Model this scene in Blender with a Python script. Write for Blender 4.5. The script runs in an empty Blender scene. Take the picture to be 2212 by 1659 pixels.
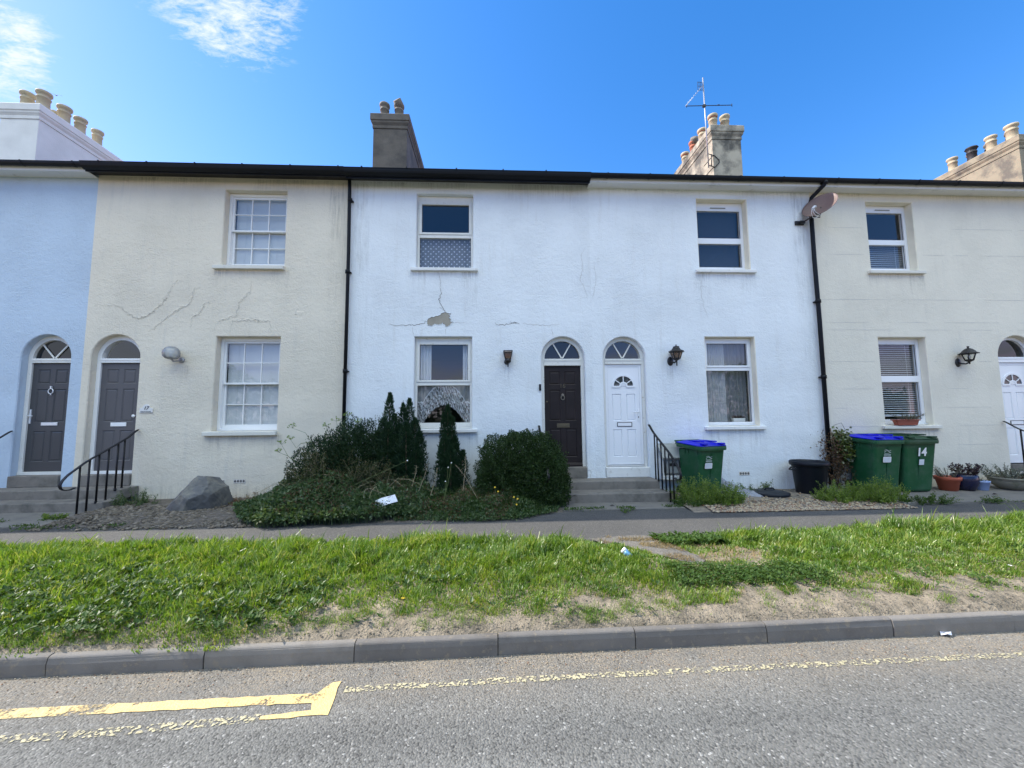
import bpy, bmesh, math, random
import numpy as np
from mathutils import Vector, Matrix, Quaternion

random.seed(7)
rng = np.random.default_rng(7)
scene = bpy.context.scene
COL = scene.collection
PI = math.pi
R = math.radians
D = 7.70          # distance of the terrace front from the camera (m)
H = 1.68          # camera height above the carriageway

# ------------------------------------------------------------------ camera
FPX, CU, CV = 831.0, 1106.0, 829.5
PITCH, YAW, ROLL = 0.08513456, -0.04817208, -0.00869858
_F = Vector((-math.sin(YAW) * math.cos(PITCH), math.cos(YAW) * math.cos(PITCH), math.sin(PITCH)))
_Rt = Vector((math.cos(YAW), math.sin(YAW), 0))
_U = _Rt.cross(_F)
_r = _Rt * math.cos(ROLL) + _U * math.sin(ROLL)
_u = -_Rt * math.sin(ROLL) + _U * math.cos(ROLL)
cam_d = bpy.data.cameras.new('camera')
cam_d.sensor_fit = 'HORIZONTAL'
cam_d.sensor_width = 36.0
cam_d.lens = 36.0 * FPX / 2212.0
cam_d.clip_start = 0.05
cam_d.clip_end = 2000
cam = bpy.data.objects.new('camera', cam_d)
COL.objects.link(cam)
m3 = Matrix((_r, _u, -_F)).transposed()
cam.matrix_world = Matrix.Translation((0, 0, H)) @ m3.to_4x4()
scene.camera = cam

# ------------------------------------------------------------------ materials
def new_mat(name):
    m = bpy.data.materials.new(name)
    m.use_nodes = True
    nt = m.node_tree
    nt.nodes.clear()
    out = nt.nodes.new('ShaderNodeOutputMaterial')
    return m, nt, out

def N(nt, kind, **kw):
    n = nt.nodes.new('ShaderNode' + kind)
    for k, v in kw.items():
        if k in n.inputs:
            n.inputs[k].default_value = v
        else:
            setattr(n, k, v)
    return n

def L(nt, a, ai, b, bi):
    nt.links.new(a.outputs[ai], b.inputs[bi])

def coords(nt, scale=(1, 1, 1), kind='Object'):
    tc = N(nt, 'TexCoord')
    mp = N(nt, 'Mapping')
    mp.inputs['Scale'].default_value = scale
    L(nt, tc, kind, mp, 'Vector')
    return mp

def ramp(nt, stops):
    r = N(nt, 'ValToRGB')
    e = r.color_ramp.elements
    while len(e) < len(stops):
        e.new(0.5)
    for i, (p, c) in enumerate(stops):
        e[i].position = p
        e[i].color = (c[0], c[1], c[2], 1) if not isinstance(c, (int, float)) else (c, c, c, 1)
    return r

def noise(nt, vec, scale, detail=4, rough=0.55, dist=0.0):
    n = N(nt, 'TexNoise')
    n.inputs['Scale'].default_value = scale
    n.inputs['Detail'].default_value = detail
    n.inputs['Roughness'].default_value = rough
    n.inputs['Distortion'].default_value = dist
    L(nt, vec, 0, n, 'Vector')
    return n

def mix(nt, a, b, fac, blend='MIX'):
    """a, b, fac: (node, socket) or constants -> node with output 2"""
    m = N(nt, 'Mix')
    m.data_type = 'RGBA'
    m.blend_type = blend
    for v, i in ((fac, 0), (a, 6), (b, 7)):
        if isinstance(v, tuple) and hasattr(v[0], 'outputs'):
            nt.links.new(v[0].outputs[v[1]], m.inputs[i])
        elif i == 0:
            m.inputs[0].default_value = v
        else:
            m.inputs[i].default_value = (v[0], v[1], v[2], 1)
    return m

def pmat(name, col, rough=0.6, metal=0.0, spec=0.5, var=0.0, vscale=3.0, bump=None, dirt=None, coat=0.0):
    """principled material; var = noise variation of value, bump=[(scale, strength, distance)], dirt=(colour, scale, lo, hi)"""
    m, nt, out = new_mat(name)
    b = N(nt, 'BsdfPrincipled')
    b.inputs['Base Color'].default_value = (*col, 1)
    b.inputs['Roughness'].default_value = rough
    b.inputs['Metallic'].default_value = metal
    b.inputs['Specular IOR Level'].default_value = spec
    if coat:
        b.inputs['Coat Weight'].default_value = coat
    L(nt, b, 0, out, 0)
    vec = None
    src = None
    if var or bump or dirt:
        vec = coords(nt)
    if var:
        n = noise(nt, vec, vscale, 5)
        r = ramp(nt, [(0.25, tuple(c * (1 - var) for c in col)), (0.75, tuple(min(1, c * (1 + var)) for c in col))])
        L(nt, n, 0, r, 0)
        src = (r, 0)
    if dirt:
        dc, ds, lo, hi = dirt
        n2 = noise(nt, vec, ds, 7, 0.65)
        r2 = ramp(nt, [(lo, 0.0), (hi, 1.0)])
        L(nt, n2, 0, r2, 0)
        mx = mix(nt, src if src else col, dc, (r2, 0))
        src = (mx, 2)
    if src:
        nt.links.new(src[0].outputs[src[1]], b.inputs['Base Color'])
    if bump:
        last = None
        for s, st, di in bump:
            n3 = noise(nt, vec, s, 4)
            bp = N(nt, 'Bump', Strength=st, Distance=di)
            L(nt, n3, 0, bp, 'Height')
            if last:
                L(nt, last, 0, bp, 'Normal')
            last = bp
        L(nt, last, 0, b, 'Normal')
    return m

def render_mat(name, col, stain, joints=False, grain=1.0):
    """painted roughcast render"""
    m, nt, out = new_mat(name)
    b = N(nt, 'BsdfPrincipled', Roughness=0.85)
    b.inputs['Specular IOR Level'].default_value = 0.25
    vec = coords(nt)
    n1 = noise(nt, vec, 0.7, 6, 0.6)
    r1 = ramp(nt, [(0.3, tuple(c * 0.90 for c in col)), (0.5, col), (0.7, tuple(min(1, c * 1.05) for c in col))])
    L(nt, n1, 0, r1, 0)
    vs = coords(nt, (3.5, 1, 0.35))
    n2 = noise(nt, vs, 1.6, 7, 0.66)
    r2 = ramp(nt, [(0.56, 0.0), (0.78, 0.45)])
    L(nt, n2, 0, r2, 0)
    mx = mix(nt, (r1, 0), stain, (r2, 0))
    n5 = noise(nt, vec, 14, 3, 0.6)
    r5 = ramp(nt, [(0.70, 0.0), (0.80, 0.35)])
    L(nt, n5, 0, r5, 0)
    mx2 = mix(nt, (mx, 2), stain, (r5, 0))
    L(nt, mx2, 2, b, 'Base Color')
    n3 = noise(nt, vec, 34, 4, 0.65)
    n4 = noise(nt, vec, 11, 4, 0.6)
    n6 = noise(nt, vec, 1.6, 2, 0.5)
    bp0 = N(nt, 'Bump', Strength=0.35, Distance=0.05)
    L(nt, n6, 0, bp0, 'Height')
    bp1 = N(nt, 'Bump', Strength=0.50 * grain, Distance=0.024)
    L(nt, n4, 0, bp1, 'Height')
    L(nt, bp0, 0, bp1, 'Normal')
    # trowelled areas are smoother than the rough ones
    n7 = noise(nt, vec, 0.9, 4, 0.6)
    r7 = ramp(nt, [(0.35, 0.25), (0.65, 1.0)]); L(nt, n7, 0, r7, 0)
    m7 = N(nt, 'Math'); m7.operation = 'MULTIPLY'; L(nt, r7, 0, m7, 0); m7.inputs[1].default_value = 0.85 * grain
    bp2 = N(nt, 'Bump', Strength=0.90 * grain, Distance=0.020)
    L(nt, m7, 0, bp2, 'Strength')
    L(nt, n3, 0, bp2, 'Height')
    L(nt, bp1, 0, bp2, 'Normal')
    L(nt, bp2, 0, b, 'Normal')
    L(nt, b, 0, out, 0)
    return m

def glass_mat(name, ior=1.75, tint=(0.96, 0.97, 0.97)):
    m, nt, out = new_mat(name)
    r0 = ((ior - 1) / (ior + 1)) ** 2
    lw = N(nt, 'LayerWeight')            # Schlick reflectance, the same from either side of the pane
    pw = N(nt, 'Math'); pw.operation = 'POWER'; nt.links.new(lw.outputs['Facing'], pw.inputs[0]); pw.inputs[1].default_value = 5.0
    f = N(nt, 'Math'); f.operation = 'MULTIPLY_ADD'; L(nt, pw, 0, f, 0); f.inputs[1].default_value = 1 - r0; f.inputs[2].default_value = r0
    g = N(nt, 'BsdfGlossy', Roughness=0.004)
    g.inputs['Color'].default_value = (0.95, 0.97, 1, 1)
    t = N(nt, 'BsdfTransparent')
    t.inputs['Color'].default_value = (*tint, 1)
    vec = coords(nt)
    n = noise(nt, vec, 2.2, 2)
    bp = N(nt, 'Bump', Strength=0.03, Distance=0.02)
    L(nt, n, 0, bp, 'Height')
    L(nt, bp, 0, g, 'Normal')
    mx = N(nt, 'MixShader')
    L(nt, f, 0, mx, 0)
    L(nt, t, 0, mx, 1)
    L(nt, g, 0, mx, 2)
    L(nt, mx, 0, out, 0)
    return m

def leaf_mat(name, cols, trans=0.35, gloss=0.06, rough=0.45, patch=None):
    """leaves: colour picked per leaf, light passes through"""
    m, nt, out = new_mat(name)
    g = N(nt, 'NewGeometry')
    r = ramp(nt, [(i / max(1, len(cols) - 1), c) for i, c in enumerate(cols)])
    nt.links.new(g.outputs['Random Per Island'], r.inputs[0])
    if patch:      # patches of lusher and yellower growth
        pv = coords(nt)
        pn = noise(nt, pv, patch, 4, 0.6)
        pr = ramp(nt, [(0.32, (0.62, 0.72, 0.62)), (0.5, (1, 1, 1)), (0.68, (1.28, 1.12, 1.0))])
        L(nt, pn, 0, pr, 0)
        r = mix(nt, (r, 0), (pr, 0), 1.0, 'MULTIPLY')
        nt.nodes.active = r
    ro = 2 if patch else 0
    d = N(nt, 'BsdfDiffuse')
    t = N(nt, 'BsdfTranslucent')
    L(nt, r, ro, d, 0)
    br = N(nt, 'Mix'); br.data_type = 'RGBA'; br.blend_type = 'MULTIPLY'
    br.inputs[0].default_value = 1.0
    br.inputs[7].default_value = (1.25, 1.2, 0.55, 1)
    L(nt, r, ro, br, 6)
    L(nt, br, 2, t, 0)
    mx = N(nt, 'MixShader'); mx.inputs[0].default_value = trans
    L(nt, d, 0, mx, 1); L(nt, t, 0, mx, 2)
    gl = N(nt, 'BsdfGlossy', Roughness=rough)
    mx2 = N(nt, 'MixShader'); mx2.inputs[0].default_value = gloss
    L(nt, mx, 0, mx2, 1); L(nt, gl, 0, mx2, 2)
    L(nt, mx2, 0, out, 0)
    return m

def cloth_mat(name, col, alpha=1.0, pattern=None):
    """net curtain: mix of transparency and thin cloth; pattern uses the UV map"""
    m, nt, out = new_mat(name)
    d = N(nt, 'BsdfDiffuse'); d.inputs[0].default_value = (*col, 1)
    t = N(nt, 'BsdfTranslucent'); t.inputs[0].default_value = (*col, 1)
    mx = N(nt, 'MixShader'); mx.inputs[0].default_value = 0.35
    L(nt, d, 0, mx, 1); L(nt, t, 0, mx, 2)
    tr = N(nt, 'BsdfTransparent')
    m2 = N(nt, 'MixShader'); m2.inputs[0].default_value = alpha
    L(nt, tr, 0, m2, 1); L(nt, mx, 0, m2, 2)
    L(nt, m2, 0, out, 0)
    if pattern == 'lace':
        vec = coords(nt, (1, 1, 1), 'UV')
        sep = N(nt, 'SeparateXYZ'); L(nt, vec, 0, sep, 0)
        v1 = N(nt, 'TexVoronoi', Scale=16.0); L(nt, vec, 0, v1, 'Vector')
        w = N(nt, 'TexWave', Scale=5.0, Distortion=7.0); w.bands_direction = 'DIAGONAL'
        w.inputs['Detail Scale'].default_value = 3.0
        L(nt, vec, 0, w, 'Vector')
        r1 = ramp(nt, [(0.28, 0.98), (0.5, 0.55)]); L(nt, v1, 0, r1, 0)
        r2 = ramp(nt, [(0.2, 0.35), (0.45, 1.0)]); L(nt, w, 0, r2, 0)
        mm = N(nt, 'Math'); mm.operation = 'MULTIPLY'
        L(nt, r1, 0, mm, 0); L(nt, r2, 0, mm, 1)
        # V runs from 0 at the hem to 1: dense lace band near the hem, sheer above
        rb = ramp(nt, [(0.0, 1.0), (0.44, 1.0), (0.46, 0.0), (1.0, 0.0)]); rb.color_ramp.interpolation = 'LINEAR'
        L(nt, sep, 1, rb, 0)
        mf = N(nt, 'Mix'); mf.data_type = 'FLOAT'; mf.inputs[2].default_value = alpha
        L(nt, rb, 0, mf, 0); L(nt, mm, 0, mf, 3)
        re = ramp(nt, [(0.42, 0.0), (0.43, 1.0), (0.45, 1.0), (0.46, 0.0)]); L(nt, sep, 1, re, 0)
        mxm = N(nt, 'Math'); mxm.operation = 'MAXIMUM'
        L(nt, mf, 0, mxm, 0); L(nt, re, 0, mxm, 1)
        L(nt, mxm, 0, m2, 0)
    if pattern == 'spots':
        vec = coords(nt, (1, 1, 1), 'UV')
        mp = N(nt, 'Mapping'); mp.inputs['Rotation'].default_value = (0, 0, R(45)); mp.inputs['Scale'].default_value = (13, 13, 13)
        L(nt, vec, 0, mp, 0)
        v = N(nt, 'TexVoronoi', Scale=1.0, Randomness=0.0); v.distance = 'CHEBYCHEV'
        L(nt, mp, 0, v, 'Vector')
        r1 = ramp(nt, [(0.13, 1.0), (0.18, alpha)])
        L(nt, v, 0, r1, 0)
        L(nt, r1, 0, m2, 0)
    return m

# ------------------------------------------------------------------ mesh building
ORIGIN = {}

class MB:
    """collects polygons; build() links them as ONE mesh object"""
    def __init__(self):
        self.v, self.f, self.mi, self.sm = [], [], [], []
        self.M = None
        self.mat = 0
        self.smooth = False
        self.uv = {}
    def add(self, vs, fs, M=None):
        o = len(self.v)
        for p in vs:
            p = Vector(p)
            if M is not None:
                p = M @ p
            if self.M is not None:
                p = self.M @ p
            self.v.append(p)
        for f in fs:
            self.f.append([i + o for i in f])
            self.mi.append(self.mat)
            self.sm.append(self.smooth)
        return o
    def box(self, x0, x1, y0, y1, z0, z1, M=None):
        self.add([(x0, y0, z0), (x1, y0, z0), (x1, y1, z0), (x0, y1, z0), (x0, y0, z1), (x1, y0, z1), (x1, y1, z1), (x0, y1, z1)],
                 [(0, 3, 2, 1), (4, 5, 6, 7), (0, 1, 5, 4), (1, 2, 6, 5), (2, 3, 7, 6), (3, 0, 4, 7)], M)
        return self
    def quad(self, a, b, c, d, M=None):
        self.add([a, b, c, d], [(0, 1, 2, 3)], M)
        return self
    def prism(self, poly, y0, y1, M=None):
        """outline in XZ (counter-clockwise seen from -Y) extruded from y0 to y1"""
        n = len(poly)
        vs = [(p[0], y0, p[1]) for p in poly] + [(p[0], y1, p[1]) for p in poly]
        fs = [tuple(range(n)), tuple(range(2 * n - 1, n - 1, -1))]
        fs += [(i, i + n, (i + 1) % n + n, (i + 1) % n) for i in range(n)]
        self.add(vs, fs, M)
        return self
    def extrude_x(self, prof, x0, x1, M=None):
        """profile in YZ extruded along X"""
        n = len(prof)
        vs = [(x0, p[0], p[1]) for p in prof] + [(x1, p[0], p[1]) for p in prof]
        fs = [tuple(range(n - 1, -1, -1)), tuple(range(n, 2 * n))]
        fs += [(i, (i + 1) % n, (i + 1) % n + n, i + n) for i in range(n)]
        self.add(vs, fs, M)
        return self
    def tube(self, path, r, seg=8, cap=True, M=None):
        path = [Vector(p) for p in path]
        n = len(path)
        rs = r if isinstance(r, (list, tuple)) else [r] * n
        vs, fs = [], []
        prev = None
        for i, p in enumerate(path):
            t = (path[min(i + 1, n - 1)] - path[max(i - 1, 0)])
            if t.length < 1e-9:
                t = Vector((0, 0, 1))
            t.normalize()
            if prev is None:
                a = t.orthogonal().normalized()
            else:
                a = prev - t * prev.dot(t)
                if a.length < 1e-6:
                    a = t.orthogonal()
                a.normalize()
            prev = a
            b = t.cross(a)
            for k in range(seg):
                an = 2 * PI * k / seg
                vs.append(p + (a * math.cos(an) + b * math.sin(an)) * rs[i])
        for i in range(n - 1):
            for k in range(seg):
                fs.append((i * seg + k, i * seg + (k + 1) % seg, (i + 1) * seg + (k + 1) % seg, (i + 1) * seg + k))
        if cap:
            fs.append(tuple(range(seg - 1, -1, -1)))
            fs.append(tuple(range((n - 1) * seg, n * seg)))
        s = self.smooth
        self.smooth = True if seg > 5 else s
        self.add(vs, fs, M)
        self.smooth = s
        return self
    def lathe(self, prof, c=(0, 0, 0), seg=20, M=None, cap=True):
        """profile of (radius, z) turned about the vertical through c"""
        vs, fs = [], []
        n = len(prof)
        for (r, z) in prof:
            for k in range(seg):
                a = 2 * PI * k / seg
                vs.append((c[0] + r * math.cos(a), c[1] + r * math.sin(a), c[2] + z))
        for i in range(n - 1):
            for k in range(seg):
                fs.append((i * seg + k, i * seg + (k + 1) % seg, (i + 1) * seg + (k + 1) % seg, (i + 1) * seg + k))
        if cap:
            fs.append(tuple(range(seg - 1, -1, -1)))
            fs.append(tuple(range((n - 1) * seg, n * seg)))
        s = self.smooth
        self.smooth = True
        self.add(vs, fs, M)
        self.smooth = s
        return self
    def loft(self, loops, cap0=True, cap1=True, M=None):
        n = len(loops[0])
        vs = [p for lp in loops for p in lp]
        fs = []
        for i in range(len(loops) - 1):
            for k in range(n):
                fs.append((i * n + k, i * n + (k + 1) % n, (i + 1) * n + (k + 1) % n, (i + 1) * n + k))
        if cap0:
            fs.append(tuple(range(n - 1, -1, -1)))
        if cap1:
            fs.append(tuple(range((len(loops) - 1) * n, len(loops) * n)))
        self.add(vs, fs, M)
        return self
    def build(self, name, mats, parent=None, bevel=0.0, auto=None, seg=2):
        me = bpy.data.meshes.new(name)
        off = ORIGIN.get(parent.name, Vector((0, 0, 0))) if parent else Vector((0, 0, 0))
        me.from_pydata([tuple(p - off) for p in self.v], [], self.f)
        if not isinstance(mats, (list, tuple)):
            mats = [mats]
        for m in mats:
            me.materials.append(m)
        me.polygons.foreach_set('material_index', self.mi)
        me.polygons.foreach_set('use_smooth', self.sm)
        me.update()
        o = bpy.data.objects.new(name, me)
        COL.objects.link(o)
        if parent:
            o.parent = parent
            ORIGIN[o.name] = off
        if bevel:
            bv = o.modifiers.new('bevel', 'BEVEL')
            bv.width = bevel
            bv.segments = seg
            bv.limit_method = 'ANGLE'
            bv.angle_limit = R(40)
            bv.harden_normals = False
        return o

def np_obj(name, verts, faces, mats, parent=None, face_mat=None, smooth=False, uv=None):
    """verts (n,3) array, faces (m,k) array with k constant"""
    me = bpy.data.meshes.new(name)
    off = ORIGIN.get(parent.name, Vector((0, 0, 0))) if parent else Vector((0, 0, 0))
    v = np.asarray(verts, dtype=np.float32) - np.array(off, dtype=np.float32)
    f = np.asarray(faces, dtype=np.int32)
    k = f.shape[1]
    me.vertices.add(len(v)); me.vertices.foreach_set('co', v.ravel())
    me.loops.add(f.size); me.loops.foreach_set('vertex_index', f.ravel())
    me.polygons.add(len(f))
    me.polygons.foreach_set('loop_start', np.arange(0, f.size, k, dtype=np.int32))
    me.polygons.foreach_set('loop_total', np.full(len(f), k, dtype=np.int32))
    if not isinstance(mats, (list, tuple)):
        mats = [mats]
    for m in mats:
        me.materials.append(m)
    if face_mat is not None:
        me.polygons.foreach_set('material_index', np.asarray(face_mat, dtype=np.int32))
    me.polygons.foreach_set('use_smooth', np.full(len(f), smooth))
    if uv is not None:
        ul = me.uv_layers.new(name='UVMap')
        ul.data.foreach_set('uv', np.asarray(uv, dtype=np.float32)[f.ravel()].ravel())
    me.update(calc_edges=True)
    o = bpy.data.objects.new(name, me)
    COL.objects.link(o)
    if parent:
        o.parent = parent
        ORIGIN[o.name] = off
    return o

def tag(o, label=None, cat=None, group=None, kind=None):
    if label: o['label'] = label
    if cat: o['category'] = cat
    if group: o['group'] = group
    if kind: o['kind'] = kind
    return o

def thing(name, label, cat, origin=(0, 0, 0), group=None):
    """an Empty at the base of a thing; its parts are built in world coordinates round it"""
    o = bpy.data.objects.new(name, None)
    o.empty_display_size = 0.2
    COL.objects.link(o)
    o.location = origin
    ORIGIN[o.name] = Vector(origin)
    return tag(o, label, cat, group)

def place(o, loc, rz=0.0):
    o.location = loc
    o.rotation_euler = (0, 0, rz)
    return o

def text_geo(s, size, depth, align='CENTER', shear=0.0, offset=0.0, res=3):
    c = bpy.data.curves.new('tmp', 'FONT')
    c.body = s; c.size = size; c.extrude = depth; c.align_x = align; c.align_y = 'CENTER'
    c.shear = shear; c.offset = offset; c.resolution_u = res
    o = bpy.data.objects.new('tmp', c)
    COL.objects.link(o)
    dg = bpy.context.evaluated_depsgraph_get()
    me = bpy.data.meshes.new_from_object(o.evaluated_get(dg))
    vs = [v.co.copy() for v in me.vertices]
    fs = [tuple(p.vertices) for p in me.polygons]
    bpy.data.objects.remove(o); bpy.data.curves.remove(c); bpy.data.meshes.remove(me)
    return vs, fs
TXT = Matrix.Rotation(PI / 2, 4, 'X')     # text standing in the XZ plane facing -Y

def copy_tree(o, parent=None):
    c = o.copy()
    COL.objects.link(c)
    c.parent = parent
    for ch in list(o.children):
        copy_tree(ch, c)
    return c

# ------------------------------------------------------------------ leaf generators
def unit(a):
    return a / np.maximum(np.linalg.norm(a, axis=1, keepdims=True), 1e-9)

def leaf_arrays(pos, axis, nor, length, width, fold=0.25):
    """diamond shaped leaves of two triangles folded along the midrib"""
    axis = unit(axis)
    side = np.cross(axis, nor)
    side = unit(side + 1e-6)
    nn = np.cross(side, axis)
    l = length[:, None]; w = width[:, None]
    base = pos
    tip = pos + axis * l
    mid = pos + axis * l * 0.45 + nn * w * fold
    a = mid + side * w * 0.5
    b = mid - side * w * 0.5
    n = len(pos)
    v = np.stack([base, a, tip, b], 1).reshape(-1, 3)
    i = np.arange(n)[:, None] * 4
    f = np.concatenate([i + np.array([[0, 1, 2]]), i + np.array([[0, 2, 3]])], 1).reshape(-1, 3)
    return v, f

def merge(parts):
    vs, fs, ms, o = [], [], [], 0
    for v, f, m in parts:
        vs.append(v); fs.append(f + o); ms.append(np.full(len(f), m)); o += len(v)
    return np.concatenate(vs), np.concatenate(fs), np.concatenate(ms)

def rand_dir(n):
    return unit(rng.normal(size=(n, 3)))
# ------------------------------------------------------------------ light and sky
SUN_EL, SUN_AZ = R(42), R(77.9)             # azimuth measured from +Y towards -X
sun_dir = Vector((-math.sin(SUN_AZ) * math.cos(SUN_EL), math.cos(SUN_AZ) * math.cos(SUN_EL), math.sin(SUN_EL)))
sl = bpy.data.lights.new('sun', 'SUN')
sl.energy = 3.0
sl.angle = R(0.53)
sl.color = (1.0, 0.94, 0.84)
so = bpy.data.objects.new('sun', sl)
COL.objects.link(so)
so.rotation_euler = sun_dir.to_track_quat('Z', 'Y').to_euler()
so.location = (-20, 5, 20)

def ray(u, v):
    d = _r * ((u - CU) / FPX) - _u * ((v - CV) / FPX) + _F
    return d.normalized()
def at_y(u, v, y):
    d = ray(u, v)
    return d * (y / d.y) + Vector((0, 0, H))

w = bpy.data.worlds.new('World')
scene.world = w
w.use_nodes = True
nt = w.node_tree
nt.nodes.clear()
wo = nt.nodes.new('ShaderNodeOutputWorld')
bg = N(nt, 'Background', Strength=0.15)
sky = N(nt, 'TexSky')
sky.sky_type = 'NISHITA'
sky.sun_disc = False
sky.sun_elevation = SUN_EL
sky.sun_rotation = -SUN_AZ
sky.altitude = 0
sky.air_density = 1.0
sky.dust_density = 0.22
sky.ozone_density = 2.2
# deepen the blue the way a phone camera records it: per-channel response of the sky colour
hsep = N(nt, 'SeparateColor'); L(nt, sky, 0, hsep, 0)
hs = N(nt, 'CombineColor')
for ch, (k_, p_) in enumerate(((0.252, 1.85), (0.56, 1.05), (0.97, 0.9))):
    pw = N(nt, 'Math'); pw.operation = 'POWER'; L(nt, hsep, ch, pw, 0); pw.inputs[1].default_value = p_
    ml = N(nt, 'Math'); ml.operation = 'MULTIPLY'; L(nt, pw, 0, ml, 0); ml.inputs[1].default_value = k_
    L(nt, ml, 0, hs, ch)
tc = N(nt, 'TexCoord')
def vmath(op, a, b=None):
    n = N(nt, 'VectorMath'); n.operation = op
    nt.links.new(a, n.inputs[0])
    if b is not None:
        n.inputs[1].default_value = b
    return n
def smath(op, a, b):
    n = N(nt, 'Math'); n.operation = op
    for i, x in enumerate((a, b)):
        if isinstance(x, (int, float)): n.inputs[i].default_value = x
        else: nt.links.new(x, n.inputs[i])
    return n
gen = tc.outputs['Generated']
sp = N(nt, 'SeparateXYZ'); nt.links.new(gen, sp.inputs[0])
zc = smath('MAXIMUM', sp.outputs[2], 0.04)
cx = smath('DIVIDE', sp.outputs[0], zc.outputs[0])
cy = smath('DIVIDE', sp.outputs[1], zc.outputs[0])
cb = N(nt, 'CombineXYZ')
nt.links.new(cx.outputs[0], cb.inputs[0]); nt.links.new(cy.outputs[0], cb.inputs[1])
mpc = N(nt, 'Mapping'); mpc.inputs['Rotation'].default_value = (0, 0, R(35)); mpc.inputs['Scale'].default_value = (1.0, 2.2, 1.0)
L(nt, cb, 0, mpc, 0)
cn = noise(nt, mpc, 9.0, 8, 0.66, 0.5)
def cap(u, v, u2, v2):
    c = ray(u, v); e = ray(u2, v2)
    dn = vmath('DOT_PRODUCT', gen, tuple(c))
    r = ramp(nt, [(0.0, 0.0), (1.0, 1.0)])
    mr = N(nt, 'MapRange'); mr.interpolation_type = 'SMOOTHSTEP'
    mr.inputs['From Min'].default_value = c.dot(e); mr.inputs['From Max'].default_value = 1.0 - (1 - c.dot(e)) * 0.25
    nt.links.new(dn.outputs['Value'], mr.inputs[0])
    return mr
c1 = cap(470, -60, 640, 150)
c2 = cap(-60, 60, 150, 190)
cm = smath('MAXIMUM', c1.outputs[0], c2.outputs[0])
ct = smath('MULTIPLY_ADD', cm.outputs[0], 0.24); ct.inputs[2].default_value = -0.20
cn2 = noise(nt, mpc, 26.0, 6, 0.7, 0.8)
cnb = smath('MULTIPLY_ADD', cn2.outputs[0], 0.55); nt.links.new(cn.outputs[0], cnb.inputs[2])
cnc = smath('SUBTRACT', cnb.outputs[0], 0.27)
ca = smath('ADD', cnc.outputs[0], ct.outputs[0])
crr = ramp(nt, [(0.40, 0.0), (0.70, 1.0)]); nt.links.new(ca.outputs[0], crr.inputs[0])
cms = smath('POWER', cm.outputs[0], 0.6)
cr = smath('MULTIPLY', crr.outputs[0], cms.outputs[0])
# low bank of cumulus on the far side of the road
mpl = N(nt, 'Mapping'); mpl.inputs['Scale'].default_value = (3.0, 3.0, 7.0)
nt.links.new(gen, mpl.inputs[0])
ln = noise(nt, mpl, 1.6, 6, 0.6)
low = N(nt, 'MapRange'); low.interpolation_type = 'SMOOTHSTEP'
low.inputs['From Min'].default_value = 0.24; low.inputs['From Max'].default_value = 0.06
nt.links.new(sp.outputs[2], low.inputs[0])
fy = N(nt, 'MapRange'); fy.interpolation_type = 'SMOOTHSTEP'
fy.inputs['From Min'].default_value = 0.15; fy.inputs['From Max'].default_value = -0.25
nt.links.new(sp.outputs[1], fy.inputs[0])
lm = smath('MULTIPLY', low.outputs[0], fy.outputs[0])
lt = smath('MULTIPLY_ADD', lm.outputs[0], 0.42); lt.inputs[2].default_value = -0.30
la = smath('ADD', ln.outputs[0], lt.outputs[0])
lr = ramp(nt, [(0.42, 0.0), (0.60, 0.85)]); nt.links.new(la.outputs[0], lr.inputs[0])
mxa = mix(nt, (hs, 0), (2.5, 2.75, 2.9), (cr, 0))
# broken high cloud added behind the camera to brighten the walls, above window reflections
hi = N(nt, 'MapRange'); hi.interpolation_type = 'SMOOTHSTEP'
hi.inputs['From Min'].default_value = 0.50; hi.inputs['From Max'].default_value = 0.68
nt.links.new(sp.outputs[2], hi.inputs[0])
fy2 = N(nt, 'MapRange'); fy2.interpolation_type = 'SMOOTHSTEP'
fy2.inputs['From Min'].default_value = 0.0; fy2.inputs['From Max'].default_value = -0.35
nt.links.new(sp.outputs[1], fy2.inputs[0])
hm = smath('MULTIPLY', hi.outputs[0], fy2.outputs[0])
ht = smath('MULTIPLY_ADD', hm.outputs[0], 0.5); ht.inputs[2].default_value = -0.34
ha = smath('ADD', cn.outputs[0], ht.outputs[0])
hr_ = ramp(nt, [(0.42, 0.0), (0.58, 0.95)]); nt.links.new(ha.outputs[0], hr_.inputs[0])
mxh = mix(nt, (mxa, 2), (7.6, 8.5, 8.4), (hr_, 0))
mxb = mix(nt, (mxh, 2), (2.9, 3.2, 3.4), (lr, 0))
L(nt, mxb, 2, bg, 'Color')
L(nt, bg, 0, wo, 0)

scene.view_settings.view_transform = 'Standard'
scene.view_settings.look = 'None'
scene.view_settings.exposure = 1.33
scene.view_settings.gamma = 1.0
scene.render.engine = 'CYCLES'
cy_ = scene.cycles
cy_.use_denoising = True
cy_.max_bounces = 10
cy_.diffuse_bounces = 4
cy_.glossy_bounces = 4
cy_.transparent_max_bounces = 12
cy_.sample_clamp_indirect = 6.0
cy_.caustics_reflective = False
cy_.caustics_refractive = False

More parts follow.
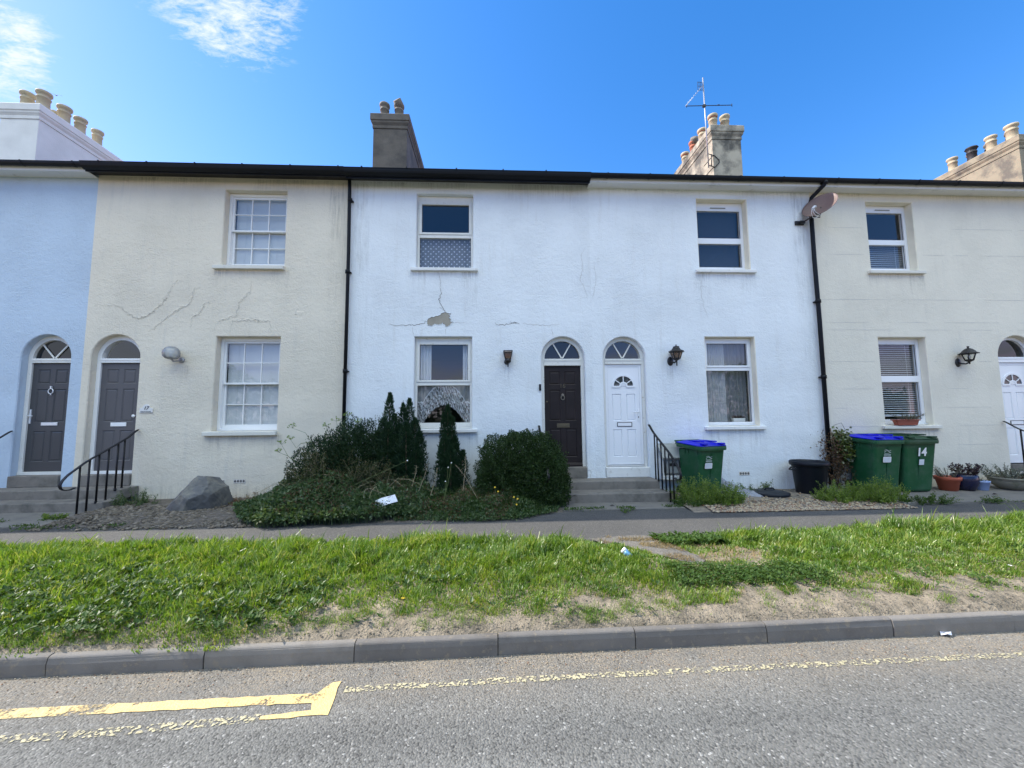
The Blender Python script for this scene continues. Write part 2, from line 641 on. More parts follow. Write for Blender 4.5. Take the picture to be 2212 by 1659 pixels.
# ------------------------------------------------------------------ palette
M = {}
M['white_render'] = render_mat('white_render', (0.78, 0.815, 0.82), (0.60, 0.59, 0.54))
M['white_render_b'] = render_mat('white_render_second', (0.78, 0.815, 0.82), (0.62, 0.61, 0.57))
M['cream_render'] = render_mat('cream_render', (0.735, 0.672, 0.545), (0.55, 0.53, 0.47), grain=1.1)
M['stone_render'] = render_mat('pale_stone_render', (0.735, 0.69, 0.575), (0.58, 0.56, 0.49), grain=0.6)
M['blue_render'] = render_mat('pale_blue_render', (0.50, 0.60, 0.70), (0.50, 0.56, 0.64))
M['reveal_cream_glow'] = pmat('cream_paint_sky_glow', (0.82, 0.77, 0.62), 0.85, var=0.05, vscale=5, bump=[(40, 0.4, 0.008)])  # older cream paint, with sky glow on the reveals put into its colour
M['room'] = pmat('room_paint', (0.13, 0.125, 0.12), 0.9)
M['upvc'] = pmat('white_upvc', (0.82, 0.83, 0.84), 0.32, spec=0.5, dirt=((0.60, 0.58, 0.52), 6, 0.62, 0.85))
M['old_white'] = pmat('weathered_white_paint', (0.74, 0.73, 0.68), 0.5, var=0.04, vscale=8, dirt=((0.40, 0.37, 0.32), 18, 0.60, 0.78))
M['peeling'] = pmat('peeling_white_paint', (0.72, 0.71, 0.66), 0.6, dirt=((0.45, 0.41, 0.33), 15, 0.60, 0.70), bump=[(14, 0.3, 0.004)])
M['sash_white'] = pmat('white_sash_paint', (0.82, 0.82, 0.80), 0.35)
M['sill_white'] = pmat('white_sill_paint', (0.76, 0.76, 0.73), 0.7, var=0.05, vscale=6, dirt=((0.52, 0.50, 0.45), 8, 0.58, 0.75), bump=[(60, 0.3, 0.004)])
M['sill_stone'] = pmat('stone_sill_paint', (0.68, 0.66, 0.58), 0.75, var=0.05, vscale=6, dirt=((0.5, 0.48, 0.42), 8, 0.6, 0.8), bump=[(60, 0.3, 0.004)])
M['glass'] = glass_mat('window_glass')
M['fan_glass'] = glass_mat('obscured_glass', 1.6, (0.25, 0.27, 0.28))
M['grey_door'] = pmat('slate_grey_door_paint', (0.105, 0.10, 0.105), 0.45, spec=0.35)
M['dark_door'] = pmat('charcoal_door_paint', (0.062, 0.062, 0.066), 0.42, spec=0.35)
M['brown_door'] = pmat('dark_brown_door_paint', (0.020, 0.014, 0.014), 0.5, spec=0.25, var=0.25, vscale=5, bump=[(30, 0.15, 0.002)])
M['white_door'] = pmat('white_door_skin', (0.82, 0.83, 0.85), 0.35)
M['chrome'] = pmat('chrome', (0.75, 0.76, 0.78), 0.35, metal=0.35)
M['brass'] = pmat('tarnished_brass', (0.13, 0.105, 0.07), 0.5, metal=0.7)
M['letter_white'] = pmat('white_letterbox', (0.85, 0.85, 0.85), 0.3)
M['black_gutter'] = pmat('black_gutter', (0.0045, 0.006, 0.009), 0.5, spec=0.22, var=0.3, vscale=2, dirt=((0.022, 0.024, 0.026), 5, 0.62, 0.85))
M['black_iron'] = pmat('black_iron_paint', (0.006, 0.006, 0.007), 0.45, spec=0.3, bump=[(50, 0.3, 0.003)], dirt=((0.06, 0.035, 0.02), 14, 0.68, 0.8))
M['fascia_white'] = pmat('white_fascia_board', (0.74, 0.74, 0.71), 0.55, dirt=((0.48, 0.47, 0.43), 4, 0.55, 0.8))
M['slate'] = pmat('roof_slate', (0.07, 0.072, 0.08), 0.65, var=0.25, vscale=6)
M['chimney_dark'] = pmat('sooty_render', (0.13, 0.115, 0.095), 0.9, var=0.3, vscale=2.0, dirt=((0.055, 0.052, 0.05), 1.3, 0.45, 0.7), bump=[(30, 0.5, 0.01)])
M['chimney_pale'] = pmat('weathered_chimney_render', (0.44, 0.395, 0.30), 0.9, var=0.12, vscale=2.2, dirt=((0.10, 0.095, 0.08), 1.4, 0.40, 0.58), bump=[(30, 0.5, 0.01)])
M['chimney_blue'] = pmat('blue_white_chimney_render', (0.74, 0.735, 0.69), 0.9, var=0.08, vscale=2.5, bump=[(30, 0.5, 0.01)])
M['chimney_tan'] = pmat('patchy_chimney_render', (0.29, 0.25, 0.175), 0.9, var=0.1, vscale=2.2, dirt=((0.14, 0.125, 0.10), 1.9, 0.47, 0.62), bump=[(30, 0.5, 0.01)])
M['pot_buff'] = pmat('buff_clay', (0.44, 0.375, 0.25), 0.8, var=0.12, vscale=5, dirt=((0.22, 0.2, 0.16), 4, 0.58, 0.8))
M['pot_red'] = pmat('red_clay', (0.42, 0.14, 0.075), 0.8, var=0.15, vscale=5, dirt=((0.1, 0.08, 0.07), 4, 0.55, 0.75))
M['pot_dark'] = pmat('sooted_clay', (0.17, 0.15, 0.12), 0.8, var=0.2, vscale=5)
M['pot_black'] = pmat('black_cowl', (0.02, 0.02, 0.022), 0.6)
M['concrete'] = pmat('old_concrete', (0.185, 0.17, 0.145), 0.9, var=0.12, vscale=4, dirt=((0.12, 0.115, 0.10), 5, 0.50, 0.72), bump=[(70, 0.5, 0.006), (9, 0.3, 0.01)])
M['step_stone'] = pmat('worn_step_concrete', (0.20, 0.18, 0.155), 0.9, var=0.15, vscale=4, dirt=((0.10, 0.095, 0.08), 3, 0.48, 0.70), bump=[(70, 0.5, 0.006), (8, 0.3, 0.01)])
M['plaster_bare'] = pmat('bare_grey_mortar', (0.34, 0.31, 0.25), 0.95, var=0.15, vscale=7, bump=[(50, 0.6, 0.006)])
M['crack'] = pmat('crack_shadow_gap', (0.20, 0.19, 0.175), 0.95)
M['crack_soft'] = pmat('hairline_crack', (0.50, 0.49, 0.46), 0.95)
M['crack_line'] = pmat('filler_line', (0.40, 0.39, 0.34), 0.95)
M['vent'] = pmat('air_brick_clay', (0.62, 0.58, 0.52), 0.9)
M['dark'] = pmat('dark_void', (0.012, 0.012, 0.012), 0.9)
M['bin_green'] = pmat('green_bin_plastic', (0.010, 0.078, 0.028), 0.48, spec=0.28, var=0.12, vscale=3, bump=[(90, 0.12, 0.002)], dirt=((0.050, 0.105, 0.065), 4, 0.46, 0.78))
M['bin_lid_green'] = pmat('dark_green_lid_plastic', (0.020, 0.062, 0.026), 0.5, spec=0.3, bump=[(90, 0.12, 0.002)], dirt=((0.06, 0.09, 0.06), 4, 0.58, 0.8))
M['bin_blue'] = pmat('blue_lid_plastic', (0.006, 0.007, 0.52), 0.42, spec=0.2, dirt=((0.05, 0.07, 0.36), 4, 0.48, 0.80))
M['bin_black'] = pmat('black_plastic', (0.005, 0.007, 0.011), 0.45, spec=0.28, var=0.2, vscale=4)
M['rubber'] = pmat('black_rubber', (0.012, 0.012, 0.013), 0.7)
M['sticker'] = pmat('pale_sticker', (0.62, 0.66, 0.70), 0.45, var=0.06, vscale=9)
M['sticker_white'] = pmat('white_vinyl', (0.8, 0.8, 0.8), 0.45)
M['emblem'] = pmat('grey_white_print', (0.55, 0.62, 0.58), 0.5)
M['meter_white'] = pmat('white_meter_plastic', (0.68, 0.68, 0.66), 0.5, dirt=((0.4, 0.39, 0.36), 6, 0.55, 0.8))
M['meter_grey'] = pmat('grey_meter_lid', (0.30, 0.31, 0.29), 0.6, var=0.1, vscale=6)
M['tarp'] = pmat('grey_tarpaulin', (0.27, 0.28, 0.31), 0.5, var=0.2, vscale=5)
M['terracotta'] = pmat('terracotta', (0.42, 0.10, 0.05), 0.7, var=0.12, vscale=6)
M['terracotta_brown'] = pmat('brown_plastic_trough', (0.30, 0.075, 0.045), 0.5)
M['navy'] = pmat('navy_glaze', (0.008, 0.009, 0.035), 0.22, spec=0.6)
M['pale_blue'] = pmat('pale_blue_plastic', (0.32, 0.42, 0.66), 0.4)
M['stone_pot'] = pmat('mossy_stone', (0.25, 0.235, 0.175), 0.9, var=0.15, vscale=5, dirt=((0.12, 0.13, 0.07), 5, 0.5, 0.65), bump=[(40, 0.5, 0.006)])
M['soil_dark'] = pmat('potting_soil', (0.035, 0.028, 0.02), 0.95, bump=[(50, 0.8, 0.01)])
M['rock'] = pmat('dark_boulder_rock', (0.115, 0.113, 0.108), 0.85, var=0.35, vscale=4, dirt=((0.26, 0.24, 0.19), 3.5, 0.50, 0.74), bump=[(22, 0.7, 0.015), (4, 0.4, 0.04)])
M['dish'] = pmat('brown_mesh_dish', (0.17, 0.115, 0.10), 0.5, var=0.06, vscale=6)
M['grey_metal'] = pmat('galvanised_metal', (0.36, 0.36, 0.37), 0.42, metal=0.6)
M['alu'] = pmat('dull_aluminium', (0.62, 0.62, 0.62), 0.35, metal=0.8)
M['cable'] = pmat('white_cable', (0.75, 0.75, 0.75), 0.5)
M['lamp_black'] = pmat('lamp_black', (0.014, 0.013, 0.013), 0.42)
M['lamp_glass'] = glass_mat('smoky_lamp_glass', 1.5, (0.62, 0.50, 0.42))
M['lamp_clear'] = glass_mat('clear_lamp_glass', 1.5, (0.86, 0.86, 0.84))
def globe_mat():
    m, nt, out = new_mat('frosted_globe_glass')
    d = N(nt, 'BsdfDiffuse'); d.inputs[0].default_value = (0.75, 0.76, 0.75, 1)
    t = N(nt, 'BsdfTransparent'); t.inputs[0].default_value = (0.8, 0.82, 0.82, 1)
    g = N(nt, 'BsdfGlossy', Roughness=0.12)
    a = N(nt, 'MixShader'); a.inputs[0].default_value = 0.38; L(nt, t, 0, a, 1); L(nt, d, 0, a, 2)
    f = N(nt, 'Fresnel', IOR=1.5)
    b = N(nt, 'MixShader'); L(nt, f, 0, b, 0); L(nt, a, 0, b, 1); L(nt, g, 0, b, 2)
    L(nt, b, 0, out, 0)
    return m
M['globe'] = globe_mat()
M['bulb'] = pmat('bulb_white', (0.8, 0.8, 0.76), 0.4)
M['sign_white'] = pmat('cream_ceramic_sign', (0.72, 0.71, 0.68), 0.45)
M['sign_ink'] = pmat('dark_sign_ink', (0.045, 0.05, 0.06), 0.5)
M['blind_white'] = pmat('white_blind_slats', (0.60, 0.62, 0.62), 0.5)
M['blind_grey'] = pmat('grey_blind_slats', (0.72, 0.76, 0.80), 0.45)
M['net'] = cloth_mat('sheer_net', (0.85, 0.87, 0.9), 0.62)
M['net_faint'] = cloth_mat('faint_voile', (0.5, 0.55, 0.65), 0.14)
M['net_thin'] = cloth_mat('thin_voile', (0.75, 0.78, 0.82), 0.34)
M['drape_white'] = cloth_mat('white_drape', (0.85, 0.87, 0.9), 0.95)
M['lace'] = cloth_mat('lace_net', (0.92, 0.94, 0.96), 0.42, 'lace')
M['spots'] = cloth_mat('spotted_net', (0.84, 0.86, 0.92), 0.34, 'spots')
M['paper'] = pmat('white_card', (0.78, 0.79, 0.82), 0.7, var=0.06, vscale=8, dirt=((0.16, 0.10, 0.10), 9, 0.60, 0.68))
M['can_white'] = pmat('can_white_paint', (0.82, 0.84, 0.85), 0.3, metal=0.2)
M['can_blue'] = pmat('can_blue_paint', (0.12, 0.30, 0.48), 0.3, metal=0.3)
M['wood_stem'] = pmat('brown_stem', (0.10, 0.07, 0.045), 0.9)
M['dry_stem'] = pmat('dry_pale_stem', (0.36, 0.29, 0.18), 0.9)
M['green_stem'] = pmat('green_stem', (0.14, 0.18, 0.06), 0.7)
M['gull'] = pmat('gull_feathers', (0.25, 0.27, 0.32), 0.8)
M['blossom_yellow'] = pmat('yellow_petal', (0.75, 0.52, 0.03), 0.6)
M['blossom_white'] = pmat('white_petal', (0.82, 0.82, 0.80), 0.6)

M['grass'] = leaf_mat('grass_blades', [(0.066, 0.135, 0.012), (0.110, 0.21, 0.018), (0.158, 0.28, 0.030), (0.215, 0.32, 0.052), (0.36, 0.38, 0.14)], 0.45, 0.042, 0.38, patch=3.2)
M['grass_dry'] = leaf_mat('dry_grass', [(0.26, 0.19, 0.09), (0.36, 0.26, 0.13), (0.44, 0.34, 0.19)], 0.3, 0.03)
M['clover'] = leaf_mat('broad_weed_leaves', [(0.045, 0.095, 0.015), (0.065, 0.125, 0.022), (0.10, 0.165, 0.035)], 0.4, 0.03, 0.42)
M['yew'] = leaf_mat('dark_evergreen_leaves', [(0.012, 0.032, 0.012), (0.020, 0.048, 0.016), (0.036, 0.070, 0.024)], 0.22, 0.035, 0.4)
M['twiggy'] = leaf_mat('olive_twiggy_leaves', [(0.050, 0.065, 0.022), (0.075, 0.095, 0.034), (0.11, 0.12, 0.05), (0.12, 0.085, 0.04)], 0.3, 0.03)
M['box'] = leaf_mat('box_leaves', [(0.014, 0.034, 0.008), (0.026, 0.056, 0.012), (0.050, 0.092, 0.020)], 0.25, 0.03, 0.4)
M['conifer'] = leaf_mat('conifer_sprays', [(0.012, 0.034, 0.018), (0.022, 0.054, 0.024), (0.038, 0.080, 0.032)], 0.25, 0.03, 0.4)
M['bramble'] = leaf_mat('bramble_leaves', [(0.036, 0.074, 0.020), (0.062, 0.115, 0.032), (0.105, 0.165, 0.060), (0.16, 0.19, 0.10)], 0.3, 0.04, 0.4)
M['weed'] = leaf_mat('yellow_green_weed', [(0.10, 0.18, 0.022), (0.17, 0.26, 0.035), (0.25, 0.34, 0.07)], 0.4, 0.03, 0.4)
M['brown_leaf'] = leaf_mat('withered_leaves', [(0.10, 0.05, 0.025), (0.15, 0.085, 0.045), (0.09, 0.075, 0.04)], 0.25, 0.03)
M['sedum'] = leaf_mat('red_brown_stems', [(0.17, 0.055, 0.035), (0.23, 0.10, 0.045), (0.13, 0.12, 0.045)], 0.25, 0.05)
M['purple_leaf'] = leaf_mat('purple_dark_leaves', [(0.025, 0.010, 0.016), (0.045, 0.016, 0.022), (0.06, 0.035, 0.03)], 0.2, 0.06)
M['silver_leaf'] = leaf_mat('grey_green_leaves', [(0.13, 0.15, 0.12), (0.18, 0.20, 0.16), (0.11, 0.13, 0.09)], 0.25, 0.05)
M['ivy'] = leaf_mat('ivy_leaves', [(0.06, 0.10, 0.018), (0.11, 0.15, 0.025), (0.15, 0.18, 0.045), (0.05, 0.06, 0.02)], 0.3, 0.08, 0.35)

def asphalt_mat(name, base, cell, speck, dust=None, bump=0.5, traffic=False):
    m, nt, out = new_mat(name)
    b = N(nt, 'BsdfPrincipled', Roughness=0.88)
    b.inputs['Specular IOR Level'].default_value = 0.3
    vec = coords(nt)
    v = N(nt, 'TexVoronoi', Scale=cell); L(nt, vec, 0, v, 'Vector')
    sep = N(nt, 'SeparateColor'); L(nt, v, 'Color', sep, 0)
    lo = tuple(c * 0.50 for c in base); hi = tuple(c * 1.35 for c in base)
    r = ramp(nt, [(0.0, lo), (0.25, tuple(c * 0.88 for c in base)), (0.85, tuple(c * 1.12 for c in base)), (0.975, hi), (0.998, speck)])
    L(nt, sep, 0, r, 0)
    n1 = noise(nt, vec, 0.9, 5)
    r1 = ramp(nt, [(0.3, 0.86), (0.7, 1.12)]); L(nt, n1, 0, r1, 0)
    mul = mix(nt, (r, 0), (r1, 0), 1.0, 'MULTIPLY')
    re = ramp(nt, [(0.0, 1.0), (0.75, 0.78), (1.0, 0.45)]); L(nt, v, 'Distance', re, 0)
    mul2 = mix(nt, (mul, 2), (re, 0), 0.6, 'MULTIPLY')
    src = (mul2, 2)
    if traffic:      # bands polished by tyres, running along the carriageway
        vt_ = coords(nt, (0.12, 1.3, 1.0))
        nt_ = noise(nt, vt_, 1.5, 4, 0.55)
        rt_ = ramp(nt, [(0.32, 0.82), (0.68, 1.14)]); L(nt, nt_, 0, rt_, 0)
        mt_ = mix(nt, src, (rt_, 0), 1.0, 'MULTIPLY'); src = (mt_, 2)
    # oil spots and tar patches
    n3 = noise(nt, vec, 2.3, 4, 0.6)
    r3 = ramp(nt, [(0.70, 0.0), (0.78, 0.35)]); L(nt, n3, 0, r3, 0)
    mo = mix(nt, src, tuple(c * 0.4 for c in base), (r3, 0)); src = (mo, 2)
    if dust:
        dcol, y0, y1, amt = dust
        sp = N(nt, 'SeparateXYZ'); L(nt, vec, 0, sp, 0)
        mr = N(nt, 'MapRange'); mr.interpolation_type = 'SMOOTHSTEP'
        mr.inputs['From Min'].default_value = y0; mr.inputs['From Max'].default_value = y1
        L(nt, sp, 1, mr, 0)
        n2 = noise(nt, vec, 3.0, 7, 0.7)
        r2 = ramp(nt, [(0.30, 0.2), (0.65, 1.0)]); L(nt, n2, 0, r2, 0)
        n4 = noise(nt, vec, 60, 3, 0.7)
        r4 = ramp(nt, [(0.40, 0.15), (0.58, 1.0)]); L(nt, n4, 0, r4, 0)
        mm = N(nt, 'Math'); mm.operation = 'MULTIPLY'; L(nt, mr, 0, mm, 0); L(nt, r2, 0, mm, 1)
        mm1 = N(nt, 'Math'); mm1.operation = 'MULTIPLY'; L(nt, mm, 0, mm1, 0); L(nt, r4, 0, mm1, 1)
        mm2 = N(nt, 'Math'); mm2.operation = 'MULTIPLY'; L(nt, mm1, 0, mm2, 0); mm2.inputs[1].default_value = amt
        mx = mix(nt, src, dcol, (mm2, 0)); src = (mx, 2)
    nt.links.new(src[0].outputs[src[1]], b.inputs['Base Color'])
    inv = N(nt, 'Math'); inv.operation = 'SUBTRACT'; inv.inputs[0].default_value = 1.0; L(nt, v, 'Distance', inv, 1)
    bp = N(nt, 'Bump', Strength=bump, Distance=0.010); L(nt, inv, 0, bp, 'Height')
    L(nt, bp, 0, b, 'Normal')
    L(nt, b, 0, out, 0)
    return m

M['road'] = asphalt_mat('road_chippings', (0.178, 0.174, 0.158), 92, (0.40, 0.39, 0.36), ((0.29, 0.235, 0.165), 2.2, 2.85, 0.9), 0.6, True)
M['pave'] = asphalt_mat('pavement_asphalt', (0.104, 0.100, 0.094), 130, (0.24, 0.23, 0.21), None, 0.5)
M['dusty'] = asphalt_mat('dusty_worn_path', (0.175, 0.160, 0.138), 130, (0.30, 0.28, 0.25), None, 0.5)
M['soil'] = pmat('sandy_verge_soil', (0.28, 0.228, 0.160), 0.95, var=0.25, vscale=5, dirt=((0.13, 0.11, 0.075), 9, 0.46, 0.66), bump=[(70, 1.0, 0.018), (14, 0.7, 0.04)])
M['bed'] = pmat('garden_bed_soil', (0.12, 0.10, 0.08), 0.95, var=0.3, vscale=6, dirt=((0.22, 0.20, 0.17), 16, 0.52, 0.68), bump=[(60, 0.9, 0.012), (12, 0.5, 0.02)])
M['gravel_bed'] = pmat('gravel_bed', (0.24, 0.20, 0.15), 0.95, var=0.3, vscale=12, dirt=((0.10, 0.085, 0.06), 8, 0.48, 0.66), bump=[(60, 0.9, 0.012)])
M['kerb'] = pmat('kerb_concrete', (0.185, 0.170, 0.152), 0.9, var=0.12, vscale=3, dirt=((0.12, 0.108, 0.095), 4, 0.48, 0.72), bump=[(120, 0.5, 0.004), (10, 0.25, 0.01)])
kd_m = M['kerb']; kd_nt = kd_m.node_tree; kd_b = [n for n in kd_nt.nodes if n.type == 'BSDF_PRINCIPLED'][0]
kd_l = kd_b.inputs['Base Color'].links[0]; kd_src = kd_l.from_socket
kd_g = N(kd_nt, 'NewGeometry'); kd_r = ramp(kd_nt, [(0.0, (0.80, 0.79, 0.78)), (0.5, (1, 1, 1)), (1.0, (1.16, 1.14, 1.10))]); kd_nt.links.new(kd_g.outputs['Random Per Island'], kd_r.inputs[0])
kd_x = N(kd_nt, 'Mix'); kd_x.data_type = 'RGBA'; kd_x.blend_type = 'MULTIPLY'; kd_x.inputs[0].default_value = 1.0
kd_nt.links.new(kd_src, kd_x.inputs[6]); L(kd_nt, kd_r, 0, kd_x, 7)
kd_v = coords(kd_nt); kd_n = noise(kd_nt, kd_v, 16, 6, 0.7); kd_q = ramp(kd_nt, [(0.55, 0.0), (0.66, 0.75)]); L(kd_nt, kd_n, 0, kd_q, 0)
kd_y = mix(kd_nt, (kd_x, 2), (0.26, 0.215, 0.155), (kd_q, 0)); kd_nt.links.new(kd_y.outputs[2], kd_b.inputs['Base Color'])
M['ground'] = pmat('rough_ground', (0.16, 0.16, 0.09), 0.95, var=0.3, vscale=0.5)

def paint_mat(name, col, lo, hi, speck=False):
    m, nt, out = new_mat(name)
    b = N(nt, 'BsdfPrincipled', Roughness=0.75)
    vec = coords(nt)
    n0 = noise(nt, vec, 30, 4)
    r0 = ramp(nt, [(0.3, tuple(c * 0.88 for c in col)), (0.7, tuple(c * 1.05 for c in col))]); L(nt, n0, 0, r0, 0)
    L(nt, r0, 0, b, 'Base Color')
    v = N(nt, 'TexVoronoi', Scale=85.0); L(nt, vec, 0, v, 'Vector')
    bp = N(nt, 'Bump', Strength=0.5, Distance=0.006); bp.invert = True
    L(nt, v, 'Distance', bp, 'Height'); L(nt, bp, 0, b, 'Normal')
    n1 = noise(nt, vec, 5, 8, 0.72)
    n2 = noise(nt, vec, 70, 2, 0.6)
    ad = N(nt, 'Math'); ad.operation = 'MULTIPLY_ADD'; L(nt, n2, 0, ad, 0); ad.inputs[1].default_value = 0.35
    L(nt, n1, 0, ad, 2)
    if speck:      # only the tops of the chippings keep their paint
        sc_ = N(nt, 'SeparateColor'); L(nt, v, 'Color', sc_, 0)
        ad = N(nt, 'Math'); ad.operation = 'MULTIPLY_ADD'; L(nt, n1, 0, ad, 0); ad.inputs[1].default_value = 0.9; L(nt, sc_, 0, ad, 2)
    r = ramp(nt, [(lo, 1.0), (hi, 0.0)]); L(nt, ad, 0, r, 0)
    t = N(nt, 'BsdfTransparent')
    mx = N(nt, 'MixShader'); L(nt, r, 0, mx, 0); L(nt, t, 0, mx, 1); L(nt, b, 0, mx, 2)
    L(nt, mx, 0, out, 0)
    return m
M['yellow'] = paint_mat('yellow_road_paint', (0.70, 0.50, 0.21), 0.74, 0.84)
M['yellow_worn'] = paint_mat('worn_yellow_paint', (0.66, 0.49, 0.22), 0.62, 0.74)
M['yellow_ghost'] = paint_mat('almost_gone_yellow_paint', (0.50, 0.44, 0.27), 0.70, 0.84, True)

# ------------------------------------------------------------------ the ground
def vgrid(seed, n=64):
    return np.random.default_rng(seed).random((n, n))
def vnoise(x, y, scale, seed=1):
    g = vgrid(seed); n = g.shape[0]
    u = np.asarray(x) / scale + 1000.0; v = np.asarray(y) / scale + 1000.0
    i = np.floor(u).astype(int); j = np.floor(v).astype(int)
    fu = u - i; fv = v - j
    fu = fu * fu * (3 - 2 * fu); fv = fv * fv * (3 - 2 * fv)
    a = g[i % n, j % n]; b = g[(i + 1) % n, j % n]; c = g[i % n, (j + 1) % n]; d = g[(i + 1) % n, (j + 1) % n]
    return (a * (1 - fu) + b * fu) * (1 - fv) + (c * (1 - fu) + d * fu) * fv

def sheet(name, x0, x1, nx, ylo, yhi, ny, zf, mat):
    xs = np.linspace(x0, x1, nx + 1)
    t = np.linspace(0, 1, ny + 1)
    X = np.repeat(xs[:, None], ny + 1, 1)
    lo = np.vectorize(ylo)(xs) if callable(ylo) else np.full(nx + 1, ylo)
    hi = np.vectorize(yhi)(xs) if callable(yhi) else np.full(nx + 1, yhi)
    Y = lo[:, None] + (hi - lo)[:, None] * t[None, :]
    Z = zf(X, Y, np.repeat(t[None, :], nx + 1, 0))
    v = np.stack([X, Y, Z], 2).reshape(-1, 3)
    i = np.arange(nx)[:, None] * (ny + 1) + np.arange(ny)[None, :]
    i = i.ravel()[:, None]
    f = np.concatenate([i, i + ny + 1, i + ny + 2, i + 1], 1)
    return tag(np_obj(name, v, f, mat, smooth=True), kind='structure')

def kerb_y(x): return 2.875 + 0.0135 * x
G0 = MB(); G0.quad((-400, -400, -0.06), (400, -400, -0.06), (400, 400, -0.06), (-400, 400, -0.06))
tag(G0.build('ground', M['ground']), kind='structure')
rd = MB(); rd.quad((-80, -5.2, 0), (80, -5.2, 0), (80, kerb_y(80), 0), (-80, kerb_y(-80), 0))
tag(rd.build('road', M['road']), kind='structure')

# kerb: rounded stones with open joints
kb = MB()
def kerb_prof(y):
    p = [(0, -0.04), (0, 0.075)]
    for k in range(5):
        a = k / 4 * PI / 2
        p.append((0.022 + 0.0 - 0.022 * math.cos(a) + 0.006, 0.100 + 0.022 * math.sin(a)))
    p += [(0.125, 0.124), (0.125, -0.04)]
    return [(y + a, b) for a, b in p]
jx = [-2.965 + 0.996 * i for i in range(-14, 22)]
for i, (a, b) in enumerate(zip(jx[:-1], jx[1:])):
    o = random.uniform(-0.004, 0.004); dz = random.uniform(-0.004, 0.003)
    g = 0.004
    pa = [(y + o, z + dz) for y, z in kerb_prof(kerb_y(a))]
    pb = [(y + o + random.uniform(-.003, .003), z + dz) for y, z in kerb_prof(kerb_y(b))]
    loops = [[(a + g, p[0], p[1]) for p in pa], [(b - g, p[0], p[1]) for p in pb]]
    kb.loft(loops)
for a in jx:
    kb.box(a - 0.01, a + 0.01, kerb_y(a) + 0.015, kerb_y(a) + 0.12, -0.03, 0.10)
kb_o = kb.build('kerb', M['kerb'])
tag(kb_o, kind='structure')
# pavement
tag(sheet('pavement', -14, 16, 120, 4.35, lambda x: 6.75, 20, lambda X, Y, T: 0.13 + 0.004 * (vnoise(X, Y, 0.9, 3) - .5) + 0.0 * T, M['pave']))

def verge_back(x): return float(np.interp(x, [-14, -6, -3.4, 0.2, 1.5, 2.1, 3.9, 8, 16], [4.95, 4.95, 4.95, 4.80, 4.62, 4.70, 4.85, 5.25, 5.9]))
def verge_z(x, y):
    x = np.asarray(x, float); y = np.asarray(y, float)
    lo = 2.875 + 0.0135 * x + 0.050
    hi = np.interp(x, [-14, -6, -3.4, 0.2, 1.5, 2.1, 3.9, 8, 16], [4.95, 4.95, 4.95, 4.80, 4.62, 4.70, 4.85, 5.25, 5.9])
    t = np.clip((y - lo) / (hi - lo), 0, 1)
    b = np.sin(np.clip(t, 0, 1) * PI) ** 0.6
    k = np.clip((y - lo) / 0.10, 0, 1)
    k2 = np.clip((y - lo) / 0.035, 0, 1)
    return 0.116 + 0.014 * k2 + 0.008 * k + b * (0.045 + 0.035 * vnoise(x, y, 0.55, 5) + 0.014 * vnoise(x, y, 0.12, 6)) + k * (0.012 * vnoise(x, y, 0.07, 8) + 0.012 * vnoise(x, y, 0.035, 9))
sheet('verge', -11, 13, 620, lambda x: kerb_y(x) + 0.050, verge_back, 70, lambda X, Y, T: verge_z(X, Y), M['soil'])

# trodden path through the verge
pp = [(1.15, 4.88), (1.40, 4.62), (1.54, 4.34), (1.68, 4.10), (1.86, 3.90), (2.04, 3.84), (2.16, 3.98), (2.10, 4.22), (2.06, 4.44), (2.12, 4.64), (2.30, 4.86), (1.8, 4.98)]
pm = MB()
cxp, cyp = 1.85, 4.5
ring = []
for i in range(len(pp)):
    a = Vector((*pp[i], 0)); b = Vector((*pp[(i + 1) % len(pp)], 0))
    for k in range(4):
        p = a.lerp(b, k / 4); ring.append((p.x + random.uniform(-.02, .02), p.y + random.uniform(-.02, .02)))
loops = []
for s in (1.0, 0.82, 0.6, 0.35, 0.12):
    lp = []
    for (x, y) in ring:
        xx = cxp + (x - cxp) * s; yy = cyp + (y - cyp) * s
        lp.append((xx, yy, max(float(verge_z(xx, yy)), 0.135) + 0.010 + 0.008 * (1 - s)))
    loops.append(lp)
pm.smooth = True
pm.loft(loops, cap0=False, cap1=True)
tag(pm.build('path', M['dusty']), kind='structure')

# garden beds, gravel and slabs in front of the houses
sheet('garden_soil', -6.62, 1.12, 120, lambda x: 5.98 + 0.10 * math.sin(x * 1.7) + (0.25 if x > -1 else 0) * min(1, x + 1), 7.69, 24,
      lambda X, Y, T: 0.128 + 0.06 * np.clip(T * 3, 0, 1) + 0.02 * vnoise(X, Y, 0.2, 11) * np.clip(T * 6, 0, 1), M['bed'])
sheet('gravel_bed', 3.2, 6.95, 80, lambda x: 6.12 + 0.05 * math.sin(x * 2.1), 7.69, 24,
      lambda X, Y, T: 0.128 + 0.04 * np.clip(T * 3, 0, 1) + 0.015 * vnoise(X, Y, 0.15, 12) * np.clip(T * 6, 0, 1), M['gravel_bed'])
sl_ = MB()
sl_.box(6.96, 9.2, 6.36, 7.695, 0.05, 0.168); sl_.box(9.206, 12.4, 6.36, 7.695, 0.05, 0.166)
tag(sl_.build('forecourt', M['concrete'], bevel=0.008), kind='structure')
sl2 = MB()
sl2.box(1.13, 2.1, 6.40, 6.90, 0.08, 0.150); sl2.box(2.107, 3.19, 6.42, 6.90, 0.08, 0.147)
sl2.box(-10.6, -8.4, 6.05, 7.3, 0.08, 0.148); sl2.box(-8.393, -6.64, 6.08, 7.3, 0.08, 0.150)
tag(sl2.build('paving_slabs', M['concrete'], bevel=0.006), kind='structure')

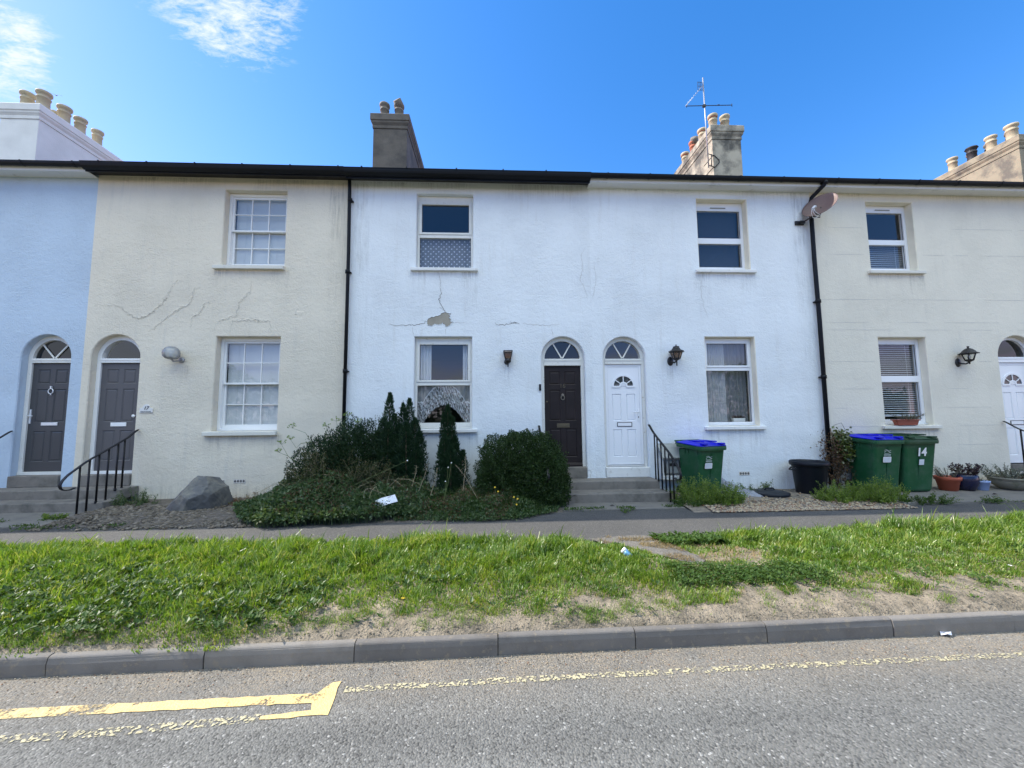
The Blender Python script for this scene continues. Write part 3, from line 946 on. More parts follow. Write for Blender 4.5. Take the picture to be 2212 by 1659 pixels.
# yellow loading-bay marking, worn by tyres
def ribbon(mb, pts, wd, z=0.004, n=6):
    P = []
    for a, b in zip(pts[:-1], pts[1:]):
        for k in range(n):
            P.append(Vector((a[0] + (b[0] - a[0]) * k / n, a[1] + (b[1] - a[1]) * k / n, z)))
    P.append(Vector((*pts[-1], z)))
    Lf, Rt = [], []
    for i, p in enumerate(P):
        t = (P[min(i + 1, len(P) - 1)] - P[max(i - 1, 0)]).normalized()
        s = Vector((-t.y, t.x, 0)) * wd / 2
        Lf.append(p + s); Rt.append(p - s)
    for i in range(len(P) - 1):
        mb.add([Rt[i], Rt[i + 1], Lf[i + 1], Lf[i]], [(0, 1, 2, 3)])
def jag(pts, amp=.006, step=.05):
    out = []
    for a, b in zip(pts, pts[1:] + pts[:1]):
        n_ = max(1, int(math.dist(a[:2], b[:2]) / step))
        for k in range(n_):
            t = k / n_
            out.append((a[0] + (b[0] - a[0]) * t + random.uniform(-amp, amp), a[1] + (b[1] - a[1]) * t + random.uniform(-amp, amp), .004))
    return out
y1 = MB()
q = jag([(-2.25, 2.470, 0), (-1.085, 2.487, 0), (-1.06, 2.42, 0), (-1.32, 2.402, 0), (-1.32, 2.372, 0), (-0.945, 2.383, 0), (-0.985, 2.667, 0), (-1.035, 2.66, 0), (-1.085, 2.560, 0), (-2.25, 2.548, 0)])
y1.add(q, [tuple(range(len(q)))])
M_y1 = y1.build('road_marking', M['yellow'])
tag(M_y1, kind='structure')
y2 = MB()
y2.add([(-4.6, 2.43, .004), (-2.252, 2.470, .004), (-2.252, 2.548, .004), (-4.6, 2.52, .004)], [(0, 1, 2, 3)])
tag(y2.build('worn_road_marking', M['yellow_worn']), kind='structure')
y3 = MB()
ribbon(y3, [(-4.2, 2.25), (-2.0, 2.335), (-1.33, 2.385)], 0.06)
ribbon(y3, [(-0.93, 2.588), (0.1, 2.612), (1.6, 2.632), (3.7, 2.655), (8.0, 2.70)], 0.055)
tag(y3.build('faded_road_marking', M['yellow_ghost']), kind='structure')
# ------------------------------------------------------------------ houses
EAVE = 6.56       # underside of the eaves
def grid_face(mb, x0, x1, z0, z1, holes, y, step=0.6):
    """flat front with rectangular holes [(xl, xr, zb, zt)]"""
    xs = sorted(set([x0, x1] + [v for h in holes for v in h[:2] if x0 < v < x1]))
    zs = sorted(set([z0, z1] + [v for h in holes for v in h[2:] if z0 < v < z1]))
    for a, b in zip(xs[:-1], xs[1:]):
        for c, d in zip(zs[:-1], zs[1:]):
            mx_, mz_ = (a + b) / 2, (c + d) / 2
            if any(h[0] < mx_ < h[1] and h[2] < mz_ < h[3] for h in holes):
                continue
            mb.quad((a, y, c), (b, y, c), (b, y, d), (a, y, d))

def arch_pts(xl, xr, zs, n=18):
    r = (xr - xl) / 2; cx = (xl + xr) / 2
    return [(cx - r * math.cos(PI * k / n), zs + r * math.sin(PI * k / n)) for k in range(n + 1)]

def reveal(mb, outline, y0, y1, c=0.014):
    """outline (closed, XZ) of an opening: chamfer at the arris then the reveal running back to y1"""
    cx = sum(p[0] for p in outline) / len(outline); cz = sum(p[1] for p in outline) / len(outline)
    n = len(outline)
    inn = []
    for i, p in enumerate(outline):
        a = Vector(outline[i - 1]); b = Vector(outline[(i + 1) % n]); q = Vector(p)
        e1 = (q - a).normalized(); e2 = (b - q).normalized()
        n1 = Vector((-e1.y, e1.x)); n2 = Vector((-e2.y, e2.x))
        nn = (n1 + n2).normalized()
        k = c / max(0.5, nn.dot(n1))
        inn.append((p[0] + nn.x * k, p[1] + nn.y * k))
    for i in range(n):
        j = (i + 1) % n
        mb.add([(outline[i][0], y0, outline[i][1]), (outline[j][0], y0, outline[j][1]), (inn[j][0], y0 + c, inn[j][1]), (inn[i][0], y0 + c, inn[i][1])], [(0, 1, 2, 3)])
        mb.add([(inn[i][0], y0 + c, inn[i][1]), (inn[j][0], y0 + c, inn[j][1]), (inn[j][0], y1, inn[j][1]), (inn[i][0], y1, inn[i][1])], [(0, 1, 2, 3)])
    return inn

def build_wall(house, mat, x0, x1, wins, doors, rmat=None):
    mb = MB()
    z0, z1 = 0.05, EAVE + 0.02
    c = 0.014
    holes = []
    for (xl, xr, zb, zt) in wins:
        holes.append((xl - c, xr + c, zb - c, zt + c))
    for (xl, xr, zb, zs) in doors:
        r = (xr - xl) / 2
        holes.append((xl - c, xr + c, zb, zs + r + c))
    grid_face(mb, x0, x1, z0, z1, holes, D)
    for (xl, xr, zb, zt) in wins:
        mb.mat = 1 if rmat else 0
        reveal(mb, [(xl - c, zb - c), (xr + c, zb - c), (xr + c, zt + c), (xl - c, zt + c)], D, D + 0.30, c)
    mb.mat = 0
    for (xl, xr, zb, zs) in doors:
        r = (xr - xl) / 2
        ap = arch_pts(xl - c, xr + c, zs)
        top = zs + r + c
        mid = len(ap) // 2
        for i in range(len(ap) - 1):
            a, b = ap[i], ap[i + 1]
            mb.add([(a[0], D, a[1]), (b[0], D, b[1]), (b[0], D, top), (a[0], D, top)], [(0, 1, 2, 3)] if True else [])
        out = [(xl - c, zb), (xr + c, zb)] + list(reversed(ap))
        reveal(mb, out, D, D + 0.34, c)
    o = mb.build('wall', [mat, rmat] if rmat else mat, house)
    # shell: party walls, back wall, floors of plain painted plaster
    sh = MB()
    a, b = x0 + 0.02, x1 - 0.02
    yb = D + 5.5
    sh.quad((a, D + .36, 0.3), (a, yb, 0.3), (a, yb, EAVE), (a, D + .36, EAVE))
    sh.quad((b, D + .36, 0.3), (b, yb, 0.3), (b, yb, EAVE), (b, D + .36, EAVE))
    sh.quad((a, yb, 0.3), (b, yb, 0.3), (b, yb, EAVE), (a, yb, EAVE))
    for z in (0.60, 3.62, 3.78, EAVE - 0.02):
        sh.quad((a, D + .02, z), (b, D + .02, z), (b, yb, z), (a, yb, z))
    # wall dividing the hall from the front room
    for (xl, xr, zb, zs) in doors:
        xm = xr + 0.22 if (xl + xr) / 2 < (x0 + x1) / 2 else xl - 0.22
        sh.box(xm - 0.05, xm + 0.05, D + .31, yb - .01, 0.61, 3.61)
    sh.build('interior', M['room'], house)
    return o

def frame_box(mb, x0, x1, z0, z1, w, y0, y1, wb=None, wt=None):
    wb = wb or w; wt = wt or w
    mb.box(x0, x0 + w, y0, y1, z0, z1)
    mb.box(x1 - w, x1, y0, y1, z0, z1)
    mb.box(x0 + w, x1 - w, y0 + .0015, y1, z0, z0 + wb)
    mb.box(x0 + w, x1 - w, y0 + .0015, y1, z1 - wt, z1)

def pane(parent, x0, x1, z0, z1, y, mat=None):
    g = MB(); g.quad((x0 - .008, y, z0 - .008), (x1 + .008, y, z0 - .008), (x1 + .008, y, z1 + .008), (x0 - .008, y, z1 + .008))
    return g.build('pane', mat or M['glass'], parent)

def sill(parent, mat, x0, x1, zt, h=0.075, out=0.07, slope=0.012):
    s = MB()
    s.extrude_x([(D - out, zt - slope), (D + 0.10, zt), (D + 0.10, zt - h), (D - out, zt - h)], x0, x1)
    return s.build('sill', mat, parent, bevel=0.008)

def casement(house, op, rec, mat, f, sill_mat, lw=0.045, ow=0.05, sillx=(0.10, 0.10), vent=False, opener=True, wt=None, sub=True):
    """top light over a fixed light. op = opening (xl, xr, zb, zt); f = glass limits (top of lower glass .. ) as fractions from the top"""
    xl, xr, zb, zt = op
    h = zt - zb
    t0, t1, b0, b1 = [zt - v * h for v in f]        # upper glass top/bottom, lower glass top/bottom
    y = D + rec
    fr = MB()
    zbot = zb + (0.035 if sub else 0.0)
    fr.box(xl + .002, xl + lw, y, y + .07, zbot, zt - .002)
    fr.box(xr - lw, xr - .002, y, y + .07, zbot, zt - .002)
    fr.box(xl + lw, xr - lw, y + .0015, y + .07, t0 + 0.045 if opener else t0, zt - .002)
    tm = (t1 + b0) / 2
    fr.box(xl + lw, xr - lw, y + .0015, y + .07, b0, (tm + .012) if opener else t1)
    fr.box(xl + lw, xr - lw, y + .0015, y + .07, zbot, b1)
    w_ = fr.build('window', mat, house, bevel=0.005)
    if opener:
        s = MB()
        frame_box(s, xl + lw - .018, xr - lw + .018, tm + .014, t0 + 0.043 + .012, 0.058, y - .014, y + .052, wb=t1 - tm - .014, wt=.055)
        s.build('sash', mat, w_, bevel=0.006)
        gx0, gx1 = xl + lw + 0.04, xr - lw - 0.04
    else:
        gx0, gx1 = xl + lw, xr - lw
    pane(w_, gx0, gx1, t1, t0, y + .03)
    pane(w_, xl + lw, xr - lw, b1, b0, y + .035)
    gk = MB()
    for (a, b, c_, d_, yy) in ((gx0, gx1, t1, t0, y + .024), (xl + lw, xr - lw, b1, b0, y + .029)):
        frame_box(gk, a - .001, b + .001, c_ - .001, d_ + .001, .007, yy, yy + .006)
    gk.build('gasket', M['rubber'], w_)
    if sub:
        sb = MB(); sb.extrude_x([(y - .03, zb + .006), (y - .03, zb + .030), (y + .05, zb + .034), (y + .05, zb + .002)], xl + .004, xr - .004)
        sb.build('sub_sill', mat, w_, bevel=.003)
    if vent:
        vb = MB(); xm = (xl + xr) / 2
        vb.box(xm - .17, xm + .17, y - .016, y - .001, t0 + .052, t0 + .072)
        vb.build('trickle_vent', M['meter_grey'], w_, bevel=.003)
    sill(w_, sill_mat, xl - sillx[0], xr + sillx[1], zb + .002)
    return w_

def sash_window(house, op, rec, sill_mat):
    """white box sash, three by two panes over three by two"""
    xl, xr, zb, zt = op
    y = D + rec
    fr = MB()
    frame_box(fr, xl + .002, xr - .002, zb + .004, zt - .002, .055, y, y + .13, wb=.045, wt=.06)
    w_ = fr.build('window', M['sash_white'], house, bevel=.005)
    zm = (zb + zt) / 2 + .01
    for up in (True, False):
        y0 = y + (.025 if up else .07)
        a, b = (zm - .018, zt - .062) if up else (zb + .049, zm + .020)
        s = MB()
        frame_box(s, xl + .057, xr - .057, a, b, .042, y0, y0 + .04, wb=.036 if up else .075, wt=.045 if up else .036)
        so_ = s.build('sash', M['sash_white'], w_, bevel=.004)
        gx0, gx1 = xl + .099, xr - .099
        gz0, gz1 = a + (.036 if up else .075), b - (.045 if up else .036)
        gb = MB()
        for k in (1, 2):
            xx = gx0 + (gx1 - gx0) * k / 3
            gb.box(xx - .009, xx + .009, y0 + .004, y0 + .034, gz0, gz1)
        zz = (gz0 + gz1) / 2
        for k in range(3):
            p = gx0 + (gx1 - gx0) * k / 3 + (.009 if k else 0); q = gx0 + (gx1 - gx0) * (k + 1) / 3 - (.009 if k < 2 else 0)
            gb.box(p, q, y0 + .0055, y0 + .033, zz - .009, zz + .009)
        gb.build('glazing_bars', M['sash_white'], w_, bevel=.003)
        pane(w_, gx0, gx1, gz0, gz1, y0 + .02)
    sill(w_, sill_mat, xl - .12, xr + .02, zb + .002, h=.085, out=.08)
    return w_

def blind(label, xl, xr, zb, zt, y, mat, pitch=0.025, tilt=50, chord=.030):
    b = MB()
    z = zt - .03
    b.box(xl, xr, y - .02, y + .02, zt - .035, zt)
    while z > zb + .03:
        a = R(tilt)
        dy, dz = chord / 2 * math.cos(a), chord / 2 * math.sin(a)
        b.add([(xl + .005, y - dy, z - dz), (xr - .005, y - dy, z - dz), (xr - .005, y + dy, z + dz), (xl + .005, y + dy, z + dz)], [(0, 1, 2, 3)])
        z -= pitch
    b.box(xl, xr, y - .014, y + .014, zb, zb + .02)
    for xx in (xl + (xr - xl) * .2, xl + (xr - xl) * .8):
        b.box(xx - .0015, xx + .0015, y - .018, y - .015, zb, zt)
    return tag(b.build('venetian_blind', mat), label, 'blind', 'venetian blinds inside the windows')

def drape(name, label, cat, xl, xr, zb, zt, y, mat, folds=9, amp=.02, group=None, hem=None, rows=14, seed=0, uvs=None):
    """hanging cloth with gathers; hem(x) optionally raises the bottom edge"""
    n = int((xr - xl) / .006)
    xs = np.linspace(xl, xr, n + 1)
    r_ = np.random.default_rng(seed)
    ph = np.cumsum(r_.uniform(.6, 1.4, n + 1)); ph = ph / ph[-1] * folds * 2 * PI
    bot = np.array([hem(x) if hem else zb for x in xs])
    t = np.linspace(0, 1, rows + 1)
    X = np.repeat(xs[:, None], rows + 1, 1)
    Z = bot[:, None] + (zt - bot)[:, None] * t[None, :]
    Y = y + amp * np.sin(ph)[:, None] * (1 - .3 * t)[None, :]
    v = np.stack([X, Y, Z], 2).reshape(-1, 3)
    if uvs == 'hem':
        UV = np.stack([X * 2.0, (Z - bot[:, None]) * 1.0], 2).reshape(-1, 2)
    else:
        UV = np.stack([X - xl, Z - zb], 2).reshape(-1, 2)
    i = (np.arange(n)[:, None] * (rows + 1) + np.arange(rows)[None, :]).ravel()[:, None]
    f = np.concatenate([i, i + rows + 1, i + rows + 2, i + 1], 1)
    return tag(np_obj(name, v, f, mat, smooth=True, uv=UV), label, cat, group)

# --- doors -----------------------------------------------------------------
def panel_front(mb, x0, x1, z0, z1, panels, y, depth=.012, bev=.016):
    grid_face(mb, x0, x1, z0, z1, panels, y)
    for (a, b, c, d) in panels:
        o = [(a, c), (b, c), (b, d), (a, d)]
        i1 = [(a + bev, c + bev), (b - bev, c + bev), (b - bev, d - bev), (a + bev, d - bev)]
        i2 = [(a + 2.4 * bev, c + 2.4 * bev), (b - 2.4 * bev, c + 2.4 * bev), (b - 2.4 * bev, d - 2.4 * bev), (a + 2.4 * bev, d - 2.4 * bev)]
        for k in range(4):
            j = (k + 1) % 4
            mb.add([(o[k][0], y, o[k][1]), (o[j][0], y, o[j][1]), (i1[j][0], y + depth, i1[j][1]), (i1[k][0], y + depth, i1[k][1])], [(0, 1, 2, 3)])
            mb.add([(i1[k][0], y + depth, i1[k][1]), (i1[j][0], y + depth, i1[j][1]), (i2[j][0], y + depth * .35, i2[j][1]), (i2[k][0], y + depth * .35, i2[k][1])], [(0, 1, 2, 3)])
        mb.add([(p[0], y + depth * .35, p[1]) for p in i2], [(0, 1, 2, 3)])

def door_frame(house, op, rec, leaf_top, mat, jw=.06, thr=.67, transom=None, glass_rise=None):
    """arched frame: jambs, transom and the ring round the fanlight. returns (frame object, radius, centre)"""
    xl, xr, zb, zs = op
    y = D + rec
    r = (xr - xl) / 2 - .002; cx = (xl + xr) / 2
    fr = MB()
    fr.box(cx - r, cx - r + jw, y, y + .10, thr, zs)
    fr.box(cx + r - jw, cx + r, y, y + .10, thr, zs)
    fr.box(cx - r + jw, cx + r - jw, y - .012, y + .09, leaf_top, zs)
    fr.box(cx - r + jw, cx + r - jw, y - .022, y - .013, zs - .045, zs - .005)
    n = 20
    for k in range(n):
        a, b = PI * k / n, PI * (k + 1) / n
        ri = r - jw - .01
        q = [(cx + r * math.cos(a), zs + r * math.sin(a)), (cx + r * math.cos(b), zs + r * math.sin(b)), (cx + ri * math.cos(b), zs + ri * math.sin(b)), (cx + ri * math.cos(a), zs + ri * math.sin(a))]
        fr.add([(p[0], y, p[1]) for p in q] + [(p[0], y + .1, p[1]) for p in q], [(3, 2, 1, 0), (2, 6, 7, 3), (2, 3, 7, 6)][:2])
    o = fr.build('door_frame', mat, house, bevel=.006)
    return o, r - jw - .01, cx

def fanlight(house, cx, zs, r, y, mat, bars, glass):
    g = MB()
    n = 20
    vs = [(cx, y + .05, zs)] + [(cx + r * 1.02 * math.cos(PI * k / n), y + .05, zs + r * 1.02 * math.sin(PI * k / n)) for k in range(n + 1)]
    g.add(vs, [tuple([0] + list(range(1, n + 2)))])
    fo = g.build('fanlight', glass, house)
    if bars:
        b = MB()
        for an in bars:
            a = R(an)
            d = Vector((math.cos(a), 0, math.sin(a))); s = Vector((-math.sin(a), 0, math.cos(a))) * .013
            p0 = Vector((cx, 0, zs)) + d * .02; p1 = Vector((cx, 0, zs)) + d * (r + .005)
            vs = []
            for yy in (y + .028, y + .046):
                vs += [Vector((q.x, yy, q.z)) for q in (p0 - s, p1 - s, p1 + s, p0 + s)]
            b.add(vs, [(0, 1, 2, 3), (4, 7, 6, 5), (0, 4, 5, 1), (2, 6, 7, 3), (1, 5, 6, 2), (0, 3, 7, 4)])
        b.build('glazing_bars', mat, fo, bevel=.002)
    return fo

def slab_door(house, x0, x1, z0, z1, y, mat, panels):
    d = MB()
    panel_front(d, x0, x1, z0, z1, panels, y)
    d.quad((x0, y, z0), (x0, y + .04, z0), (x0, y + .04, z1), (x0, y, z1))
    d.quad((x1, y, z0), (x1, y + .04, z0), (x1, y + .04, z1), (x1, y, z1))
    d.quad((x0, y, z0), (x1, y, z0), (x1, y + .04, z0), (x0, y + .04, z0))
    d.quad((x0, y + .04, z0), (x1, y + .04, z0), (x1, y + .04, z1), (x0, y + .04, z1))
    return d.build('door', mat, house)

def six_panels(x0, x1, z0, z1, tops=(.12, .20), mids=None):
    w = x1 - x0; h = z1 - z0
    st = w * .13; md = w * .12
    a, b = x0 + st, x0 + w / 2 - md / 2
    c, d = x0 + w / 2 + md / 2, x1 - st
    rows = [(z0 + h * .09, z0 + h * .37), (z0 + h * .45, z0 + h * .76), (z0 + h * .81, z0 + h * .945)]
    return [(p, q, r0, r1) for (r0, r1) in rows for (p, q) in ((a, b), (c, d))]

def letterbox(parent, cx, cz, y, w, h, mat, ring=None):
    l = MB()
    l.box(cx - w / 2, cx + w / 2, y - .012, y - .0005, cz - h / 2, cz + h / 2)
    o = l.build('letterbox', mat, parent, bevel=.004)
    return o

# --- eaves, gutters, roof ----------------------------------------------------
def eaves(house, x0, x1, style, lift=0.0):
    if style == 'black':
        f = MB()
        f.extrude_x([(7.44, 6.450 + lift), (7.70, 6.57), (7.70, 6.66), (7.44, 6.66)], x0, x1)
        f.build('fascia', M['black_gutter'], house, bevel=.004)
        prof = [(7.438, 6.605), (7.438, 6.505), (7.425, 6.485), (7.40, 6.49), (7.37, 6.505), (7.345, 6.53), (7.332, 6.565), (7.325, 6.605), (7.318, 6.606), (7.318, 6.614), (7.332, 6.614), (7.345, 6.60)]
        prof = [(a_, b_ + lift * (.55 if b_ < 6.58 else .25)) for a_, b_ in prof]
    else:
        f = MB()
        f.box(x0, x1, 7.45, 7.475, 6.485, 6.65)
        f.build('fascia', M['fascia_white'], house, bevel=.003)
        s = MB(); s.box(x0, x1, 7.4755, 7.70, 6.502, 6.515)
        s.build('soffit', M['fascia_white'], house)
        prof = [(7.447, 6.60)] + [(7.39 + .055 * math.cos(a), 6.60 + .060 * math.sin(a)) for a in [-.15, -.5, -.9, -1.3, -1.7, -2.1, -2.5, -2.9, -PI]] + [(7.330, 6.612), (7.345, 6.612), (7.347, 6.60)]
    g = MB()
    g.extrude_x(prof, x0, x1)
    go = g.build('gutter', M['black_gutter'], house)
    # joint collars and bracket clips along the gutter
    x = x0 + .35
    while x < x1 - .1:
        cyl = [(7.449 - .002, 6.585)] + [(7.388 + .060 * math.cos(a), 6.598 + .066 * math.sin(a)) for a in [-.3, -.9, -1.5, -2.1, -2.7, -PI]] + [(7.324, 6.618), (7.352, 6.618)]
        k = MB()
        if style != 'black':
            k.extrude_x(cyl, x - .014, x + .014)
        else:
            k.extrude_x([(7.31, 6.60), (7.31, 6.632), (7.35, 6.632), (7.35, 6.60)], x - .012, x + .012)
        k.build('gutter_bracket', M['black_gutter'], house)
        x += random.uniform(.85, 1.0)

def roof(house, x0, x1):
    r = MB()
    y0, z0, yr, zr, yb = 7.40, 6.60, 11.9, 8.72, 16.2
    r.add([(x0, y0, z0), (x1, y0, z0), (x1, yr, zr), (x0, yr, zr)], [(0, 1, 2, 3)])
    r.add([(x0, yr, zr), (x1, yr, zr), (x1, yb, z0), (x0, yb, z0)], [(0, 1, 2, 3)])
    # lapped slate courses
    n = 22
    for i in range(n):
        t0, t1 = i / n, (i + 1) / n
        a = Vector((0, y0 + (yr - y0) * t0, z0 + (zr - z0) * t0)); b = Vector((0, y0 + (yr - y0) * t1, z0 + (zr - z0) * t1))
        r.add([(x0, a.y, a.z + .018), (x1, a.y, a.z + .018), (x1, b.y, b.z + .006), (x0, b.y, b.z + .006)], [(0, 1, 2, 3)])
    return r.build('roof', M['slate'], house)

POT = [(.135, 0), (.125, .10), (.118, .30), (.135, .31), (.135, .335), (.120, .345), (.118, .40), (.15, .42), (.155, .45), (.15, .48), (.115, .48), (.105, .30)]
def chimney(house, x0, x1, y0, y1, z1, mat, pots):
    c = MB()
    def blk(e, za, zb):
        c.box(x0 - e, x1 + e, y0 - e, y1 + e, za, zb)
    blk(0, 7.0, z1 - .42)
    c.loft([[(x0 - e, y0 - e, z), (x1 + e, y0 - e, z), (x1 + e, y1 + e, z), (x0 - e, y1 + e, z)] for e, z in ((.020, z1 - .418), (.025, z1 - .34), (.010, z1 - .33), (.055, z1 - .255), (.062, z1 - .215), (.052, z1 - .21), (.078, z1 - .19), (.078, z1 - .01), (.05, z1 + .02))])
    o = c.build('chimney', mat, house, bevel=.012)
    # faint lift lines of the render
    for (px, py, m_, sc, hood) in pots:
        p = MB()
        p.lathe([(r_ * sc, z_) for r_, z_ in POT], (px, py, z1 + .015), 18, cap=False)
        po = p.build('chimney_pot', m_, o)
        if hood == 'tilt':
            h = MB()
            h.tube([(px, py, z1 + .47), (px + .01, py - .04, z1 + .58), (px - .04, py - .14, z1 + .66)], [.12, .13, .12], 12)
            h.build('cowl', M['pot_dark'], po)
        elif hood == 'lid':
            h = MB()
            h.lathe([(.02, .60), (.16, .56), (.17, .545), (.02, .575)], (px, py, z1), 16, M=None)
            for a in range(4):
                an = a * PI / 2 + .4
                h.box(px + .12 * math.cos(an) - .008, px + .12 * math.cos(an) + .008, py + .12 * math.sin(an) - .008, py + .12 * math.sin(an) + .008, z1 + .46, z1 + .57)
            h.build('cowl', M['pot_black'], po)
        elif hood == 'half':
            h = MB()
            h.lathe([(.125, 0), (.135, .10), (.10, .16), (.02, .19)], (px, py, z1 + .48), 14)
            h.build('cowl', m_, po)
        elif hood == 'cap':
            h = MB()
            h.lathe([(.13, 0), (.14, .04), (.09, .07), (.02, .08)], (px, py, z1 + .485), 14)
            h.build('cowl', M['pot_red'], po)
    return o

def ribbon_xz(mb, pts, wd, y, jag=.006, sub=5):
    P = []
    for a, b in zip(pts[:-1], pts[1:]):
        for k in range(sub):
            t = k / sub
            P.append((a[0] + (b[0] - a[0]) * t + random.uniform(-jag, jag) * (k > 0), a[1] + (b[1] - a[1]) * t + random.uniform(-jag, jag) * (k > 0)))
    P.append(pts[-1])
    n = len(P)
    for i in range(n - 1):
        a, b = Vector(P[i]), Vector(P[i + 1])
        t = (b - a)
        if t.length < 1e-6: continue
        t.normalize()
        s = Vector((-t.y, t.x))
        wa = wd * (.35 + .65 * math.sin(PI * (i + .3) / n)) * random.uniform(.6, 1.2) / 2
        wb = wd * (.35 + .65 * math.sin(PI * (i + 1.3) / n)) * random.uniform(.6, 1.2) / 2
        q = [a - s * wa, b - s * wb, b + s * wb, a + s * wa]
        mb.add([(p.x, y, p.y) for p in q], [(0, 1, 2, 3)])

def ridge_xz(mb, pts, wd, hgt, y, sub=5, jag=.02):
    """shallow raised seam of filler under paint"""
    P = []
    for a, b in zip(pts[:-1], pts[1:]):
        for k in range(sub):
            t = k / sub
            P.append(Vector((a[0] + (b[0] - a[0]) * t + random.uniform(-jag, jag) * (k > 0), a[1] + (b[1] - a[1]) * t + random.uniform(-jag, jag) * (k > 0))))
    P.append(Vector(pts[-1]))
    n = len(P); rows = []
    for i, p in enumerate(P):
        t = (P[min(i + 1, n - 1)] - P[max(i - 1, 0)]).normalized()
        s = Vector((-t.y, t.x))
        w_ = wd * random.uniform(.6, 1.25) * (.4 + .6 * math.sin(PI * (i + .5) / n)); h_ = hgt * random.uniform(.5, 1.2) * (.3 + .7 * math.sin(PI * (i + .5) / n))
        rows.append([(p.x + s.x * w_ * k, y - h_ * hh, p.y + s.y * w_ * k) for k, hh in ((-1, -.05), (-.45, .75), (0, 1), (.45, .75), (1, -.05))])
    mb.smooth = True
    for i in range(n - 1):
        o = mb.add(rows[i] + rows[i + 1], [(k, k + 5, k + 6, k + 1) for k in range(4)])
    mb.smooth = False

def air_brick(house, cx, cz, pierced=True):
    a = MB()
    w, h = .11, .036
    a.box(cx - w, cx + w, D - .006, D - .001, cz - h, cz + h)
    o = a.build('air_brick', M['vent'], house)
    b = MB()
    for k in range(4):
        x = cx - w + .03 + k * .053
        if pierced:
            for s in (-1, 1):
                b.add([(x - .018, D - .008, cz + s * .004), (x + .018, D - .008, cz + s * .004), (x, D - .008, cz + s * .027)], [(0, 1, 2)])
                b.add([(x + s * .006, D - .0085, cz - .018), (x + s * .022, D - .0085, cz), (x + s * .006, D - .0085, cz + .018)], [(0, 1, 2)])
        else:
            b.box(x - .022, x + .022, D - .008, D - .0065, cz - .02, cz - .006); b.box(x - .022, x + .022, D - .008, D - .0065, cz + .006, cz + .02)
    b.build('vent_holes', M['dark'], o)
    return o

def downpipe(house, pts, r=.036, collars=()):
    p = MB()
    p.tube(pts, r, 12)
    for (x, y, z) in collars:
        p.lathe([(r + .012, -.035), (r + .012, .035)], (x, y, z), 12)
        p.box(x - .055, x + .055, y + .02, D - .001, z - .012, z + .012)
    return p.build('downpipe', M['black_gutter'], house)
# ------------------------------------------------------------------ the five houses
POT[:] = [(r_, z_ * 1.2) for r_, z_ in POT]
def house(label, x0, x1):
    return thing('terraced_house', label, 'house', ((x0 + x1) / 2, D, 0.13), 'terraced houses in the row')

# --- pale blue house, far left
XB = -7.87
h18 = house('pale blue rendered terraced house with charcoal arched door, at left end of the row', -13.1, XB)
DO18 = (-9.0, -8.1, 0.46, 2.885)
build_wall(h18, M['blue_render'], -18.4, XB, [(-12.3, -11.1, 1.45, 3.30), (-12.3, -11.1, 4.73, 6.32)], [DO18])  # wall lengthened to the left, out of view, to cast the row's shade
sash_window(h18, (-12.3, -11.1, 1.45, 3.30), .12, M['sill_white'])
sash_window(h18, (-12.3, -11.1, 4.73, 6.32), .12, M['sill_white'])
fo, fr_, fcx = door_frame(h18, DO18, .12, 2.80, M['old_white'], jw=.075, thr=.66)
fanlight(h18, fcx, 2.885, fr_, D + .12, M['old_white'], (50, 130), M['fan_glass'])
dx0, dx1 = -9.0 + .079, -8.1 - .079
d18 = slab_door(h18, dx0, dx1, .72, 2.79, D + .15, M['dark_door'], six_panels(dx0, dx1, .72, 2.79))
letterbox(d18, (dx0 + dx1) / 2 + .02, 1.62, D + .15, .30, .06, M['chrome'])
kn = MB(); kc = ((dx0 + dx1) / 2, D + .135, 2.25)
kn.tube([(kc[0] + .045 * math.cos(a), kc[1], kc[2] + .05 * math.sin(a)) for a in np.linspace(0, 2 * PI, 17)], .008, 6, cap=False)
kn.box(kc[0] - .012, kc[0] + .012, D + .125, D + .149, kc[2] + .045, kc[2] + .10)
kn.box(kc[0] - .010, kc[0] + .010, D + .135, D + .149, kc[2] - .075, kc[2] - .055)
kn.build('door_knocker', M['chrome'], d18)
hd = MB(); hd.box(dx0 + .02, dx0 + .05, D + .135, D + .149, 1.63, 1.90); hd.tube([(dx0 + .035, D + .14, 1.78), (dx0 + .035, D + .09, 1.78), (dx0 + .13, D + .09, 1.775)], .009, 8)
hd.build('door_handle', M['chrome'], d18)
ts = MB(); ts.box(-8.995, -8.105, D - .03, D + .25, .455, .66); ts.build('threshold', M['step_stone'], h18, bevel=.01)
ds = MB(); ds.box(-8.995 + .003, -8.108, D + .105, D + .20, .662, .718); ds.build('door_sill', M['old_white'], h18, bevel=.004)
eaves(h18, -18.4, XB, 'white'); roof(h18, -18.4, XB)  # eaves and roof stretched left too, an added unseen shadow caster
chimney(h18, -13.68, -12.66, 10.7, 13.2, 10.50, M['chimney_blue'],
        [(-12.88, 10.95, M['pot_buff'], 1.12, None), (-12.88, 11.48, M['pot_buff'], 1.12, None), (-12.88, 11.93, M['pot_buff'], 1.05, None), (-12.88, 12.45, M['pot_buff'], 1.0, None),
         (-13.38, 11.0, M['pot_buff'], 1.08, None), (-13.38, 11.7, M['pot_buff'], 1.0, None)])

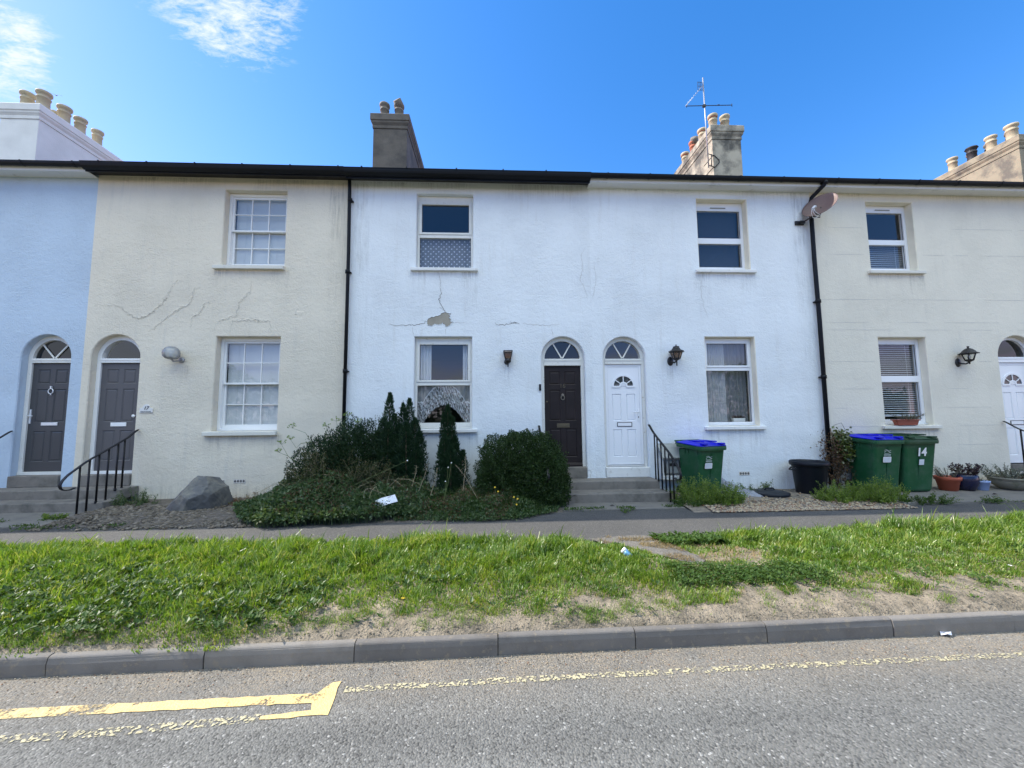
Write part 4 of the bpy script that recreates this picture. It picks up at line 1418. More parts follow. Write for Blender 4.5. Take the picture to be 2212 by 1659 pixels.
# --- cream house 17
h17 = house('cream rendered terraced house with small-paned white sash windows, grey arched door and seamed cracks', XB, -2.93)
W17 = [(-5.42, -4.20, 1.45, 3.30), (-5.41, -4.19, 4.73, 6.32)]
DO17 = (-7.73, -6.83, 0.46, 2.885)
build_wall(h17, M['cream_render'], XB, -2.93, W17, [DO17])
for q in W17:
    sash_window(h17, q, .14, M['sill_stone'])
fo, fr_, fcx = door_frame(h17, DO17, .12, 2.80, M['sash_white'], jw=.075, thr=.66)
fanlight(h17, fcx, 2.885, fr_, D + .12, M['sash_white'], (), M['glass'])
dx0, dx1 = -7.73 + .079, -6.83 - .079
d17 = slab_door(h17, dx0, dx1, .72, 2.79, D + .15, M['grey_door'], six_panels(dx0, dx1, .72, 2.79))
letterbox(d17, (dx0 + dx1) / 2 + .02, 1.60, D + .15, .29, .075, M['letter_white'])
kb2 = MB(); kb2.lathe([(.008, 0), (.012, .02), (.028, .032), (.030, .048), (.02, .058), (.002, .062)], (0, 0, 0), 14, M=Matrix.Translation((dx1 - .055, D + .15, 1.76)) @ Matrix.Rotation(PI / 2, 4, 'X'))
kb2.build('door_knob', M['letter_white'], d17)
ts = MB(); ts.box(-7.725, -6.835, D - .03, D + .25, .455, .66); ts.build('threshold', M['step_stone'], h17, bevel=.01)
ds = MB(); ds.box(-7.722, -6.838, D + .105, D + .20, .662, .718); ds.build('door_sill', M['sash_white'], h17, bevel=.004)
eaves(h17, XB, -2.93, 'black', .032); roof(h17, XB, -2.93)
rg = MB()
seams = [[(-7.75, 3.92), (-7.5, 3.93), (-7.3, 3.9), (-7.15, 3.80), (-7.0, 3.68), (-6.88, 3.66), (-6.79, 3.70), (-6.68, 3.77), (-6.57, 3.88), (-6.47, 4.0), (-6.41, 4.07), (-6.37, 4.21), (-6.28, 4.38), (-6.14, 4.42)],
         [(-6.72, 3.40), (-6.57, 3.5), (-6.44, 3.63), (-6.27, 3.76), (-6.15, 3.86), (-5.99, 3.95), (-5.92, 4.1), (-5.93, 4.21), (-5.80, 4.32)],
         [(-5.94, 3.48), (-5.89, 3.7), (-5.75, 3.8), (-5.71, 3.96), (-5.57, 4.0)],
         [(-5.50, 3.42), (-5.39, 3.62), (-5.27, 3.65), (-5.06, 3.73), (-5.04, 3.99), (-4.94, 4.09), (-4.83, 4.22), (-4.81, 4.43)],
         [(-5.20, 3.36), (-5.14, 3.63), (-4.98, 3.62), (-4.7, 3.64), (-4.62, 3.61), (-4.42, 3.62), (-4.40, 3.38)],
         [(-3.95, 4.2), (-3.9, 3.9), (-3.93, 3.75), (-3.72, 3.78), (-3.70, 4.05)]]
for s in seams:
    rg = MB()
    ridge_xz(rg, s, .030, .007, D + .001, jag=.035, sub=6)
    rg.build('crack_seam', M['cream_render'], h17)
for s in seams[:5]:
    cs = MB()
    ribbon_xz(cs, [(a + .012, b - .010) for a, b in s], .006, D - .008, jag=.03, sub=6)
    cs.build('crack_line', M['crack_line'], h17)
air_brick(h17, -4.84, .505); air_brick(h17, -5.22, .50, False)

# --- white house 16 (left half of the pair)
h16 = house('white rendered terraced house numbered 16 with dark brown arched door and bare mortar patch', -2.93, 2.03)
F16 = (-1.57, -.41, 4.725, 6.32); G16 = (-1.58, -.43, 1.455, 3.30)
DO16 = (.97, 1.86, .46, 2.86)
build_wall(h16, M['white_render'], -2.93, 2.03, [F16, G16], [DO16])
casement(h16, F16, .11, M['old_white'], (.115, .495, .567, .965), M['sill_white'], lw=.05, sub=False)
casement(h16, G16, .10, M['old_white'], (.078, .470, .530, .935), M['sill_white'], lw=.05)
fo, fr_, fcx = door_frame(h16, DO16, .09, 2.72, M['peeling'], jw=.065, thr=.665)
fanlight(h16, fcx, 2.86, fr_, D + .09, M['peeling'], (60, 120), M['fan_glass'])
dx0, dx1 = .97 + .069, 1.86 - .069
d16 = slab_door(h16, dx0, dx1, .675, 2.715, D + .125, M['brown_door'], six_panels(dx0, dx1, .675, 2.715))
wb = MB(); wb.extrude_x([(D + .085, .676), (D + .085, .71), (D + .124, .75), (D + .124, .676)], dx0 + .003, dx1 - .003); wb.build('weather_bar', M['brown_door'], d16)
lb = letterbox(d16, (dx0 + dx1) / 2, 1.495, D + .125, .26, .085, M['brass'])
fl = MB(); fl.box((dx0 + dx1) / 2 - .095, (dx0 + dx1) / 2 + .095, D + .110, D + .1128, 1.475, 1.515); fl.build('flap', M['brass'], lb, bevel=.003)
kn = MB(); kc = ((dx0 + dx1) / 2, D + .108, 2.06)
kn.tube([(kc[0] + .036 * math.cos(a), kc[1], kc[2] + .042 * math.sin(a)) for a in np.linspace(0, 2 * PI, 17)], .008, 6, cap=False)
kn.lathe([(.03, 0), (.03, .012), (.012, .02)], (0, 0, 0), 12, M=Matrix.Translation((kc[0], D + .124, kc[2] + .055)) @ Matrix.Rotation(PI / 2, 4, 'X'))
kn.build('door_knocker', M['pot_dark'], d16)
vs, fs = text_geo('16', .125, .004)
t16 = MB(); t16.add(vs, fs, Matrix.Translation(((dx0 + dx1) / 2, D + .118, 2.30)) @ TXT); t16.build('door_number', M['brass'], d16)
lk = MB(); lk.lathe([(.018, 0), (.018, .012), (.006, .016)], (0, 0, 0), 12, M=Matrix.Translation((dx0 + .05, D + .125, 1.98)) @ Matrix.Rotation(PI / 2, 4, 'X')); lk.build('door_lock', M['brass'], d16)
ts = MB(); ts.box(.975, 1.855, D - .025, D + .25, .455, .672); ts.build('threshold', M['step_stone'], h16, bevel=.012)
bl = MB(); bl.box(.945 - .03, .945 + .012, D - .028, D - .001, 2.20, 2.33); bl.build('bell_push', M['bin_black'], h16, bevel=.006)
eaves(h16, -2.93, 2.0, 'black'); roof(h16, -2.93, 2.03)
downpipe(h16, [(-2.91, 7.60, 6.52), (-2.91, 7.62, 6.3), (-2.90, 7.63, 5.0), (-2.90, 7.63, .5)], .034, [(-2.905, 7.625, 4.6), (-2.90, 7.63, 2.6), (-2.90, 7.63, 6.1)])
# shoe and outlet under the gutter
pb = MB()
poly = [(-1.33, 3.63), (-1.31, 3.665), (-1.26, 3.70), (-1.21, 3.705), (-1.12, 3.73), (-1.07, 3.755), (-1.03, 3.79), (-.97, 3.805), (-.93, 3.785), (-.86, 3.775), (-.905, 3.75), (-.865, 3.725), (-.89, 3.69), (-.855, 3.66), (-.87, 3.62), (-.81, 3.60), (-.86, 3.575), (-.885, 3.53), (-.93, 3.515), (-.97, 3.52), (-.985, 3.56), (-1.02, 3.585), (-1.06, 3.56), (-1.11, 3.55), (-1.18, 3.56), (-1.25, 3.53), (-1.30, 3.535), (-1.325, 3.57)]
pq = []
for a, b in zip(poly, poly[1:] + poly[:1]):
    for k in range(3):
        t = k / 3
        pq.append((a[0] + (b[0] - a[0]) * t + random.uniform(-.008, .008), a[1] + (b[1] - a[1]) * t + random.uniform(-.008, .008)))
pb.add([(p[0], D - .0025, p[1]) for p in pq], [tuple(range(len(pq)))])
pb.build('bare_patch', M['plaster_bare'], h16)
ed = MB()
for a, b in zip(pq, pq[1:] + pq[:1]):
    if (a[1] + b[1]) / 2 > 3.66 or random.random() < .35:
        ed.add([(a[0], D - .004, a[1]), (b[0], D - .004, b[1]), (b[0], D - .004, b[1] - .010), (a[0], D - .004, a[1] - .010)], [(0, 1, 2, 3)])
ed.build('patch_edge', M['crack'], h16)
fk = MB()
for a, b in zip(pq, pq[1:] + pq[:1]):
    if random.random() < .75:
        c_ = Vector((1.08 * -1 + .0, 3.66)); m_ = (Vector(a) + Vector(b)) / 2; o_ = (m_ - Vector((-1.07, 3.66))).normalized() * random.uniform(.008, .026)
        fk.add([(a[0], D - .010, a[1]), (b[0], D - .012, b[1]), (b[0] + o_.x, D - .0008, b[1] + o_.y), (a[0] + o_.x, D - .0008, a[1] + o_.y)], [(0, 1, 2, 3)])
fk.build('lifted_paint', M['white_render'], h16)
ck = MB()
for s, wd in (([(-1.1, 4.61), (-1.06, 4.43), (-1.08, 4.30)], .006), ([(-1.08, 4.30), (-1.05, 4.21), (-1.08, 4.12), (-1.1, 4.08), (-1.07, 3.98), (-1.03, 3.91), (-.99, 3.85), (-.97, 3.80)], .013), ([(-2.1, 3.56), (-1.95, 3.52), (-1.71, 3.54), (-1.55, 3.54), (-1.41, 3.57), (-1.32, 3.63)], .012),
              ([(.03, 3.59), (.11, 3.54), (.25, 3.55), (.39, 3.59), (.51, 3.58)], .011), ([(.34, 3.60), (.45, 3.60), (.54, 3.57)], .010)):
    ck = MB(); ribbon_xz(ck, s, wd, D - .003, jag=.016); ck.build('wall_crack', M['crack'], h16)
ck = MB()
for s in ([(.61, 3.59), (.69, 3.56), (.91, 3.55), (1.08, 3.54), (1.36, 3.56)], [(-.84, 3.59), (-.57, 3.59)], [(1.19, 3.5), (1.21, 3.31)], [(-.96, 3.52), (-.96, 3.35)], [(-1.09, 3.92), (-1.03, 3.86)], [(-1.62, 3.50), (-1.60, 3.32)],
          [(1.92, 5.2), (1.84, 5.0), (1.86, 4.7), (1.80, 4.5), (1.92, 4.25), (1.95, 4.1)], [(1.88, .64), (1.93, .58), (1.91, .47)]):
    ck = MB(); ribbon_xz(ck, s, .007, D - .003, jag=.014); ck.build('hairline_crack', M['crack_soft'], h16)
chimney(h16, -3.46, -2.49, 10.7, 13.1, 10.50, M['chimney_dark'],
        [(-3.24, 11.02, M['pot_dark'], 1.0, None), (-2.81, 11.02, M['pot_dark'], 1.0, 'tilt'), (-2.81, 11.8, M['pot_dark'], .9, None), (-3.24, 11.9, M['pot_dark'], .9, None)])

# --- white house 15 (right half of the pair)
h15 = house('white rendered terraced house with plain white arched door beside the black downpipe', 2.03, 6.90)
F15 = (4.37, 5.47, 4.745, 6.31); G15 = (4.40, 5.46, 1.455, 3.30)
DO15 = (2.235, 3.125, .46, 2.86)
build_wall(h15, M['white_render_b'], 2.03, 6.90, [F15, G15], [DO15], M['reveal_cream_glow'])
casement(h15, F15, .15, M['upvc'], (.115, .51, .59, .925), M['sill_white'], lw=.062, vent=True, opener=False)
casement(h15, G15, .13, M['upvc'], (.062, .315, .375, .957), M['sill_white'], lw=.052)
fo, fr_, fcx = door_frame(h15, DO15, .09, 2.745, M['peeling'], jw=.062, thr=.655)
fanlight(h15, fcx, 2.86, fr_, D + .09, M['peeling'], (60, 120), M['glass'])

def upvc_door(hs_, x0, x1, z0, z1, y, handle_right=True):
    """white plastic door: outer frame, leaf with half-round light and four raised panels"""
    f = MB(); frame_box(f, x0, x1, z0, z1, .05, y, y + .06, wb=.035)
    fo_ = f.build('door_surround', M['white_door'], hs_, bevel=.006)
    a, b, c, d = x0 + .052, x1 - .052, z0 + .037, z1 - .052
    w_, h_ = b - a, d - c
    cx = (a + b) / 2
    zf = c + h_ * .80; rf = w_ * .315
    df = MB()
    st = .085
    pw = (w_ - 2 * st - .10) / 2
    P = []
    for (q0, q1) in ((c + h_ * .065, c + h_ * .345), (c + h_ * .435, c + h_ * .715)):
        P += [(a + st, a + st + pw, q0, q1), (b - st - pw, b - st, q0, q1)]
    panel_front(df, a, b, c, d, P, y + .008, depth=.020, bev=.011)
    do = df.build('door', M['white_door'], hs_)
    # half-round light: frame ring, spokes and glass
    g = MB(); n = 16
    g.add([(cx, y + .0055, zf)] + [(cx + rf * math.cos(PI * k / n), y + .0055, zf + rf * math.sin(PI * k / n)) for k in range(n + 1)], [tuple(range(n + 2))])
    g.build('door_light', M['fan_glass'], do)
    rb = MB()
    for k in range(n):
        A, B = PI * k / n, PI * (k + 1) / n
        for (r0, r1) in ((rf - .004, rf + .034), (.055, .085)):
            q = [(cx + r1 * math.cos(A), zf + r1 * math.sin(A)), (cx + r1 * math.cos(B), zf + r1 * math.sin(B)), (cx + r0 * math.cos(B), zf + r0 * math.sin(B)), (cx + r0 * math.cos(A), zf + r0 * math.sin(A))]
            rb.add([(p[0], y - .008, p[1]) for p in q] + [(p[0], y + .0075, p[1]) for p in q], [(3, 2, 1, 0), (2, 3, 7, 6), (0, 1, 5, 4)])
    rb.box(cx - rf - .034, cx - .06, y - .0085, y + .0072, zf - .034, zf + .002)
    rb.box(cx + .06, cx + rf + .034, y - .0085, y + .0072, zf - .034, zf + .002)
    rb.add([(cx + .055 * math.cos(PI * k / 8), y - .002, zf + .055 * math.sin(PI * k / 8)) for k in range(9)], [tuple(range(9))])
    for an in (36, 90, 144):
        t = R(an); dv = Vector((math.cos(t), 0, math.sin(t))); sv = Vector((-math.sin(t), 0, math.cos(t))) * .008
        p0 = Vector((cx, 0, zf)) + dv * .08; p1 = Vector((cx, 0, zf)) + dv * rf
        rb.add([Vector((p.x, yy, p.z)) for yy in (y - .006, y + .007) for p in (p0 - sv, p1 - sv, p1 + sv, p0 + sv)], [(0, 1, 2, 3), (0, 4, 5, 1), (2, 6, 7, 3)])
    rb.build('light_frame', M['white_door'], do)
    lb_ = MB(); frame_box(lb_, cx - .155, cx + .155, c + h_ * .374, c + h_ * .414 + .012, .012, y - .004, y + .0075)
    lo = lb_.build('letterbox', M['lamp_black'], do, bevel=.003)
    lp = MB(); lp.box(cx - .142, cx + .142, y - .001, y + .0072, c + h_ * .374 + .013, c + h_ * .414 - .001); lp.build('flap', M['white_door'], lo)
    s = 1 if handle_right else -1
    hx = b - .035 if handle_right else a + .035
    hz = c + h_ * .50
    hb = MB(); hb.box(hx - .016, hx + .016, y - .004, y + .0075, hz - .13, hz + .11)
    hb.tube([(hx, y, hz + .05), (hx, y - .045, hz + .05), (hx - s * .12, y - .048, hz + .05)], .010, 8)
    ho = hb.build('door_handle', M['upvc'], do, bevel=.004)
    kh = MB(); kh.box(hx - .006, hx + .006, y - .0062, y - .0045, hz - .075, hz - .035); kh.build('keyhole', M['lamp_black'], ho)
    return do
upvc_door(h15, 2.235 + .066, 3.125 - .066, .69, 2.742, D + .105)
ts = MB(); ts.box(2.24, 3.12, D - .02, D + .25, .455, .655); ts.build('threshold', M['sill_white'], h15, bevel=.012)
sb = MB(); sb.extrude_x([(D + .055, .66), (D + .055, .672), (D + .10, .688), (D + .2, .688), (D + .2, .66)], 2.30, 3.06); sb.build('door_sill', M['alu'], h15)
eaves(h15, 2.0, 6.90, 'white'); roof(h15, 2.03, 6.90)
air_brick(h15, 5.075, .495)
downpipe(h15, [(6.99, 7.39, 6.55), (6.985, 7.40, 6.50), (6.93, 7.50, 6.42), (6.865, 7.60, 6.33), (6.845, 7.62, 6.22), (6.84, 7.625, 5.0), (6.85, 7.625, 3.6), (6.83, 7.625, .25)], .041,
         [(6.845, 7.625, 6.15), (6.85, 7.625, 4.05), (6.845, 7.625, 2.45), (6.99, 7.39, 6.54)])
ck = MB()
for s in ([(4.40, 4.62), (4.36, 4.35), (4.40, 4.0), (4.5, 3.7)], [(4.36, 4.38), (4.50, 4.37)], [(2.1, 4.9), (2.14, 4.5), (2.05, 4.1)]):
    ck = MB(); ribbon_xz(ck, s, .007, D - .003, jag=.014); ck.build('hairline_crack', M['crack_soft'], h15)
chimney(h15, 6.66, 7.56, 10.7, 13.0, 10.44, M['chimney_pale'],
        [(6.90, 11.0, M['pot_buff'], .98, 'cap'), (7.30, 11.02, M['pot_buff'], .98, None), (6.90, 11.6, M['pot_buff'], 1.0, 'cap'), (6.90, 12.16, M['pot_red'], 1.0, 'tilt'), (6.90, 12.74, M['pot_buff'], .95, 'cap')])

# --- stone coloured house 14
h14 = house('pale stone coloured terraced house with lined render and two green bins below its window', 6.90, 11.98)
F14 = (8.18, 9.25, 4.76, 6.32); G14 = (8.19, 9.25, 1.435, 3.30)
DO14 = (10.87, 11.77, .46, 2.89)
build_wall(h14, M['stone_render'], 6.90, 11.98, [F14, G14], [DO14], M['reveal_cream_glow'])
casement(h14, F14, .16, M['upvc'], (.105, .505, .58, .925), M['sill_stone'], lw=.07, vent=True, opener=False)
casement(h14, G14, .15, M['upvc'], (.068, .435, .508, .935), M['sill_stone'], lw=.07, opener=False)
fo, fr_, fcx = door_frame(h14, DO14, .12, 2.77, M['upvc'], jw=.055, thr=.60)
fanlight(h14, fcx, 2.89, fr_, D + .12, M['upvc'], (), M['fan_glass'])
upvc_door(h14, 10.87 + .06, 11.77 - .06, .60, 2.766, D + .135)
ts = MB(); ts.box(10.875, 11.765, D - .02, D + .25, .455, .60); ts.build('threshold', M['step_stone'], h14, bevel=.012)
for z in (1.02, 1.42, 1.80, 2.20, 2.78, 3.46, 3.62, 4.12, 5.12, 5.72):
    x = 6.95 + random.uniform(0, .3)
    while x < 11.9:
        e = min(11.9, x + random.uniform(.35, 1.6))
        segs = [(x, e)]
        for (xl, xr, zb, zt) in (F14, G14, (10.87, 11.77, .46, 3.34)):
            if zb - .1 < z < zt + .03:
                segs = [s for p, q in segs for s in ((p, min(q, xl - .13)), (max(p, xr + .13), q)) if s[1] - s[0] > .05]
        for p, q in segs:
            jl = MB()
            ribbon_xz(jl, [(p, z), ((p + q) / 2, z), (q, z)], .007, D - .002, jag=.002, sub=4)
            jl.build('render_line', M['crack_soft'], h14)
        x = e + random.uniform(.1, .9)
eaves(h14, 6.90, 11.98, 'white'); roof(h14, 6.90, 11.98)

h13 = house('end house at right edge, showing only its tan chimney with buff pots', 11.98, 17.0)
build_wall(h13, M['cream_render'], 11.98, 17.0, [], [])
eaves(h13, 11.98, 17.0, 'white'); roof(h13, 11.98, 17.0)
chimney(h13, 16.62, 17.6, 10.7, 13.2, 10.42, M['chimney_tan'],
        [(16.9, 11.0, M['pot_buff'], 1.1, None), (16.9, 11.52, M['pot_buff'], 1.0, None), (16.9, 12.05, M['pot_black'], 1.0, 'lid'), (16.9, 12.62, M['pot_buff'], 1.0, None),
         (17.3, 11.3, M['pot_dark'], .9, None), (17.3, 11.85, M['pot_dark'], .9, None), (17.3, 12.35, M['pot_dark'], .9, None)])

# ------------------------------------------------------------------ weather stains under sills, lamps and joints
def stain_mat(name, col, dens):
    m, nt, out = new_mat(name)
    d = N(nt, 'BsdfDiffuse'); d.inputs[0].default_value = (*col, 1)
    t = N(nt, 'BsdfTransparent')
    uvc = coords(nt, (1, 1, 1), 'UV')
    sp_ = N(nt, 'SeparateXYZ'); L(nt, uvc, 0, sp_, 0)
    ob = coords(nt, (26, 1, 1.6)); n1 = noise(nt, ob, 1.0, 6, 0.65)
    ob2 = coords(nt, (3, 1, 3)); n2 = noise(nt, ob2, 1.0, 5, 0.6)
    r1 = ramp(nt, [(0.42, 0.0), (0.68, 1.0)]); L(nt, n1, 0, r1, 0)
    r2 = ramp(nt, [(0.35, 0.1), (0.65, 1.0)]); L(nt, n2, 0, r2, 0)
    rv = ramp(nt, [(0.0, 0.0), (0.6, 0.45), (1.0, 1.0)]); L(nt, sp_, 1, rv, 0)
    ru = ramp(nt, [(0.0, 0.0), (0.12, 1.0), (0.88, 1.0), (1.0, 0.0)]); L(nt, sp_, 0, ru, 0)
    cur = r1
    for q_ in (r2, rv, ru):
        mm_ = N(nt, 'Math'); mm_.operation = 'MULTIPLY'; L(nt, cur, 0, mm_, 0); L(nt, q_, 0, mm_, 1); cur = mm_
    md_ = N(nt, 'Math'); md_.operation = 'MULTIPLY'; L(nt, cur, 0, md_, 0); md_.inputs[1].default_value = dens
    mx_ = N(nt, 'MixShader'); L(nt, md_, 0, mx_, 0); L(nt, t, 0, mx_, 1); L(nt, d, 0, mx_, 2)
    L(nt, mx_, 0, out, 0)
    return m
M['rain_stain'] = stain_mat('rain_streaks', (0.34, 0.33, 0.29), 0.42)
M['rust_stain'] = stain_mat('rusty_streak', (0.34, 0.26, 0.18), 0.6)
M['damp_stain'] = stain_mat('damp_blotches', (0.40, 0.38, 0.33), 0.42)
def stain(hs_, x0, x1, zt, zb, mat, name='rain_stain', y=.0017):
    v_ = np.array([(x0, D - y, zb), (x1, D - y, zb), (x1, D - y, zt), (x0, D - y, zt)])
    np_obj(name, v_, np.array([[0, 1, 2, 3]]), mat, hs_, uv=np.array([(0, 0), (1, 0), (1, 1), (0, 1)]))
for hs_, wins in ((h17, W17), (h16, [F16, G16]), (h15, [F15, G15]), (h14, [F14, G14])):
    for (xl, xr, zb, zt) in wins:
        stain(hs_, xl - .16, xl + .22, zb - .075, zb - random.uniform(.5, .9), M['rain_stain'])
        stain(hs_, xr - .25, xr + .14, zb - .075, zb - random.uniform(.5, 1.0), M['rain_stain'])
        stain(hs_, xl + .3, xr - .3, zb - .075, zb - random.uniform(.2, .4), M['rain_stain'])
for hs_, a, b, l_ in ((h17, -7.6, -5.5, .55), (h17, -5.0, -3.1, .6), (h16, -2.7, -.4, .5), (h16, .2, 1.95, .75), (h15, 2.1, 4.2, .45), (h15, 5.2, 6.75, .6), (h14, 7.05, 8.4, .6), (h14, 9.4, 11.8, .5)):
    stain(hs_, a, b, 6.55, 6.55 - l_ * .55, M['rain_stain'])
for hs_, x_, z_ in ((h17, -5.98, 2.72), (h16, .28, 2.70), (h15, 3.64, 2.72), (h14, 9.92, 2.74)):
    stain(hs_, x_ - .09, x_ + .09, z_, z_ - .45, M['rust_stain'], 'rust_stain')
stain(h15, 6.45, 6.79, 6.5, 1.2, M['rain_stain']); stain(h16, -2.86, -2.5, 6.5, 2.2, M['rain_stain']); stain(h17, -3.35, -2.96, 6.5, 2.4, M['rain_stain'])
def damp(hs_, x0, x1, zt):
    v_ = np.array([(x0, D - .0013, .06), (x1, D - .0013, .06), (x1, D - .0013, zt), (x0, D - .0013, zt)])
    np_obj('damp_stain', v_, np.array([[0, 1, 2, 3]]), M['damp_stain'], hs_, uv=np.array([(0, 1), (1, 1), (1, 0), (0, 0)]))
damp(h15, 5.5, 6.8, 1.0); damp(h15, 3.8, 5.6, .55); damp(h17, -6.6, -3.0, .75); damp(h16, -2.0, .9, .8); damp(h14, 8.5, 10.8, .55)

# ------------------------------------------------------------------ blinds and curtains inside the windows
blind('white venetian blind inside the upper sash window of the cream house', -5.33, -4.28, 4.78, 6.26, D + .262, M['blind_white'], pitch=.030, tilt=82, chord=.036)
blind('white venetian blind inside the lower sash window of the cream house', -5.34, -4.29, 1.50, 3.24, D + .262, M['blind_white'], pitch=.030, tilt=82, chord=.036)
blind('grey venetian blind inside the ground floor window above the bins', 8.22, 9.235, 1.62, 3.25, D + .255, M['blind_grey'], pitch=.046, tilt=24, chord=.034)
blind('grey venetian blind inside the upper window right of the dish', 8.22, 9.235, 4.80, 5.52, D + .27, M['blind_grey'], pitch=.046, tilt=40, chord=.036)
drape('net_curtain', 'half-height net curtain with diamond spots in the upper window over the cracks', 'curtain', -1.52, -.46, 4.78, 5.43, D + .20, M['spots'], 9, .012, 'curtains inside the windows', seed=3)
def hem16(x):
    t = (x + 1.0) / .42
    b = 1.56 + max(0.0, 0.36 * (1 - t * t)) if abs(t) < 1 else 1.54
    return b + .03 * abs(((x * 13.0) % 1.0) - .5)
drape('lace_curtain', 'lace net curtain with arched hem in the ground floor window behind the conifer', 'curtain', -1.54, -.46, 1.54, 2.42, D + .185, M['lace'], 10, .012, 'curtains inside the windows', hem=hem16, rows=30, seed=4, uvs='hem')
drape('side_curtain', 'narrow white curtain at the left of the window above the lace', 'curtain', -1.53, -1.27, 2.42, 3.26, D + .20, M['drape_white'], 4, .02, 'curtains inside the windows', seed=5)
drape('side_curtain', 'narrow white curtain at the right of the window above the lace', 'curtain', -.63, -.47, 2.42, 3.26, D + .20, M['drape_white'], 3, .02, 'curtains inside the windows', seed=6)
drape('net_curtain', 'long sheer curtain at the left of the ground floor window beside the lantern', 'curtain', 4.46, 4.92, 1.50, 3.26, D + .225, M['net'], 9, .018, 'curtains inside the windows', seed=7)
drape('net_curtain', 'thin voile curtain drawn across the right of the ground floor window beside the lantern', 'curtain', 4.92, 5.42, 1.50, 3.26, D + .29, M['net_thin'], 6, .02, 'curtains inside the windows', seed=8)
drape('net_curtain', 'faint thin curtain behind the dark upper window left of the dish', 'curtain', 4.45, 5.42, 4.80, 6.2, D + .32, M['net_faint'], 8, .02, 'curtains inside the windows', seed=9)
# planter standing on the window board of house 15
pl = thing('window_planter', 'small white patterned planter standing inside the ground floor window', 'planter', (5.16, D + .22, 1.52))
q = MB(); q.loft([[(5.16 - a, D + .22 - b, z), (5.16 + a, D + .22 - b, z), (5.16 + a, D + .22 + b, z), (5.16 - a, D + .22 + b, z)] for a, b, z in ((.12, .03, 1.50), (.135, .035, 1.61))])
q.build('trough', M['sign_white'], pl, bevel=.005)
n_ = 60; ps = np.stack([rng.uniform(5.04, 5.28, n_), D + .22 + rng.uniform(-.03, .03, n_), np.full(n_, 1.605)], 1)
v, f = leaf_arrays(ps, np.stack([rng.normal(0, .5, n_), rng.normal(0, .3, n_), np.ones(n_)], 1), rand_dir(n_), rng.uniform(.04, .09, n_), rng.uniform(.012, .02, n_))
np_obj('leaves', v, f, M['purple_leaf'], pl)
# ------------------------------------------------------------------ steps and handrails
st = thing('door_steps', 'worn concrete steps up to the brown and white doors', 'steps', (2.15, 7.3, .13), 'front door steps')
s = MB(); s.box(.90, 3.15, 7.30, 7.695, .28, .455); s.build('upper_step', M['step_stone'], st, bevel=.02, seg=3)
s = MB(); s.box(.88, 3.19, 6.90, 7.299, .08, .305); s.build('lower_step', M['step_stone'], st, bevel=.02, seg=3)
st2 = thing('door_steps', 'worn concrete steps up to the two grey arched doors at left', 'steps', (-8.3, 7.3, .13), 'front door steps')
s = MB(); s.box(-10.0, -6.66, 7.32, 7.695, .27, .455); s.build('upper_step', M['step_stone'], st2, bevel=.02, seg=3)
s = MB(); s.box(-10.05, -6.62, 6.98, 7.319, .08, .30); s.build('lower_step', M['step_stone'], st2, bevel=.02, seg=3)

def handrail():
    t = thing('handrail', 'x', 'handrail', (0, 0, 0), 'black iron handrails beside the doors')
    # built locally: X = 0, wall at Y = 0, ground at Z = 0
    def rz(y): return 1.345 + .507 * y
    path = [(0, .0, 1.37), (0, -.06, 1.335)] + [(0, y, rz(y) - .02) for y in (-.2, -.45, -.7, -.9)]
    path += [(0, -1.04, .77), (0, -1.15, .70), (0, -1.23, .62), (0, -1.265, .55), (0, -1.25, .49), (0, -1.19, .455), (0, -1.11, .45), (0, -1.045, .475)]
    P = []
    for i in range(len(path) - 1):
        a, b = Vector(path[i]), Vector(path[i + 1])
        for k in range(4): P.append(a.lerp(b, k / 4))
    P.append(Vector(path[-1]))
    Q = P[:]
    for _ in range(3):
        Q = [Q[0]] + [(Q[i - 1] + Q[i] * 2 + Q[i + 1]) / 4 for i in range(1, len(Q) - 1)] + [Q[-1]]
    m = MB()
    loops = []
    for i, p in enumerate(Q):
        tn = (Q[min(i + 1, len(Q) - 1)] - Q[max(i - 1, 0)]).normalized()
        nrm = Vector((1, 0, 0)).cross(tn)
        hw, ht = .022, .007
        loops.append([p + Vector((hw, 0, 0)) + nrm * ht, p - Vector((hw, 0, 0)) + nrm * ht, p - Vector((hw, 0, 0)) - nrm * ht, p + Vector((hw, 0, 0)) - nrm * ht])
    m.loft(loops)
    m.build('rail', M['black_iron'], t, bevel=.003)
    for y, zb in ((-.25, .32), (-.37, .32), (-.53, .17), (-.69, .17), (-.84, .0), (-.985, .0)):
        b = MB(); b.tube([(0, y, zb - .02), (0, y, rz(y) - .025 if y > -.9 else .815)], .0145, 8)
        b.tube([(0, y, zb - .02), (0, y, zb + .02)], .020, 8)
        b.build('baluster', M['black_iron'], t)
    return t
hr = handrail()
for i, (x, lab) in enumerate(((3.13, 'black iron handrail between the white door and blue-lidded bin'), (-6.74, 'black iron handrail with scrolled end in front of the grey door of the cream house'),
                              (.90, 'black iron handrail buried in the round bush by the brown door'), (-9.0, 'black iron handrail left of the charcoal door, cut by the picture edge'), (10.78, 'black iron handrail beside the white door above the stone bowl'))):
    o = hr if i == 0 else copy_tree(hr)
    o.location = (x, D - .02, .13)
    o['label'] = lab

